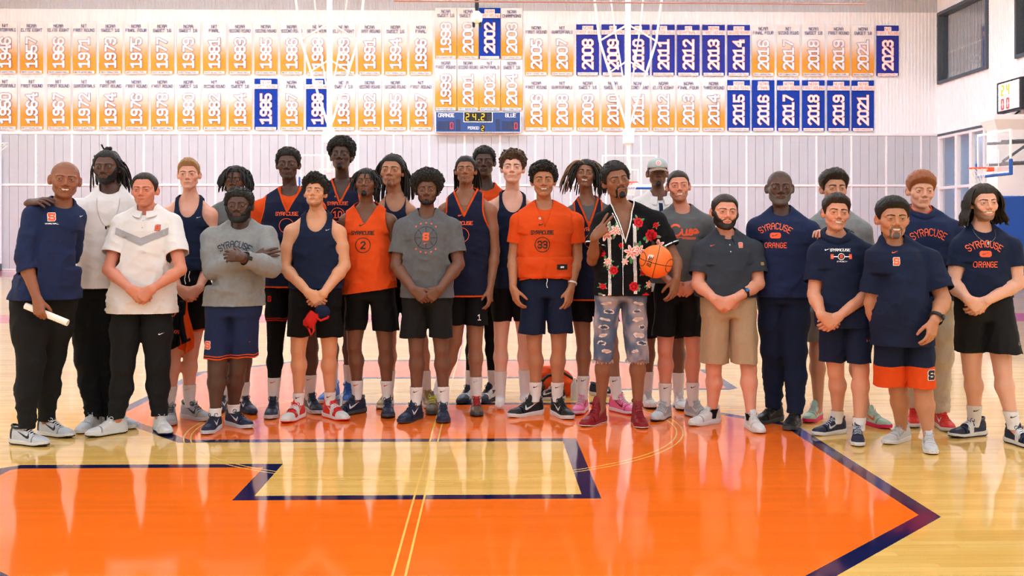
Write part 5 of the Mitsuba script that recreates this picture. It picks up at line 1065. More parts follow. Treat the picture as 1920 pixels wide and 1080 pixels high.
    def sleeve_sdf(s, P, i, c):
        L, fl = c['sleeve'], c.get('flare', 1.0); S, E, W = s.S[i], s.E[i], s.W[i]; m = s.arm_radii(); k = (.55 + .45 * s.g)
        if L <= 1:
            e = S + (E - S) * (L + .08); r0 = .064 * k + c.get('ease', .012) * .6
            d = cone(P, S + V3(0, 0, -.005), e, r0, r0 * .98 * fl + .004)
        else:
            d = chain(P, [S, S + (E - S) * .5, E], [.066 * m + .004, .060 * m + .005, .049 * m + .006], .02)
            e = E + (W - E) * min(L - 1 + .08, 1.0); d = smin(d, chain(P, [E, E + (W - E) * .3, e], [.049 * m + .005, .050 * m + .006, (.046 - .012 * (L - 1)) * m + .004], .02), .02)
        return d + fold(P, c.get('fold', .0085) * .7, 12, 12, c['seed'] + 5)
    def shirt(s, c=None, inner=None):
        c = c or s.st.get('shirt')
        if not c: return
        c = {'seed': int(s.o['id'][1:]), **c}; sl = c.get('sleeve', 0)
        both = c.get('both', (1, 1))
        def sdf(P):
            d = s.shirt_sdf(P, c)
            if inner is not None: d = np.minimum(d, np.maximum(inner(P) - .005, s.hemz - .07 - P[:, 2]))
            if sl:
                for i in (0, 1):
                    if both[i]: d = smin(d, s.sleeve_sdf(P, i, c), .022)
            return d
        pts = [s.pel, s.Nb, *s.S] + ([*s.E] if sl else []) + ([*s.W] if sl > 1 else [])
        lo, hi = s.bounds(pts, .19); lo[0] = min(lo[0], s.hemx - s.hemw - .05); hi[0] = max(hi[0], s.hemx + s.hemw + .05); lo[2] = s.hemz - .05; hi[2] = s.Nb[2] + .13
        if sl > 1: lo[2] = min(lo[2], s.W[0][2] - .1, s.W[1][2] - .1)
        v, f = nets(sdf, lo, hi, c.get('res', .0132))
        x, y, z, t = s.loc(v)
        # hem
        xl = v @ s.ux - V3(s.hemx, s.pel[1], 0) @ s.ux
        hz = s.hemz + (.05 if c.get('name') == 'undershirt' else 0) + c.get('hemtilt', 0) * xl + c.get('hemcurve', .0) * (xl / s.hemw) ** 2
        if sl > 1:
            da = np.minimum(*[s.sleeve_sdf(v, i, c) if both[i] else np.full(len(v), 9.) for i in (0, 1)]); hem = np.maximum(z - hz, -(da - .012))
        else: hem = z - hz
        fs = [hem]
        if sl:
            for i in (0, 1):
                if not both[i]: continue
                S, E, W = s.S[i], s.E[i], s.W[i]
                dsl = s.sleeve_sdf(v, i, c); dtr = s.shirt_sdf(v, c)
                if both[1 - i]: dtr = np.minimum(dtr, s.sleeve_sdf(v, 1 - i, c))
                if sl <= 1: ax = unit(E - S); Lm = np.linalg.norm(E - S) * sl; pr = (v - S) @ ax
                else: ax = unit(W - E); Lm = np.linalg.norm(W - E) * (sl - 1); pr = (v - E) @ ax; dtr = np.where(pr < 0, -1, dtr)
                fs.append(np.maximum(Lm - pr, dsl - dtr))
        nk = s.neck_fn(v, c.get('neck', ('crew',))); trim = c.get('trim')
        arms = None
        if not sl:
            xs = c.get('strap', .80) * s.sw + np.clip((s.S[0][2] * .5 + s.S[1][2] * .5 + .01 - z) / c.get('armdepth', .17), 0, 3) ** 1.6 * c.get('armgrow', .09); arms = xs - np.abs(x); fs.append(arms)
        val = np.minimum.reduce(fs + [nk])
        if trim:                                                    # bands of another colour along the edges
            w = c.get('trimw', .013); fc = np.minimum.reduce(fs + [nk]) if not sl else np.minimum.reduce(fs)
            e = np.minimum.reduce([nk - w] + ([arms - w] if arms is not None and c.get('armtrim', 1) else []) + ([hem - w] if c.get('hemtrim', 1) else []))
            for nm, a in [('neck_trim', nk)] + ([('hem_trim', hem)] if c.get('hemtrim', 1) else []) + ([('armhole_trim', arms)] if arms is not None else []):
                o = [q for q in [*fs, nk] if q is not a]
                for pc in pieces(*cuts(v, f, a, w - a, *o)): s.add('shirt__' + nm, rim(*pc, .005), trim, True)
            m = rim(*cuts(v, f, e, *fs, nk), .003)
        else: m = rim(*cuts(v, f, *fs, nk), .005)
        s.cloth = m; s.inner = lambda P: s.shirt_sdf(P, c)
        s.add(c.get('name', 'shirt'), m, c['mat'], True, None, c.get('label')); s.shirt_sdf_c = sdf
    def under_shorts(s, P):
        """the upper end of shorts or trousers, which the shirt hangs over"""
        x, y, z, t = s.loc(P); a, d = s.hwb + .014, .122 * s.g + .012
        q = (np.abs(x / a) ** 2.4 + np.abs(y / d) ** 2.4 + 1e-9) ** (1 / 2.4)
        return smax((q - 1) * d * .9, z - max(s.zc + .22, s.hemz + .08), .02)
    def bottoms(s):
        c = s.st.get('bottom'); o = s.o
        if not c: s.under = None; return
        c = {'seed': int(o['id'][1:]) + 40, **c}; top = s.hemz + c.get('up', .05); zc = s.zc
        rw = c.get('wide', 1.0)
        def one(P, i):
            h, k, a, cc, fd, m = s.leg_pts(i)
            if c['kind'] == 'shorts':
                X, Y, Z, w = o['short'][i]; e = V3(X, Y - .005, Z); ax = e - h; t = np.clip(((P - h) @ ax) / (ax @ ax), -.3, 1.15); q = P - h - t[:, None] * ax
                sd = -1 if i == 0 else 1
                r0x, r0y = s.hwb * .52, .122 * s.g + .010
                rx, ry = r0x + (w * .90 - r0x) * np.clip(t, 0, 1.1), r0y + (w * 1.06 - r0y) * np.clip(t, 0, 1.1)
                lx, ly = q @ s.ux, q @ s.uy; qq = (np.abs(lx / rx) ** 2.3 + np.abs(ly / ry) ** 2.3 + 1e-9) ** (1 / 2.3)
                d = smax(smax((qq - 1) * np.minimum(rx, ry) * .92, e[2] - .06 - P[:, 2], .01), P[:, 2] - (zc + .16), .03)
                d = d + fold(P, c.get('fold', .009) * .75, 11, 2.4, c['seed']) * np.clip(t + .3, .2, 1.2)
                return np.minimum(d, s.leg(P, i) - .008)
            zk = .5; R = np.array([.104 * s.g, .098 * s.g, .078, .072, .050]) * rw
            R[0] = max(R[0], s.hwb * .52)
            if 'radii' in c: R = np.array(c['radii'])
            d = chain(P, [h, h + (k - h) * .5, k - fd * .005, k + (a - k) * .45 - fd * .018, a + V3(0, 0, .01)], R, .04)
            low = np.clip((k[2] + .1 - P[:, 2]) / .4, 0, 1)
            d = d + fold(P, c.get('fold', .008), 9, 4, c['seed']) + fold(P, .006 * c.get('bunch', 1), 6, 22, c['seed'] + 2) * low ** 2
            return np.minimum(d, s.leg(P, i) - .007)
        def sdf(P):
            d = smin(one(P, 0), one(P, 1), c.get('crotch', .005)); x, y, z, t = s.loc(P)
            return smin(d, smax(s.under_shorts(P), zc - P[:, 2], .03), .03)
        ends = [o['short'][i][2] for i in (0, 1)] if c['kind'] == 'shorts' else [c.get('cuffz', (s.A[i][2] - .01,) * 2)[i] for i in (0, 1)]
        lo, hi = s.bounds([s.pel, *s.K] + ([V3(*p[:3]) for p in o['short']] if c['kind'] == 'shorts' else [*s.A]), .19)
        lo[2], hi[2] = min(ends) - .04, top + .03
        v, f = nets(sdf, lo, hi, c.get('res', .0132))
        d0, d1 = one(v, 0), one(v, 1); left = d0 < d1
        fz = np.where(left, v[:, 2] - ends[0], v[:, 2] - ends[1]) + .004 * np.sin(v[:, 0] * 40 + v[:, 1] * 25) * c.get('wavy', 1)
        val = np.minimum(fz, top - v[:, 2]); s.bot = (v, f)
        if c.get('bands'):                                          # hem bands: (from, to, material)
            e = fz.copy(); prev = 0; cutoff = max(b[1] for b in c['bands'])
            for a, b, mat in c['bands']:
                m = cuts(v, f, fz - a, b - fz, top - v[:, 2])
                for pc in pieces(*m) if len(m[1]) else (): s.add(c.get('name', 'shorts') + '__hem_band', rim(*pc, .004), mat, True)
            m = cuts(v, f, fz - cutoff, top - v[:, 2])
        else: m = rim(*cuts(v, f, fz, top - v[:, 2]), .006)
        s.bot = m; s.bot_all = cuts(v, f, fz, top - v[:, 2])
        s.add(c.get('name', 'shorts'), m, c['mat'], True, None, c.get('label')); s.under = sdf
        if c.get('tights'):
            for i in c['tights']:
                h, k, a, cc, fd, m_ = s.leg_pts(i); zt = s.o['short'][i][2] + .12
                v, f = nets(lambda P: s.leg(P, i, .004), *s.bounds([k + V3(0, 0, .2), a], .12), .012)
                s.add('leggings', rim(*clip(v, f, np.minimum(v[:, 2] - c.get('tightz', .27), zt - v[:, 2])), .003), 'black_cloth', True)
    def socks(s):
        c = s.st.get('sock')
        for i in (0, 1):
            if not c or c[i] is None: continue
            h, k, a, cc, fd, m = s.leg_pts(i); zt, mat = c[i]; foot = s.st.get('noshoes')
            if foot:
                v, f = nets(lambda P: s.leg(P, i, .005), *s.bounds([V3(a[0], a[1], zt), a, a + fd * .18 - V3(0, 0, .08)], .1), .010)
                s.add('sock', rim(*clip(v, f, zt - v[:, 2]), .003), mat, True); continue
            ax = k - a; z0 = a[2] - .045; R = []; w = np.arange(20) / 20 * 2 * np.pi
            for j, z in enumerate(np.linspace(z0, zt, max(6, int((zt - z0) / .011)))):
                t = (z - a[2]) / ax[2]; p = a + ax * t; tt = np.clip(1 - t, 0, 1)
                r = np.interp(tt, [0, .70, 1], [.052, .0575, .036]) * m
                q = cc; r = np.interp(z, [a[2], cc[2], k[2]], [.036, .0575, .052]) * m + np.interp(z, [.075, .115], [.002, .0070]) + .0010 * math.sin(j * 1.9); ce = np.array([np.interp(z, [a[2], cc[2], k[2]], [a[n], cc[n], k[n]]) for n in range(2)])
                if z < a[2]: ce = a[:2] + fd[:2] * (a[2] - z) * .25; r = min(r, .040 * m)
                R.append(np.column_stack([ce[0] + r * np.cos(w), ce[1] + r * np.sin(w), 0 * w + z]))
            R.append(np.column_stack([(R[-1][:, 0] - ce[0]) * .93 + ce[0], (R[-1][:, 1] - ce[1]) * .93 + ce[1], 0 * w + zt - .002]))
            v, f = loft(R, caps=False); s.add('sock', (v, f), mat, True)
            if s.st.get('socklogo'):
                lg = drape(tick(.045), (v, f), V3(ce[0], ce[1], zt - .035), V3(1, 0, 0), V3(0, -1, 0), .0015)
                if lg is not None: s.add('sock__tick_logo', lg, s.st['socklogo'], False)
    # -- lettering on the chest: list of (shape, sideways, height above the hem fraction, material, part name)
    def prints(s):
        for pr in s.st.get('prints', ()):
            shape, u, z, mat, name = pr[:5]; target = pr[5] if len(pr) > 5 else 'shirt'; cl = s.cloth if target == 'shirt' else s.bot_all
            z = s.N[2] - z; o = V3(0, 0, z) + (s.pel + (s.Nb - s.pel) * np.clip((z - s.zc) / (s.Nb[2] - s.zc), -1, 1)) * V3(1, 1, 0) + s.ux * u
            fa = -s.uy
            if len(pr) > 6: fa = rot(pr[6]) @ fa
            ux = np.cross(fa, V3(0, 0, 1)); ux = -ux if ux @ s.ux < 0 else ux
            for g in (getattr(shape, 'geoms', [shape]) if name == 'small_marks' else [shape]):
              m = drape(g, cl, o, ux, fa, pr[7] if len(pr) > 7 else .003)
              if m is not None: s.add(('shirt' if target == 'shirt' else s.st['bottom'].get('name', 'shorts')) + '__' + name, m, mat, False)
    def extras(s):
        for fn in s.st.get('extra', ()): fn(s)
    def build(s):
        s.under = None; s.skin(); s.face_parts(); s.bottoms()
        if 'under' in s.st: s.shirt(dict(name='undershirt', ease=.006, fold=.004, **s.st['under'])); s.shirt(None, s.inner)
        else: s.shirt()
        s.socks(); s.prints(); s.extras(); return s

# ---------------------------------------------------------------- people: what each one wears
box_poly = lambda w, h: shapely.box(-w / 2, -h / 2, w / 2, h / 2)
pill = lambda w, h: box_poly(w - h * .8, h * .2).buffer(h * .4)
# prints: (shape, sideways, below the neck notch, material, part name, ...)
def jersey_prints(num, m, u=0.0, z=0.0, w=.182):
    nm = text(num, .062, .62, 1.25)
    return [(tick(.052), u, .088 + z, m, 'tick_logo'), (fit(text('SYRACUSE', .032, .80, 1.35, 1.2), w), u, .150 + z, m, 'lettering'), (ring2(.060, .0055), u, .245 + z, m, 'number_ring'), (nm, u, .245 + z, m, 'number')]
def college_prints(m, lo, u, z, w=.26, word='ORANGE', logo=None):
    out = [(arch(fit(text('SYRACUSE', .050, .56, 1.0, 1.6), w * 1.08), .19), u, .085 + z, m, 'lettering')]
    out += [(pill(.082, .044), u, .155 + z, m, 'logo_patch'), (tick(.045), u, .155 + z, logo or 'print_navy', 'tick_logo', 'shirt', 0)]
    if word: out.append((fit(text(word, .042, .60, 1.05, 1.9), .162), u, .228 + z, m, 'lettering'))
    return out
def s_logo(h, u, z, m='print_orange', edge='print_white', target='shirt', turn=0):
    b = block_s(h); return [(b.buffer(h * .055, join_style='mitre'), u, z, edge, 'letter_outline', target, turn), (b, u, z, m, 'letter', target, turn, .0045)]
def ball_mark():
    c = ring2(.086, .0035); ln = [box_poly(.0035, .168), box_poly(.168, .0035)]
    arcs = [shapely.Point(s * .105, 0).buffer(.075, 24).exterior.buffer(.0017).intersection(shapely.Point(0, 0).buffer(.085)) for s in (-1, 1)]
    hole = block_s(.074).buffer(.008)
    marks = shapely.union_all([affinity.translate(affinity.rotate(box_poly(.013, .010), math.degrees(-a)), .114 * math.sin(a), .114 * math.cos(a)) for a in [x * .36 for x in (-2, -1, 0, 1, 2)] + [math.pi + x * .36 for x in (-2, -1, 0, 1, 2)]])
    return [(shapely.union_all([c, *ln, *arcs]).difference(hole), 0, .155, 'print_navy', 'ball_outline'), (block_s(.066), 0, .147, 'print_orange', 'letter'), (tick(.036), 0, .198, 'print_orange', 'tick_logo'), (marks, 0, .155, 'print_orange', 'small_marks')]
def script_cuse():
    L = lambda p, w=.014: shapely.LineString(p).buffer(w / 2)
    t = np.linspace(0, 1, 20); arc = lambda cx, cy, rx, ry, a0, a1: [(cx + rx * math.cos(math.radians(a)), cy + ry * math.sin(math.radians(a))) for a in np.linspace(a0, a1, 18)]
    g = [L(arc(-.070, .012, .042, .042, 45, 340), .016), L(arc(-.070, .040, .03, .018, 120, 20), .012), L([(-.022, .020)] + arc(-.006, -.006, .015, .018, 180, 330) + [(.014, .020), (.014, -.022), (.024, -.020)]),
         L([(.024, -.020)] + arc(.046, .010, .013, .011, 30, 200) + arc(.044, -.012, .014, .010, 60, -160)), L([(.058, -.012), (.098, .006)] + arc(.082, .006, .018, .016, 0, 320)), L([(-.080, -.046), (-.02, -.040), (.085, -.044), (.080, -.054), (-.02, -.050)], .006), L([(.10, -.01), (.112, .002)], .01)]
    return shapely.union_all(g)
def barbell():
    bar = shapely.union_all([box_poly(.13, .008)]); pl = shapely.union_all([affinity.translate(box_poly(.020, .034), s * .062, 0) for s in (-1, 1)])
    return [(fit(affinity.skew(text('SYRACUSE', .020, .95, 1.5, 1.2), 18), .145), .0, .072, 'print_white', 'lettering'), (tick(.04), -.085, .070, 'print_white', 'tick_logo'), (bar.difference(shapely.Point(0, 0).buffer(.022)), 0, .118, 'print_white', 'barbell_bar'), (pl, 0, .118, 'print_orange', 'barbell_plates'),
            (ring2(.024, .005), 0, .118, 'print_white', 'barbell_ring'), (block_s(.028), 0, .118, 'print_orange', 'letter'), (text('STRENGTH', .009, .95, 1.4), 0, .152, 'print_white', 'small_lettering')]
CHEVRON = shapely.Polygon([(-.185, .062), (0, -.012), (.185, .062), (.185, .012), (0, -.068), (-.185, .012)])

def shoe(upper, sole, lace=None, tick_=None, **k): return dict(upper=upper, midsole=sole, outsole=k.pop('out', sole), lace=lace or upper, tick_logo=tick_, **k)
W2 = lambda z, m='sock_white', z2=None: ((z, m), (z2 or z, m))
def tank(m, sc=(.085, .080), strap=.70, **k): return dict(name='tank_top', mat=m, neck=('scoop', *sc), strap=strap, armdepth=.15, ease=.008, **k)
def jersey(m, trim, vd=.10, **k): return dict(name='jersey', mat=m, neck=('v', vd), trim=trim, strap=k.pop('strap', .90), armdepth=.20, armgrow=.07, ease=.020, **k)
def tee(m, sl=.62, **k): return dict(name='t_shirt', mat=m, sleeve=sl, ease=k.pop('ease', .018), **k)
SHORTS = lambda m, **k: dict(name='shorts', kind='shorts', mat=m, **k)
PANTS = lambda m, **k: dict(name='trousers', kind='pants', mat=m, **k)

# -- things worn that need code of their own
def strap_ring(s, i, f, r, w, matl, name, face=None, size=.034):
    """a watch or band round the forearm, the fraction f of the way from wrist to elbow"""
    W, E = s.W[i], s.E[i]; ax = unit(E - W); c = W + ax * f; t = np.linspace(0, 2 * np.pi, 25)[:-1]; a = unit(np.cross(ax, V3(0, 0, 1))); b = np.cross(ax, a)
    R = []
    for o, k in ((-w / 2, .97), (-w / 2, 1.06), (w / 2, 1.06), (w / 2, .97)): R.append(c + ax * o + r * k * (np.cos(t)[:, None] * a + np.sin(t)[:, None] * b))
    s.add(name, loft(R + R[:1], caps=False), matl, 40)
    if face is not None:
        n = unit(np.asarray(face) - ax * (np.asarray(face) @ ax)); u = np.cross(ax, n); M = np.stack([ax, u, n], 1)
        s.add(name + '__case', rbox(c + n * (r * 1.05 + .004), (size, size * .85, .011), .0035, M), 'rubber_black', False)
        s.add(name + '__screen', rbox(c + n * (r * 1.05 + .0095), (size * .78, size * .66, .003), .0008, M), 'screen_blue' if s.o['id'] == 'P21' else 'screen_black', False)
def necklace(s, r, drop, matl, pendants=(), thick=.0016):
    t = np.linspace(0, 2 * np.pi, 60)[:-1]; P = s.Nb + np.outer(np.sin(t), s.ux) * r + np.outer(-np.cos(t), s.uy) * (r * .95 + .010)
    k = (1 + np.cos(t)) / 2; P[:, 2] = s.Nb[2] + .035 - k ** 1.6 * drop
    d = np.repeat((s.uy)[None], len(P), 0); m = trimesh.Trimesh(*s.cloth, process=False)
    body = [p for p in s.parts if p[0] == 'body'][0][1]; m2 = trimesh.Trimesh(*body, process=False)
    front = k > .45; org = P - d * .4
    for mm in (m, m2):
        loc, ri, _ = mm.ray.intersects_location(org[front], d[front], multiple_hits=False); idx = np.nonzero(front)[0][ri]
        for q, j in zip(loc, idx):
            if (q - P[j]) @ s.uy < .004 + 0: P[j] = P[j] + s.uy * ((q - P[j]) @ s.uy - .004)
    s.add('necklace', tube(P, thick, 5, closed=True), matl, True); lo = P[0]
    for u, h, size, mm in pendants:
        j = int(np.argmin(np.abs((P - s.Nb) @ s.ux - u) + (1 - k))); s.add('necklace__pendant', (lambda q: (q[0] * V3(.8, .35, 1.2) * size + P[j] - V3(0, .003, h), q[1]))(ICO[2]), mm, True)
def polo_collar(s, matl, up=.030, flap=.030, gap=16, name='collar', edge=None):
    t = np.radians(np.linspace(gap, 360 - gap, 41)); rows = []
    fr = (1 + np.cos(t)) / 2; cr = s.st.get('collar', .067); kx, ky = (cr + .008) / .064, (cr + .022) / .064; zb = s.N[2] - .012 + (1 - fr) ** 1.3 * .062
    for r, dz in ((.064, -.004), (.0625, up), (.066, up + .003), (.080, up * .35), (.092, -flap * .55)):
        rr = r + (fr ** 3) * (.012 if dz < up * .5 and r > .07 else 0)
        P = s.Nb + np.outer(np.sin(t) * rr * kx * .96, s.ux) + np.outer(-np.cos(t) * (rr * ky * .96) - .026, s.uy); P[:, 2] = zb + dz - (fr ** 4) * (.022 if r > .07 else 0); rows.append(P)
    m = rim(*loft_open(rows), .004)
    s.add('shirt__' + name if name == 'collar' else name, m, matl, 50)
def loft_open(rows):
    R = np.array(rows); n, m = R.shape[:2]; i = np.arange(n - 1)[:, None] * m; j = np.arange(m - 1)[None]
    return R.reshape(-1, 3), tri(np.stack([i + j, i + m + j, i + m + j + 1, i + j + 1], -1).reshape(-1, 4))
def placket(s, matl, length=.13, w=.030, buttons=2, bm='print_grey', start=.03):
    m = drape(affinity.translate(box_poly(w, length), 0, -length / 2), s.cloth, V3(*s.N) - V3(0, 0, start), s.ux, -s.uy, .003)
    if m: s.add('shirt__placket', m, matl, False)
    for k in range(buttons):
        m = drape(shapely.Point(0, 0).buffer(.0055), s.cloth, V3(*s.N) - V3(0, 0, start + .02 + k * .05), s.ux, -s.uy, .005)
        if m: s.add('shirt__button', m, bm, False)
def hood(s, matl, edge=None, r=.024):
    t = np.linspace(0, 2 * np.pi, 49)[:-1]; fr = (1 + np.cos(t)) / 2; R = []
    for a in np.linspace(0, 2 * np.pi, 15)[:-1]:
        rr = .084 + .010 * (1 - fr) + r * np.cos(a) * (1 - .25 * fr); zz = s.N[2] + .012 + (1 - fr) * .040 + r * 1.25 * np.sin(a) * (1 + .3 * (1 - fr)) - .03 * fr ** 3
        P = s.Nb + np.outer(np.sin(t) * rr, s.ux) + np.outer(-np.cos(t) * rr * 1.12 - .022, s.uy) + V3(0, 0, 0); P[:, 2] = zz + .004 * np.sin(t * 5 + a * 2); R.append(P)
    R.append(R[0]); s.add('hood', loft(R, caps=False), matl, True)
    if edge: s.add('hood__edge', tube(np.array(R[5]) + V3(0, 0, .004), .0055, 7, closed=True), edge, True)
    for sd in (-1, 1): pass
def hem_roll(s, z0, z1, off, matl, name='rolled_hem'):
    v, f = s.cloth; n = vnormals(v, f); m = clip(v + n * off * np.clip(np.minimum(v[:, 2:3] - z0 + .012, z1 - v[:, 2:3] + .012) / .02, 0, 1), f, np.minimum(v[:, 2] - z0, z1 - v[:, 2])); s.add('shirt__' + name, rim(*m, off), matl, True)
def drawstring(s, u0=-.015, n=2, length=.075, z=None):
    for k in range(n):
        u = u0 + k * .03; z0 = (s.hemz - .005) if z is None else z; y0 = s.pel - s.uy * (.128 * s.g + .026)
        pts = [V3(y0[0], y0[1], 0) + s.ux * (u + .004 * math.sin(j * 1.1 + k)) - s.uy * .004 + V3(0, 0, z0 - length * j / 7 * (1 - .2 * k)) for j in range(8)]
        s.add('shorts__drawstring', tube(pts, .0035, 6), 'print_white', True)
def cap(s):
    H = s.head
    m = H.patch(lambda P: P[..., 2] - .046 - .10 * np.clip(P[..., 1], -.1, .1), lambda P, m: .010 + .012 * ss(0, .05, m), de=3, dp=4); s.add('cap', (s.hw_(m[0]), m[1]), 'cap_grey', 50)
    rows = []
    for k, (r, dz) in enumerate([(0, 0), (.025, -.002), (.055, -.011), (.080, -.024)]):
        a = np.radians(np.linspace(-62, 62, 25)); x = np.sin(a) * (.083 + .0 * r) ; y = -np.cos(a) * .103 - r * np.cos(a) ** .6; rows.append(np.column_stack([x, y + .005, .039 + dz + .018 * (np.sin(a) ** 2) * -1]))
    m = rim(*loft_open(rows), .004); s.add('cap__brim', (s.hw_(m[0]), m[1]), 'cap_brim', 50)
    fr = drape(shapely.Point(0, 0).buffer(.022), (s.parts[-2][1]), s.hw_([(0, -.10, .083)])[0], s.ux, -s.uy, .002); 
    if fr: s.add('cap__badge', fr, 'print_white', False)
    fr = drape(shapely.union_all([ring2(.014, .004), box_poly(.004, .018)]), (s.parts[-3][1] if fr else s.parts[-2][1]), s.hw_([(0, -.10, .083)])[0], s.ux, -s.uy, .004)
    if fr: s.add('cap__badge_mark', fr, 'print_orange', False)
def flowers(s):
    """the printed shirt: white stripes, roses, lilies and leaves"""
    rng = np.random.default_rng(18)
    def lay(shape, u, z, matl, name, lift):
        c = s.pel + (s.Nb - s.pel) * np.clip((s.N[2] - z - s.zc) / (s.Nb[2] - s.zc), -1, 1); m = drape(shape, s.cloth, V3(c[0], c[1], s.N[2] - z) + s.ux * u, s.ux, -s.uy, lift, .02)
        if m is not None and len(m[1]): s.add('shirt__' + name, m, matl, False)
    def petals(n, r0, r, w, ph=0.0): return shapely.union_all([affinity.rotate(affinity.translate(affinity.scale(shapely.Point(0, 0).buffer(1, 8), r, w), r0, 0), math.degrees(2 * math.pi * k / n) + ph, origin=(0, 0)) for k in range(n)])
    for u in (-.125, .125, -.20, .03):
        pass
    for u, z0, z1, w in ((-.115, .06, .62, .022), (.075, .08, .60, .026)): lay(box_poly(w, z1 - z0), u, (z0 + z1) / 2, 'print_white', 'printed_stripe', .003); lay(shapely.union_all([affinity.translate(box_poly(.003, z1 - z0), d, 0) for d in (-.006, .004)]), u, (z0 + z1) / 2, 'print_grey', 'printed_stripe', .0036)
    roses = [(.105, .07, .038), (.205, .165, .046), (-.085, .425, .032), (.065, .545, .036), (.165, .63, .038), (.24, .09, .02), (-.16, .545, .022), (-.17, .30, .026), (.14, .44, .026), (-.03, .24, .020)]
    lilies = [(-.14, .155, .055), (-.07, .13, .042), (.045, .29, .055), (.11, .28, .046), (.26, .24, .044), (-.12, .64, .05), (-.04, .655, .045), (.27, .33, .04), (.0, .36, .028), (-.16, .70, .03), (.05, .73, .03), (.17, .37, .034), (-.13, .36, .03), (.19, .53, .03)]
    for u, z, r in roses + lilies:
        for k in range(4):
            a = rng.uniform(0, 6.28); leaf = affinity.rotate(affinity.translate(affinity.scale(shapely.Point(0, 0).buffer(1, 6), r * .55, r * .24), r * 1.05, 0), math.degrees(a), origin=(0, 0)); lay(leaf, u, z, 'print_leaf' if k % 2 else 'print_sage', 'printed_leaf', .0042)
    for u, z, r in lilies:
        ph = rng.uniform(0, 60); lay(petals(6, r * .52, r * .52, r * .25, ph), u, z, 'print_blush', 'printed_flower', .0052); lay(petals(6, r * .40, r * .34, r * .10, ph), u, z, 'print_coral', 'printed_flower', .006); lay(petals(5, r * .15, r * .14, r * .05, ph + 30), u, z, 'print_white', 'printed_flower', .0066)
    for u, z, r in roses:
        ph = rng.uniform(0, 60); lay(petals(7, r * .55, r * .48, r * .40, ph), u, z, 'print_rose', 'printed_rose', .0052); lay(petals(5, r * .36, r * .30, r * .26, ph + 20), u, z, 'print_rose_dark', 'printed_rose', .006); lay(petals(4, r * .16, r * .2, r * .18, ph), u, z, 'print_rose', 'printed_rose', .0066)
    lay(box_poly(.006, .50), -.018, .41, 'print_white', 'piping', .006)
    for sd in (-1, 1): lay(shapely.LineString([(sd * .064, .19), (-.018 + .018, -.0)]).buffer(.0035), -.018 if 0 else -.018 * (1 if 1 else 0), .19, 'print_white', 'piping', .006)
    for i in (0, 1):                                              # white edge of the sleeves
        S, E = s.S[i], s.E[i]; ax = unit(E - S); L = np.linalg.norm(E - S) * .66
        v, f = s.cloth; pr = (v - S) @ ax; dl = np.linalg.norm(v - S - pr[:, None] * ax, axis=1); m = clip(v + vnormals(v, f) * .003, f, np.minimum.reduce([pr - L + .022, L - .012 - pr, .12 - dl]))
        if len(m[1]): s.add('shirt__sleeve_stripe', m, 'print_white', True)
def torn_jeans(s):
    rng = np.random.default_rng(5); n = 0
    for i in (0, 1):
        X, Y, Z, w = s.o['short'][i]; top = s.zc + .05
        for k in range(7):
            z = Z + .06 + (top - Z - .08) * (k + .3) / 7; u = rng.uniform(-.03, .03); wd = rng.uniform(.05, .09); hh = rng.uniform(.012, .028); o = V3(X + u, Y - .3, z)
            for j, (mm, sc, li) in enumerate((('denim_white', 1.0, .0035), ('denim_dark' if k % 2 else 'denim_pale', .72, .005))):
                e = [(math.cos(a) * wd / 2 * sc * rng.uniform(.85, 1.15), math.sin(a) * hh / 2 * (1.5 if j == 0 else .9) * rng.uniform(.6, 1.3)) for a in np.linspace(0, 2 * math.pi, 17)[:-1]]
                m = drape(affinity.rotate(shapely.Polygon(e).buffer(0), rng.uniform(-14, 14), origin=(0, 0)), s.bot, o, V3(1, 0, 0), V3(0, -1, 0), li)
                if m is not None: s.add('jeans__frayed_tear', m, mm, False)
        fr = []                                                   # the fringe of the cut hems
        for a in np.linspace(0, 2 * math.pi, 70)[:-1]:
            p = V3(X + w * .99 * math.cos(a), Y + w * 1.04 * math.sin(a), Z + .004); fr.append(tube([p, p + V3(rng.normal(0, .003), rng.normal(0, .003), -.008), p + V3(rng.normal(0, .006), rng.normal(0, .006), -rng.uniform(.014, .03))], .0016, 4))
        s.add('jeans__fringe', join(fr), 'denim_white', True)
for nm, c in dict(cap_grey=(170, 180, 184), cap_brim=(140, 116, 100), print_leaf=(70, 140, 90), print_sage=(128, 140, 116), print_blush=(246, 214, 206), print_coral=(238, 120, 104), print_rose=(206, 30, 40), print_rose_dark=(140, 14, 26), denim_white=(214, 200, 194), denim_dark=(66, 78, 98), denim_pale=(196, 168, 158)).items(): mat(nm, c, .75, spec=.2)
def denim(p, n, uv): return mix([float(x) for x in lin((84, 98, 122))], [float(x) for x in lin((160, 150, 156))], smoothstep(.42, .66, fbm(p.x * 9, p.y * 9, p.z * 5, 3)))
mat('denim', proc(denim), .85, spec=.15)

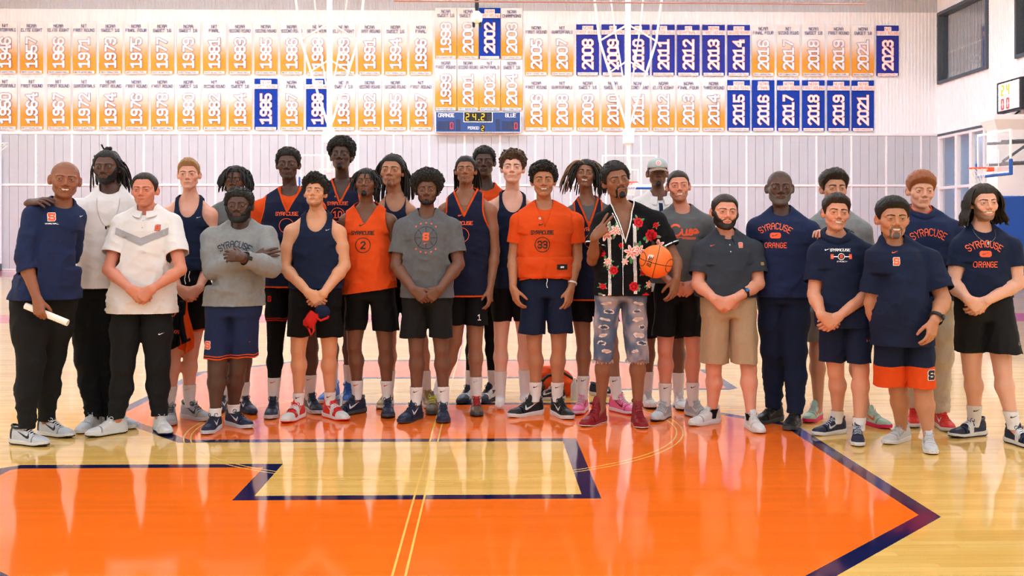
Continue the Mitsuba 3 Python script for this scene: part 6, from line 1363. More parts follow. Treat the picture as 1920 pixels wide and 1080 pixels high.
DW = 'hair_black'
STY = {
'P1': dict(lab='bald smiling person in a navy long-sleeved shirt and black trousers, foremost at the left end', skin=(152, 96, 70), g=1.1, belly=.03, face=dict(fw=1.05, jw=1.1, nw=1.35, lf=1.15, smile=2, eye=.6, brow=.8), scalp=((110, 72, 54), .35), stubble=('full', (90, 60, 46), .35), browcol='hair_dark_brown',
    hands=(('grip', (.18, -.15, -1), (-.25, -1, 0)), (None, None, None)), shirt=dict(name='long_sleeved_shirt', mat='navy_cloth', sleeve=1.32, ease=.018, hemcurve=0, hemd=.19), bottom=PANTS('black_joggers_cloth', wide=1.06), shoe=shoe('shoe_ice', 'shoe_white', 'print_white', 'shoe_black', out='shoe_black', heel='shoe_black', tongue='shoe_black', collar='shoe_black'), shoesize=.325,
    prints=s_logo(.060, -.075, .066) + [(tick(.032), .125, .060, 'print_white', 'tick_logo'), (text('BASKETBALL', .009, .9, 1.6), -.068, .112, 'print_white', 'small_lettering')]),
'P2': dict(lab='tall bearded person with tied-back dreadlocks in an oversized white T-shirt and two necklaces', skin=(98, 67, 56), g=1.08, face=dict(fw=1.0, nw=1.4, lf=1.25, eye=.7, brow=.9, recede=.006), hair=('locks', dict(n=64, length=lambda c: .24, rad=.0062, side=.05, back=1.4, out=.1, base=.010, grav=.32, e0=5)),
    beard=(('full', .0035, 'hair_black'),), pose='side', hands=(('flat', (.85, -.4, .12), (-.1, -.45, .9)), ('relaxed', (0, 0, -1), (1, 0, 0))), shirt=tee('white_cloth', .9, ease=.03, flare=1.15, collar=.07), collar=.074, bottom=PANTS('black_cloth', wide=1.12, bunch=1.6), shoe=shoe('shoe_lightgrey', 'shoe_white', 'shoe_white', None), shoesize=.33, sock=W2(.20, 'black_cloth'),
    extra=(lambda s: necklace(s, .078, .30, 'metal_silver', ((-.075, .01, .010, 'rubber_black'), (.012, .0, .009, 'metal_gold'))), lambda s: s.add('hair__knot', (lambda m: (s.hw_(m[0]), m[1]))(join([ico(V3(-.012 + .010 * k, .03 - .004 * k, .125 + .010 * (k % 2)), .014, 1) for k in range(4)] + [tube([V3(-.02, .03, .125), V3(-.03, .02, .150), V3(-.034, .015, .162)], .005, 6)])), 'hair_black', True))),
'P3': dict(lab='person with short brown hair in a white polo shirt with a grey chevron, hands clasped', skin=(204, 132, 108), face=dict(fw=1.03, nw=1.05, lf=.75, smile=1, eye=.6, brow=.8, recede=.012), browcol='hair_brown', hair=('comb', .013, .002), haircol='hair_dark_brown', stubble=('full', (150, 100, 82), .25), belly=.02,
    shirt=dict(name='polo_shirt', mat='white_cloth', sleeve=.66, ease=.022), collar=.064, bottom=PANTS('black_joggers_cloth', wide=1.05), shoe=shoe('shoe_white', 'shoe_white', 'shoe_white', None, out='shoe_black'), top=1,
    prints=[(CHEVRON, 0, .16, 'stripe_grey_cloth', 'chevron'), (tick(.040), .165, .86, 'print_white', 'tick_logo', 'shorts')] + s_logo(.043, .108, .100, edge='print_navy'), extra=(lambda s: polo_collar(s, 'white_cloth', .028, -.01, 12, 'collar'), lambda s: placket(s, 'white_cloth', .12), lambda s: ring_finger(s, 1))),
'P4': dict(lab='tall person with a blond quiff and navy tank top behind the white polo shirt', trap=.052, skin=(214, 156, 134), g=.98, arm=1.05, face=dict(fw=.96, nw=.95, lf=.85, eye=.65, side=-.004), hair=('comb', .014, .003, .026, 0), haircol='hair_blond', browcol='hair_brown', hscale=1.06,
    shirt=tank('deep_navy_cloth', (.10, .080), .66), bottom=SHORTS('black_cloth', bands=((0, .012, 'orange_cloth'),)), shoe=shoe('shoe_grey', 'shoe_lightgrey', 'shoe_black', 'shoe_black', out='shoe_lightgrey', collar='shoe_black'), sock=W2(.27), socklogo='print_grey', shoesize=.335, prints=[(tick(.036), .085, .10, 'print_grey', 'tick_logo')],
    extra=(lambda s: hem_roll(s, s.hemz, s.hemz + .10, .010, 'deep_navy_cloth'), lambda s: drawstring(s, -.02, 2, .10))),
'P5': dict(lab='person with short dreadlocks in a grey T-shirt, half hidden behind the grey long-sleeved shirt', skin=(108, 72, 57), face=dict(nw=1.4, lf=1.25, eye=.65), hair=('locks', dict(n=80, length=.125, rad=.0062, side=.3, back=-.15, out=.2, base=.010, grav=.52, e0=10)), pose='side',
    shirt=tee('mid_grey_cloth', .66), bottom=SHORTS('black_cloth'), shoe=shoe('shoe_navy', 'shoe_navy', 'shoe_navy', 'shoe_white', out='shoe_black'), sock=W2(.24), prints=[(arch(fit(text('SYRACUSE', .050, .56, 1.0, 1.6), .25), .19), 0, .15, 'print_navy', 'lettering')]),
'P6': dict(lab='stocky bearded person in a grey long-sleeved shirt with folded arms and a wristwatch', skin=(90, 62, 52), g=1.12, arm=1.22, leg=1.06, belly=.02, face=dict(fw=1.08, jw=1.1, nw=1.45, lf=1.25, eye=.55), hair=('afro', .024, .017, 559, 0.0048), beard=(('full', .012, 'hair_black'),), hands=(('flat', (.95, -.1, .28), (0, -1, .3)), ('flat', (-.85, .50, .06), (-.3, -.9, .3))),
    shirt=dict(name='long_sleeved_shirt', mat='heather_grey_cloth', sleeve=1.84, ease=.012), bottom=SHORTS('navy_cloth', bands=((0, .010, 'orange_cloth'), (.010, .020, 'deep_navy_cloth'), (.020, .028, 'orange_cloth')), fold=.006), shoe=shoe('shoe_navy', 'shoe_ice', 'shoe_black', 'shoe_white', tongue='shoe_navy'), sock=W2(.165),
    prints=[(arch(fit(text('SYRACUSE', .050, .56, 1.0, 1.6), .25), .19), -.01, .115, 'print_navy', 'lettering'), (pill(.070, .044), .005, .185, 'print_navy', 'logo_patch'), (tick(.036), .005, .185, 'print_orange', 'tick_logo', 'shirt', 0, .005)] + s_logo(.060, -.150, .85, target='shorts') + [(tick(.014), .15, .83, 'print_orange', 'tick_logo', 'shorts')],
    extra=(lambda s: strap_ring(s, 1, .05, .046, .024, 'rubber_black', 'watch', V3(0, -1, .3)),)),
'P7': dict(lab='tall person in a navy jersey over an orange T-shirt, left of the curly-haired person', skin=(88, 61, 52), face=dict(fw=.98, jw=.95, nw=1.35, lf=1.35, eye=.7), hair=('afro', .022, .012, 559, 0.0048), stubble=('goatee', (30, 22, 20), .6), pose='side', hands=(('relaxed', (.1, -.1, -1), (-1, -.2, 0)), ('relaxed', (0, 0, -1), (1, 0, 0))), inset=0,
    shirt=jersey('navy_mesh_cloth', 'orange_cloth', .115, strap=.86), under=dict(mat='orange_cloth', sleeve=.50), bottom=SHORTS('black_cloth', bands=((0, .008, 'red_cloth'), (.008, .016, 'black_cloth'), (.016, .023, 'red_cloth')), tights=(0,), tightz=.30), shoe=shoe('shoe_navy', 'shoe_lightgrey', 'shoe_navy', 'shoe_white', tongue='shoe_navy', hi=.012), sock=W2(.30), shoesize=.34, socklogo='red_cloth',
    prints=jersey_prints('8', 'print_orange')[:3] + s_logo(.05, -.13, .82, 'red_cloth', 'black_cloth', 'shorts')),
'P8': dict(lab='curly-haired person in a navy tank top with red and white shoes, chin raised', trap=.052, skin=(206, 148, 114), arm=1.12, face=dict(fw=.98, nw=1.1, lf=1.2, eye=.6, brow=1.1), hair=('wavy', .040, .020, .026, 0, 420), stubble=('line', (40, 28, 22), .35), hscale=1.08,
    shirt=tank('deep_navy_cloth', (.085, .082), .68), bottom=SHORTS('black_cloth'), shoe=shoe('shoe_red', 'shoe_white', 'shoe_red', 'shoe_white', out='shoe_red', toe_cap='shoe_white', strap='shoe_white', chunky=.6), sock=W2(.205), socklogo='print_black', shoesize=.325, prints=[(tick(.036), .095, .07, 'print_grey', 'tick_logo')], extra=(lambda s: drawstring(s, -.01, 2, .05),)),
'P9': dict(lab='tallest person, with a high-top afro and navy jersey number 10, in the back row', skin=(86, 60, 51), face=dict(fw=.94, jw=.95, nw=1.45, lf=1.35, eye=.6, brow=1.1), hair=('afro', .048, .024, 676, 0.0066), beard=(('chin', .003, 'hair_black'),), stubble=('mustache', (25, 18, 16), .5), pose='side', hscale=1.04,
    shirt=jersey('navy_mesh_cloth', 'orange_cloth', .13), bottom=SHORTS('black_cloth'), shoe=shoe('shoe_blue', 'shoe_white', 'shoe_blue', 'shoe_white', hi=.01), sock=W2(.32), shoesize=.36, prints=jersey_prints('10', 'print_orange', -.025)),
'P10': dict(lab='person with short twists in an orange jersey number 2, hands behind the back', trap=.052, skin=(120, 80, 60), arm=1.1, face=dict(fw=.98, nw=1.4, lf=1.3, eye=.55), hair=('locks', dict(n=100, length=.09, rad=.0054, side=.25, back=-.1, out=.15, base=.010, grav=.45, e0=10)), beard=(('chin', .0022, 'hair_black'),), stubble=('full', (60, 40, 32), .35), hands=(('relaxed', (.4, .1, -.9), (0, 1, 0)), ('relaxed', (-.4, .1, -.9), (0, 1, 0))), hscale=1.07,
    shirt=jersey('orange_cloth', None, .085, strap=.93, fold=.011, hemtilt=.14), bottom=SHORTS('black_cloth', up=.12), shoe=shoe('shoe_navy', 'shoe_darkgrey', 'shoe_navy', 'shoe_white', out='shoe_black', toe_cap='shoe_navy', chunky=.5), sock=W2(.27), socklogo='red_cloth', shoesize=.335, prints=jersey_prints('2', 'print_black', -.02)),
'P11': dict(lab='person with hanging braids, navy tank top and gold shoes, between two front-row players', trap=.052, skin=(176, 124, 96), face=dict(fw=.96, nw=1.25, lf=1.15, eye=.65), hair=('locks', dict(n=56, length=.26, rad=.0075, side=.12, back=.5, out=.06, base=.012, grav=.62, e0=8, where=lambda P: P[..., 1] + .035 + .15 * np.maximum(np.abs(P[..., 0]) - .05, 0))), stubble=('goatee', (50, 34, 26), .7), pose='side', hscale=.92,
    shirt=tank('deep_navy_cloth', (.09, .085), .66), bottom=SHORTS('black_cloth'), shoe=shoe('shoe_gold', 'shoe_white', 'shoe_gold', 'shoe_black', out='shoe_gold', collar='shoe_black'), sock=W2(.30), shoesize=.33, prints=[(tick(.036), .11, .11, 'print_grey', 'tick_logo')]),
'P12': dict(lab='person with a round afro in a dark grey T-shirt with a ball outline, hands clasped', skin=(116, 76, 58), arm=1.12, face=dict(fw=1.02, nw=1.4, lf=1.35, smile=1, eye=.7), hair=('afro', .066, .040, 806, 0.0066), beard=(('line', .003, 'hair_black'), ('chin', .004, 'hair_black')), stubble=('full', (50, 34, 28), .5), hscale=1.04,
    shirt=tee('dark_grey_cloth', .70), bottom=SHORTS('black_joggers_cloth'), shoe=shoe('shoe_navy', 'shoe_navy', 'shoe_navy', 'shoe_white', out='shoe_darkgrey', chunky=.5), sock=W2(.255), socklogo='print_black', shoesize=.33, prints=ball_mark()),
'P13': dict(lab='person with pulled-back braids in a navy jersey number 1 and one dark red shoe', trap=.052, skin=(152, 104, 80), face=dict(fw=.96, nw=1.3, lf=1.2, eye=.65), hair=('locks', dict(n=60, length=.25, rad=.0058, side=.0, back=1.8, out=.05, base=.009, grav=.26, e0=15, where=lambda P: P[..., 1] + .02)), stubble=('goatee', (60, 42, 34), .5), pose='side',
    shirt=jersey('navy_mesh_cloth', 'orange_cloth', .12, strap=.84), bottom=SHORTS('black_cloth'), shoe=(shoe('shoe_olive', 'shoe_darkgrey', 'shoe_yellow', None), shoe('shoe_crimson', 'shoe_darkgrey', 'shoe_crimson', None, out='shoe_black', toe_cap='shoe_olive', tongue='shoe_red')), sock=W2(.29), socklogo='print_grey', shoesize=.335,
    prints=jersey_prints('1', 'print_orange', -.025, .045) + [(text('1', .05, .5, 1.2), .100, .945, 'print_white', 'number', 'shorts')], extra=(lambda s: necklace(s, .070, .11, 'metal_gold'),)),
'P14': dict(lab='person with a short afro in an orange T-shirt, far back between two navy tops', skin=(82, 58, 51), face=dict(fw=.96, nw=1.35, lf=1.25, eye=.6), hair=('afro', .020, .012, 520, 0.0043), pose='side', shirt=tee('orange_cloth', .6), collar=.074, bottom=SHORTS('black_cloth', tights=(0, 1), tightz=.24), shoe=shoe('shoe_navy', 'shoe_navy', 'shoe_black', 'shoe_white', toe_cap='shoe_navy', quarter='shoe_white'), sock=W2(.27, 'sock_white'), shoesize=.34),
'P15': dict(lab='tall pale person with wavy brown hair in a navy tank top, standing in white socks', trap=.052, skin=(222, 172, 152), face=dict(fw=.99, nw=.92, lf=1.0, smile=1, eye=.65, brow=1.1), hair=('wavy', .030, .012, .020, 0, 200), haircol='hair_brown', browcol='hair_dark_brown', pose='side', shirt=tank('deep_navy_cloth', (.10, .088), .68), bottom=SHORTS('black_cloth'), sock=W2(.30), noshoes=True, socklogo='print_orange'),
'P16': dict(lab='smiling person with curly dark hair in an orange jersey number 33 and navy shorts', skin=(178, 120, 88), face=dict(fw=.97, nw=1.15, lf=1.1, smile=2, eye=.6, brow=1.1), hair=('wavy', .030, .014, .014, 0, 420), pose='side', hands=(('relaxed', (.25, -.15, -1), (-.9, -.5, 0)), ('relaxed', (-.2, -.15, -1), (.75, -.75, 0))),
    shirt=jersey('orange_cloth', None, .15, strap=.93, fold=.010, hemcurve=-.03), under=dict(mat='orange_cloth', sleeve=.60), bottom=SHORTS('deep_navy_cloth', up=.10, fold=.011), shoe=shoe('shoe_black', 'shoe_white', 'shoe_black', 'shoe_white', out='shoe_white', tongue='shoe_black'), sock=W2(.265), socklogo='print_black', shoesize=.34,
    prints=jersey_prints('33', 'print_black', -.028, .035) + [(box_poly(.078, .034).buffer(.003), .125, .455, 'print_black', 'label', 'shirt', 0, .0185), (box_poly(.03, .015), .125, .455, 'print_white', 'label_mark', 'shirt', 0, .021), (affinity.scale(shapely.Point(0, 0).buffer(1, 12), .026, .011), -.028, .075, 'print_grey', 'inner_logo')],
    extra=(lambda s: hem_roll(s, s.hemz - .01, s.hemz + .155, .013, 'orange_cloth'), lambda s: drawstring(s, 0, 1, .075, s.hemz - .01), lambda s: strap_ring(s, 1, .06, .037, .014, 'print_white', 'wristband'))),
'P17': dict(lab='smiling person with loose light-tipped dreadlocks in a navy jersey and pink shoes', skin=(150, 104, 80), face=dict(fw=.95, nw=1.2, lf=1.1, smile=2, eye=.55), hair=('locks', dict(n=90, length=.215, rad=.0058, side=.45, back=.1, out=.25, base=.010, grav=.52, e0=12, jitter=.25)), stubble=('goatee', (60, 42, 32), .3), pose='side', hscale=1.06,
    shirt=jersey('navy_mesh_cloth', 'orange_cloth', .155, strap=.88), under=dict(mat='dark_grey_cloth', sleeve=.3), bottom=SHORTS('black_cloth'), shoe=shoe('shoe_pink', 'shoe_white', 'shoe_white', 'shoe_crimson', out='shoe_hot_pink', toe_cap='shoe_pink', heel='shoe_hot_pink'), sock=W2(.29), socklogo='print_black', shoesize=.33, prints=jersey_prints('5', 'print_orange', .02, .05), extra=(lambda s: light_locks(s),)),
'P18': dict(lab='person in a black floral shirt and ripped denim shorts making a two-finger sign', trap=.052, skin=(142, 94, 68), face=dict(fw=.95, jw=.92, nw=1.3, lf=1.0, eye=.6, brow=1.0), hair=('afro', .020, .017, 676, 0.0037), beard=(('goatee', .005, 'hair_black'),), hands=(('peace', (.68, -.12, .66), (-.3, -1, .2)), ('relaxed', (-.2, -.15, -1), (.6, -.8, 0))),
    shirt=dict(name='floral_shirt', mat='black_cloth', sleeve=.66, neck=('v', .20), ease=.020, flare=1.06, trim='print_white', trimw=.007, hemtrim=0), bottom=dict(name='jeans', kind='shorts', mat='denim', fold=.010, wavy=2.5), shoe=shoe('shoe_crimson', 'shoe_crimson', 'shoe_crimson', None, out='shoe_lightgrey', hi=.045, chunky=.3), shoesize=.325, extra=(lambda s: flowers(s), lambda s: torn_jeans(s))),
'P19': dict(lab='person in a grey cap and white polo shirt with dark placket, in the back row', skin=(122, 82, 64), face=dict(fw=1.03, jw=1.05, nw=1.4, lf=1.2, eye=.6), hair=('buzz', .003, .003), beard=(('chin', .003, 'hair_black'),), stubble=('full', (60, 42, 34), .35), pose='side', shirt=dict(name='polo_shirt', mat='white_cloth', sleeve=.7, ease=.025), collar=.066, bottom=SHORTS('black_cloth'), shoe=shoe('shoe_white', 'shoe_white', 'shoe_white', None, out='shoe_black'), sock=W2(.29),
    extra=(lambda s: cap(s), lambda s: polo_collar(s, 'white_cloth', .030, .030, 18), lambda s: placket(s, 'navy_cloth', .16, .032, 0))),
'P20': dict(lab='smiling person with cropped hair in a grey T-shirt with orange script, right of the ball', skin=(206, 138, 116), face=dict(fw=.97, nw=1.05, lf=.8, smile=2, eye=.55, brow=.8), hair=('buzz', .006, .003), haircol='hair_dark_brown', browcol='hair_brown', stubble=('full', (120, 84, 66), .55), shirt=tee('dark_grey_cloth', .75), bottom=SHORTS('black_cloth'), shoe=shoe('shoe_grey', 'shoe_lightgrey', 'shoe_lightgrey', 'shoe_lightgrey', out='shoe_darkgrey', toe_cap='shoe_lightgrey'), sock=W2(.275), socklogo='print_black', shoesize=.325,
    top=1, prints=[(script_cuse(), .015, .150, 'print_orange', 'lettering')]),
'P21': dict(lab='bearded person in a charcoal polo shirt and khaki shorts wearing a wristwatch', skin=(210, 146, 122), g=1.06, arm=1.1, belly=.03, face=dict(fw=1.05, jw=1.1, nw=1.05, lf=.75, smile=1, eye=.6, recede=.004), hair=('comb', .011, .003), haircol='hair_dark_brown', beard=(('full', .008, 'hair_dark_brown'),), browcol='hair_dark_brown', shirt=dict(name='polo_shirt', mat='charcoal_cloth', sleeve=.72, ease=.022), collar=.066, bottom=SHORTS('khaki_cloth', fold=.007), shoe=shoe('shoe_white', 'shoe_white', 'shoe_white', None, out='shoe_lightgrey', collar='shoe_white'),
    sock=W2(.115, 'black_cloth'), prints=[(tick(.036), -.125, .055, 'print_orange', 'tick_logo')] + s_logo(.040, .080, .052, 'print_orange', 'print_white') + [(box_poly(.028, .024), .238, .19, 'shoe_gold', 'label')], extra=(lambda s: polo_collar(s, 'charcoal_cloth', .026, .030, 20), lambda s: placket(s, 'charcoal_cloth', .12), lambda s: strap_ring(s, 1, .10, .041, .022, 'rubber_black', 'watch', V3(-.1, -1, .25)))),
'P22': dict(lab='tall bald person with a grey beard in a navy T-shirt and navy joggers', skin=(92, 64, 54), g=1.06, face=dict(fw=1.0, jw=1.02, nw=1.4, lf=1.15, eye=.55), scalp=((34, 26, 24), .5), beard=(('full', .0035, 'hair_grizzled'), ('chin', .0045, 'hair_grizzled')), pose='side', hands=(('relaxed', (0, 0, -1), (-1, 0, 0)), ('relaxed', (-.2, -.25, -1), (.7, -.7, 0))), hscale=.97,
    shirt=tee('navy_cloth', .66, ease=.022), bottom=PANTS('deep_navy_cloth', radii=(.11, .10, .082, .074, .058)), shoe=shoe('shoe_black', 'shoe_darkgrey', 'shoe_black', 'shoe_darkgrey', out='shoe_darkgrey'), shoesize=.335, sock=W2(.16, 'black_cloth'), prints=college_prints('print_orange', 0, -.05, 0, .235, logo='print_navy'), extra=(lambda s: strap_ring(s, 1, .05, .036, .010, 'metal_silver', 'bracelet'),)),
'P23': dict(lab='dark-haired person in a grey T-shirt, half hidden behind the navy hooded top', skin=(194, 138, 112), face=dict(nw=1.05, lf=.8, smile=1, eye=.55, brow=1.3), hair=('comb', .036, .006, .016, 0), haircol='hair_dark_brown', browcol='hair_dark_brown', stubble=('full', (120, 84, 66), .3), pose='side', hands=(('flat', (-.35, -.9, .05), (0, -.3, 1)), ('relaxed', (0, 0, -1), (1, 0, 0))), shirt=tee('heather_grey_cloth', .7), bottom=SHORTS('greyish_khaki_cloth'),
    shoe=shoe('shoe_mint', 'shoe_hot_pink', 'shoe_lightgrey', 'shoe_orange', out='shoe_hot_pink', toe_cap='shoe_mint'), prints=[(arch(fit(text('SYRACUSE', .050, .56, 1.0, 1.6), .25), .19), -.01, .13, 'print_navy', 'lettering')]),
'P24': dict(lab='smiling dark-haired person in a navy short-sleeved hooded top with a barbell print', skin=(206, 144, 116), arm=1.08, face=dict(fw=.97, nw=1.05, lf=.8, smile=2, eye=.55, brow=1.1), hair=('comb', .024, .0025, .014, 0), haircol='hair_dark_brown', browcol='hair_dark_brown', shirt=dict(name='hooded_top', mat='deep_navy_cloth', sleeve=.70, ease=.022), collar=.074, bottom=SHORTS('deep_navy_cloth', fold=.006), shoe=shoe('shoe_navy', 'shoe_white', 'shoe_ice', 'shoe_ice', out='shoe_lightgrey'), sock=W2(.17), shoesize=.30,
    top=1, prints=barbell() + [(text('S S S', .014, .8, 1.3), .112, .70, 'print_orange', 'small_marks', 'shorts', 10)], extra=(lambda s: hood(s, 'deep_navy_cloth'),)),
'P25': dict(lab='smiling person with a goatee in a large navy T-shirt and navy and orange shorts', skin=(186, 128, 97), g=1.12, belly=.05, arm=1.12, face=dict(fw=1.06, jw=1.12, nw=1.2, lf=.95, smile=2, eye=.5, side=-.004), hair=('comb', .024, .002, .014, 0), beard=(('goatee', .003, 'hair_grizzled'),), pose='side', hands=(('relaxed', (0, 0, -1), (-1, 0, 0)), ('relaxed', (-.28, -.15, -1), (.45, -.9, 0))), shirt=tee('deep_navy_cloth', .78, ease=.03, flare=1.12),
    bottom=SHORTS('deep_navy_cloth', bands=((0, .145, 'orange_cloth'),), fold=.006), shoe=shoe('shoe_lightgrey', 'shoe_white', 'shoe_lightgrey', 'shoe_grey', out='shoe_white', tongue='shoe_lightgrey'), shoesize=.30, prints=[(tick(.042), -.03, .045, 'print_orange', 'tick_logo')] + s_logo(.055, -.035, .105) + s_logo(.070, .092, .862, 'print_black', 'print_white', 'shorts', 12), extra=(lambda s: strap_ring(s, 1, .03, .047, .026, 'rubber_black', 'watch', V3(.6, -.8, .1)), lambda s: ring_finger(s, 1))),
'P26': dict(lab='ginger-haired person in a navy hooded sweatshirt, beige trousers and red shoes', skin=(214, 158, 134), face=dict(fw=.98, nw=1.0, lf=.85, smile=1, eye=.6, recede=-.012, side=-.008), hair=('comb', .028, .005, .018, 0), haircol='hair_ginger', browcol='hair_ginger', pose='side', shirt=dict(name='hooded_sweatshirt', mat='navy_cloth', sleeve=1.9, ease=.030, fold=.010), collar=.078, bottom=PANTS('beige_cloth', wide=1.1, bunch=1.6, fold=.012), shoe=shoe('shoe_red', 'shoe_white', 'shoe_red', 'shoe_white', out='shoe_grey', hi=.02),
    shoesize=.33, prints=[(arch(fit(text('SYRACUSE', .058, .52, 1.0, 1.6), .30), .22), .0, .125, 'print_orange', 'lettering')], extra=(lambda s: hood(s, 'navy_cloth', 'orange_cloth'),)),
'P27': dict(lab='smiling person with shoulder-length dark wavy hair in a navy T-shirt, at the right end', skin=(214, 160, 136), arm=1.15, leg=1.05, face=dict(fw=.97, nw=1.0, lf=.8, smile=2, eye=.55, brow=1.0), hair=('long',), haircol='hair_dark_brown', browcol='hair_dark_brown', stubble=('full', (84, 60, 48), .7), hscale=1.05,
    shirt=tee('deep_navy_cloth', .55, ease=.012), bottom=SHORTS('black_joggers_cloth', fold=.012), shoe=shoe('shoe_navy', 'shoe_white', 'shoe_navy', 'shoe_white', out='shoe_navy', strap='shoe_white', heel='shoe_black', chunky=.4), sock=W2(.225), socklogo='print_black', shoesize=.32,
    prints=college_prints('print_orange', 0, -.025, 0, .262, logo='print_navy') + [(ring2(.010, .003), .165, .77, 'print_grey', 'logo', 'shorts', 5)], extra=(lambda s: necklace(s, .074, .13, 'metal_silver', ((0, .008, .011, 'metal_silver'),)),)),
}
def ring_finger(s, i):
    W = s.W[i]; d = unit(s.W[i] - s.E[i]); hd = s.st.get('hands'); sd = -1 if i == 0 else 1
    pose, dd, n = hd[i] if isinstance(hd, tuple) else s.auto_hand(i)
    dd = unit(dd) if dd is not None else d; n = unit(n); th = np.cross(n, dd) * (-sd); c = W + (dd * .100 - th * .010 - n * .004 ) * 1.06; t = np.linspace(0, 6.283, 17)[:-1]
    s.add('ring', tube(c + np.outer(np.cos(t), th) * .0108 + np.outer(np.sin(t), n) * .0108, .0022, 5, closed=True), 'metal_gold', True)
def light_locks(s):
    rng = np.random.default_rng(177); q = s.q; m = locks(s.head, rng, 26, .225, .0058, lambda P: np.minimum(hairline(P, q), .1 + P[..., 1] + 0 * P[..., 0]), side=.8, out=.5, grav=.42, back=-.1, jitter=.25, e0=12)
    s.add('hair__light_strands', (s.hw_(m[0]), m[1]), 'hair_light_tips', True)

# ---------------------------------------------------------------- people: building them all
make_hands()
def make_person(o): return Fig(o, STY[o['id']]).build()
SHOE_PLY = {}
def put_shoes(key, f):
    st = f.st
    if 'shoe' not in st: return
    for i in (0, 1):
        c = st['shoe'][i] if isinstance(st['shoe'], tuple) else st['shoe']
        k = (c.get('hi', 0.0), c.get('fat', 1.0), c.get('chunky', 0.0))
        if k not in SHOE_PLY: SHOE_PLY[k] = {n: mikit.ply(m, None, 40) for n, m in shoe_parts(*k).items()}
        X, Y, yaw = f.o['foot'][i]; L = st.get('shoesize', .315) / .31; nm = numbered(key + '__shoe')
        M = T().translate([X, Y, .0005]).rotate([0, 0, 1], yaw - 90).scale([L, L, L * 1.10])
        for p, sh in SHOE_PLY[k].items():
            b = c.get(p) or (c['upper'] if p in ('heel', 'quarter', 'toe_cap', 'tongue', 'collar') else None)
            if b: scene[f'{nm}__{p}'] = {**sh, 'to_world': M, 'bsdf': {'type': 'ref', 'id': b}}
with ThreadPoolExecutor(4) as ex: FIGS = list(ex.map(make_person, [o for o in BODIES if o['id'] in ONLY] if ONLY else BODIES))
FIG = {f.o['id']: f for f in FIGS}
for f in FIGS:
    key = numbered('person'); labels[key] = {'label': f.st['lab'], 'category': 'person', 'group': 'people lined up for a team photo'}
    for sub, m, b, sm, col, lab in f.parts:
        names = sub.split('__'); swap = {'shirt': f.st.get('shirt', {}).get('name', 'shirt'), 'shorts': f.st.get('bottom', {}).get('name', 'shorts')}; names[0] = swap.get(names[0], names[0]); k = key + '__' + names[0]
        k = numbered(k if len(names) == 1 else k + '__' + names[1])
        scene[k] = mikit.ply(m, b, sm, color=col)
        if lab: labels[k] = {'label': lab}
    put_shoes(key, f)

# ---------------------------------------------------------------- things held, and things left on the floor
def put(key, parts, label, cat):
    k = numbered(key); note(k, label, cat)
    for nm, m, b, sm in parts: add(f'{k}__{nm}', m, b, sm)
    return k
# basketball on the hip of the person in the floral shirt
if 'P18' in FIG:
    BC, BR = V3(*BALL), .1215; Rb = rot(-8, -6, 14)
    def leather(p, n, uv):
        a, b, w = mikit.voronoi(p.x * 260 + p.y * 90, p.z * 260 + p.y * 60); return mi.Color3f(*[float(x) for x in lin((236, 112, 40))]) * (.86 + .22 * smoothstep(.1, .5, a))
    mat('leather_orange', proc(leather), .5)
    v, f = trimesh.creation.icosphere(subdivisions=4).vertices, trimesh.creation.icosphere(subdivisions=4).faces
    ps = [('cover', (np.asarray(v) * BR + BC, f), 'leather_orange', True)]
    t = np.linspace(0, 2 * np.pi, 73)[:-1]; o = 0 * t
    for c in ([np.cos(t), np.sin(t), o], [o, np.cos(t), np.sin(t)]): ps.append(('seam', tube(BC + (np.column_stack(c) @ Rb.T) * BR * .996, .0026, 6, closed=True), 'rubber_black', True))
    for s in (-1, 1):
        th = .62 + .30 * np.cos(2 * t); x = np.sin(th); q = np.column_stack([s * np.cos(th), np.sin(th) * np.cos(t), np.sin(th) * np.sin(t)]); ps.append(('seam', tube(BC + (q @ Rb.T) * BR * .996, .0026, 6, closed=True), 'rubber_black', True))
    def on_ball(shape, lift, turn, off):
        sh = affinity.rotate(shapely.segmentize(shape, .008), turn, origin=(0, 0)); m = trimesh.Trimesh(*flat(sh), process=False); v, f = trimesh.remesh.subdivide_to_size(m.vertices, m.faces, .012); p = v[:, :2] + off; d = np.column_stack([np.sin(p[:, 0] / BR), -np.cos(p[:, 0] / BR) * np.cos(p[:, 1] / BR), np.sin(p[:, 1] / BR) * np.cos(p[:, 0] / BR)]); d /= np.linalg.norm(d, axis=1, keepdims=True)
        return BC + d * (BR + lift), f
    ps.append(('label', on_ball(shapely.box(.018, -.021, .050, .021), .0008, 72, np.array([-.066, .012])), 'print_blush', False)); ps.append(('lettering', on_ball(fit(affinity.skew(text('ELITE', .032, .60, 1.3, 1.3), 12), .105), .0024, 72, np.array([-.062, .004])), 'rubber_black', False))
    put('basketball', ps, 'orange basketball held against the hip of the person in the floral shirt', 'basketball')
# rolled papers in the hand of the person at the left end
if 'P1' in FIG:
    s = FIG['P1']; W = s.W[0]; d0 = unit(V3(.18, -.15, -1)); c = W + d0 * .098 + V3(.03, .028, 0); ax = unit(V3(.93, -.10, -.36)); a = unit(np.cross(ax, V3(0, 1, 0))); b = np.cross(ax, a); t = np.linspace(0, 4.3 * np.pi, 90); r = .0235 - .0009 * t / 3
    ring = np.outer(r * np.cos(t), a) + np.outer(r * .8 * np.sin(t), b); v = np.vstack([c - ax * .15 + ring, c + ax * .17 + ring]); i = np.arange(89); put('rolled_paper', [('sheet', rim(v, tri(np.stack([i, i + 1, i + 91, i + 90], 1)), .0006), 'paper_white', 60)], 'white rolled-up papers in the hand of the person at the left end', 'paper')
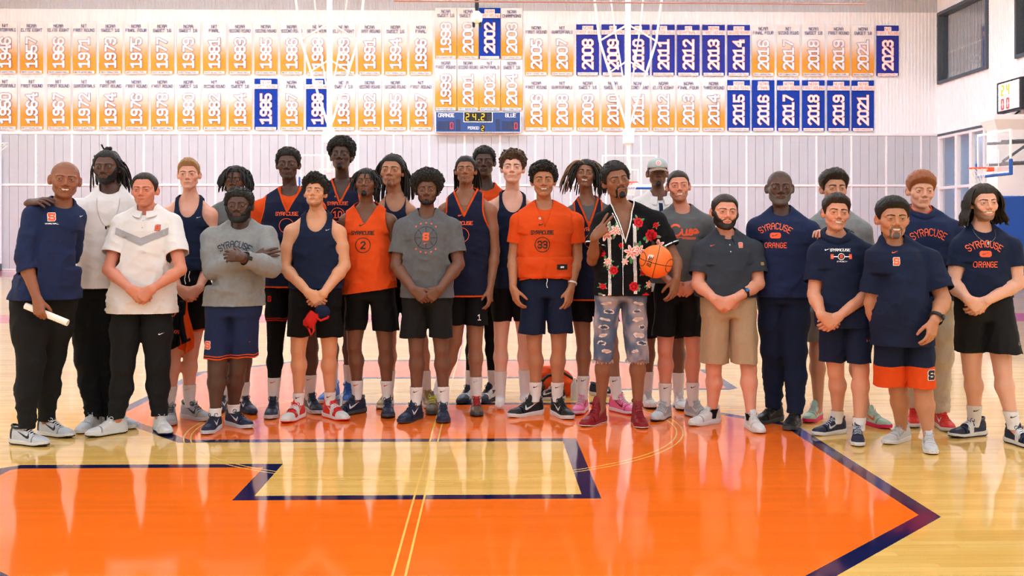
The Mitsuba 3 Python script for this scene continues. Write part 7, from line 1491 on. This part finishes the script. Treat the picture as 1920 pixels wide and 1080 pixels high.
# folded jersey hanging from the hands of the blond person
if 'P4' in FIG:
    s = FIG['P4']; c = (s.W[0] + s.W[1]) / 2 + V3(-.075, -.085, -.12); nx, nz = 9, 14; u, w = np.meshgrid(np.linspace(-1, 1, nx), np.linspace(0, 1, nz), indexing='ij'); rng = np.random.default_rng(3)
    def hang(wd, L, dx, dy, ph): x = u * wd * (.55 + .6 * w) + dx + .015 * np.sin(w * 5 + ph); y = dy + .022 * np.sin(u * 5 + ph) * (.4 + w) - .01 * (1 - u * u); z = -w * L * (1 - .10 * np.abs(u)) + .03; v = np.stack([x, y, z], -1).reshape(-1, 3) + c; i = np.arange(nx - 1)[:, None] * nz; j = np.arange(nz - 1)[None]; return rim(v, tri(np.stack([i + j, i + j + 1, i + nz + j + 1, i + nz + j], -1).reshape(-1, 4)), .006)
    fr = hang(.055, .36, 0, -.03, 0); put('folded_jersey', [('front', fr, 'black_cloth', True), ('back', hang(.060, .33, .03, .0, 2), 'black_cloth', True), ('lining', hang(.045, .40, .065, .02, 4), 'orange_cloth', True)] + [x for x in [('number', drape(text('17', .05, .6, 1.2), fr, c + V3(-.01, 0, -.06), V3(1, 0, 0), V3(0, -1, 0), .003), 'print_orange', False), ('lettering', drape(fit(text('TEXAS', .028, .7, 1.3), .085), fr, c + V3(0, 0, -.20), V3(1, 0, 0), V3(0, -1, 0), .003), 'print_orange', False)] if x[1] is not None], 'black folded jersey with orange lining hanging from the hands of the blond person', 'jersey')
# red and navy cloth mask in the hands of the curly-haired person
if 'P8' in FIG:
    s = FIG['P8']; c = (s.W[0] + s.W[1]) / 2 + V3(-.035, -.02, -.20); t = np.linspace(0, 2 * np.pi, 25)[:-1]; R = []
    for z, r, dx in ((.055, .030, .03), (.03, .046, .015), (0, .054, 0), (-.03, .046, -.005), (-.05, .026, .0)): R.append(np.column_stack([dx + r * np.cos(t) * (1 + .12 * np.sin(3 * t + z * 40)), r * .62 * np.sin(t) - .01, z + .012 * np.sin(2 * t) + .25 * dx]) + c)
    put('cloth_mask', [('pouch', rim(*loft(R, caps=False), .004), 'red_cloth', True), ('navy_side', ellm(c + V3(.085, .01, .06), (.060, .035, .055), 2), 'deep_navy_cloth', True), ('strap', tube([c + V3(.03, -.02, .03), c + V3(.08, -.03, -.0), c + V3(.13, -.02, .02), c + V3(.135, -.02, .035)], .009, 8), 'red_cloth', True), ('strap', tube([c + V3(.02, -.03, -.03), c + V3(.03, -.035, -.075), c + V3(.01, -.035, -.11), c + V3(-.01, -.03, -.06)], .009, 8), 'red_cloth', True)], 'red and navy cloth mask hanging from the hands of the curly-haired person', 'mask')
# gear on the floor behind the players
def blob(c, r, seed, amp): v, f = ICO[3]; return (v * r * (1 + amp * (meshkit.fbm(v * 2.2 + seed, 2, seed)[:, None] - .5)) + c), f
def ground(m): v = m[0].copy(); v[:, 2] = np.maximum(v[:, 2], .004); return v, m[1]
put('gear_bag', [('body', ground(blob(V3(.55, 9.75, .10), V3(.24, .16, .15), 2, .5)), 'orange_cloth', True), ('flap', ground(blob(V3(.42, 9.70, .08), V3(.10, .15, .11), 5, .5)), 'rubber_black', True), ('strap', tube([(.33, 9.56, .01), (.40, 9.53, .10), (.52, 9.55, .20), (.66, 9.58, .22), (.78, 9.6, .14)], .012, 8), 'rubber_black', True)], 'orange and black gear bag on the floor behind the jersey number 33', 'bag')
for M, cols, lab in ((T().translate([.58, 9.46, .001]).rotate([0, 0, 1], 165), ('shoe_black', 'shoe_white', 'shoe_white'), 'black and white shoe lying beside the gear bag'), (T().translate([.98, 9.72, .001]).rotate([0, 0, 1], -20), ('shoe_navy', 'shoe_white', 'shoe_black'), 'navy shoe lying behind the left pink shoe')):
    k = numbered('spare_shoe'); note(k, lab, 'shoe', None)
    for p, sh in SHOE_PLY[(0.0, 1.0, 0.0)].items():
        if p == 'strap': continue
        b = {'midsole': cols[1], 'outsole': cols[1], 'tick_logo': cols[1], 'lace': cols[2]}.get(p, cols[0]); scene[f'{k}__{p}'] = {**sh, 'to_world': M, 'bsdf': {'type': 'ref', 'id': b}}
mat('bottle_clear', (206, 210, 214), .15, spec=.6)
put('water_bottle', [('body', lathe([(.001, .0), (.032, .001), (.034, .02), (.031, .05), (.034, .09), (.033, .13), (.014, .165), (.013, .175)], (.745, 9.46, 0)), 'bottle_clear', 40), ('cap', lathe([(.015, .174), (.015, .192), (.001, .193)], (.745, 9.46, 0)), 'steel_white', 40)], 'clear water bottle standing beside the gear bag', 'bottle')
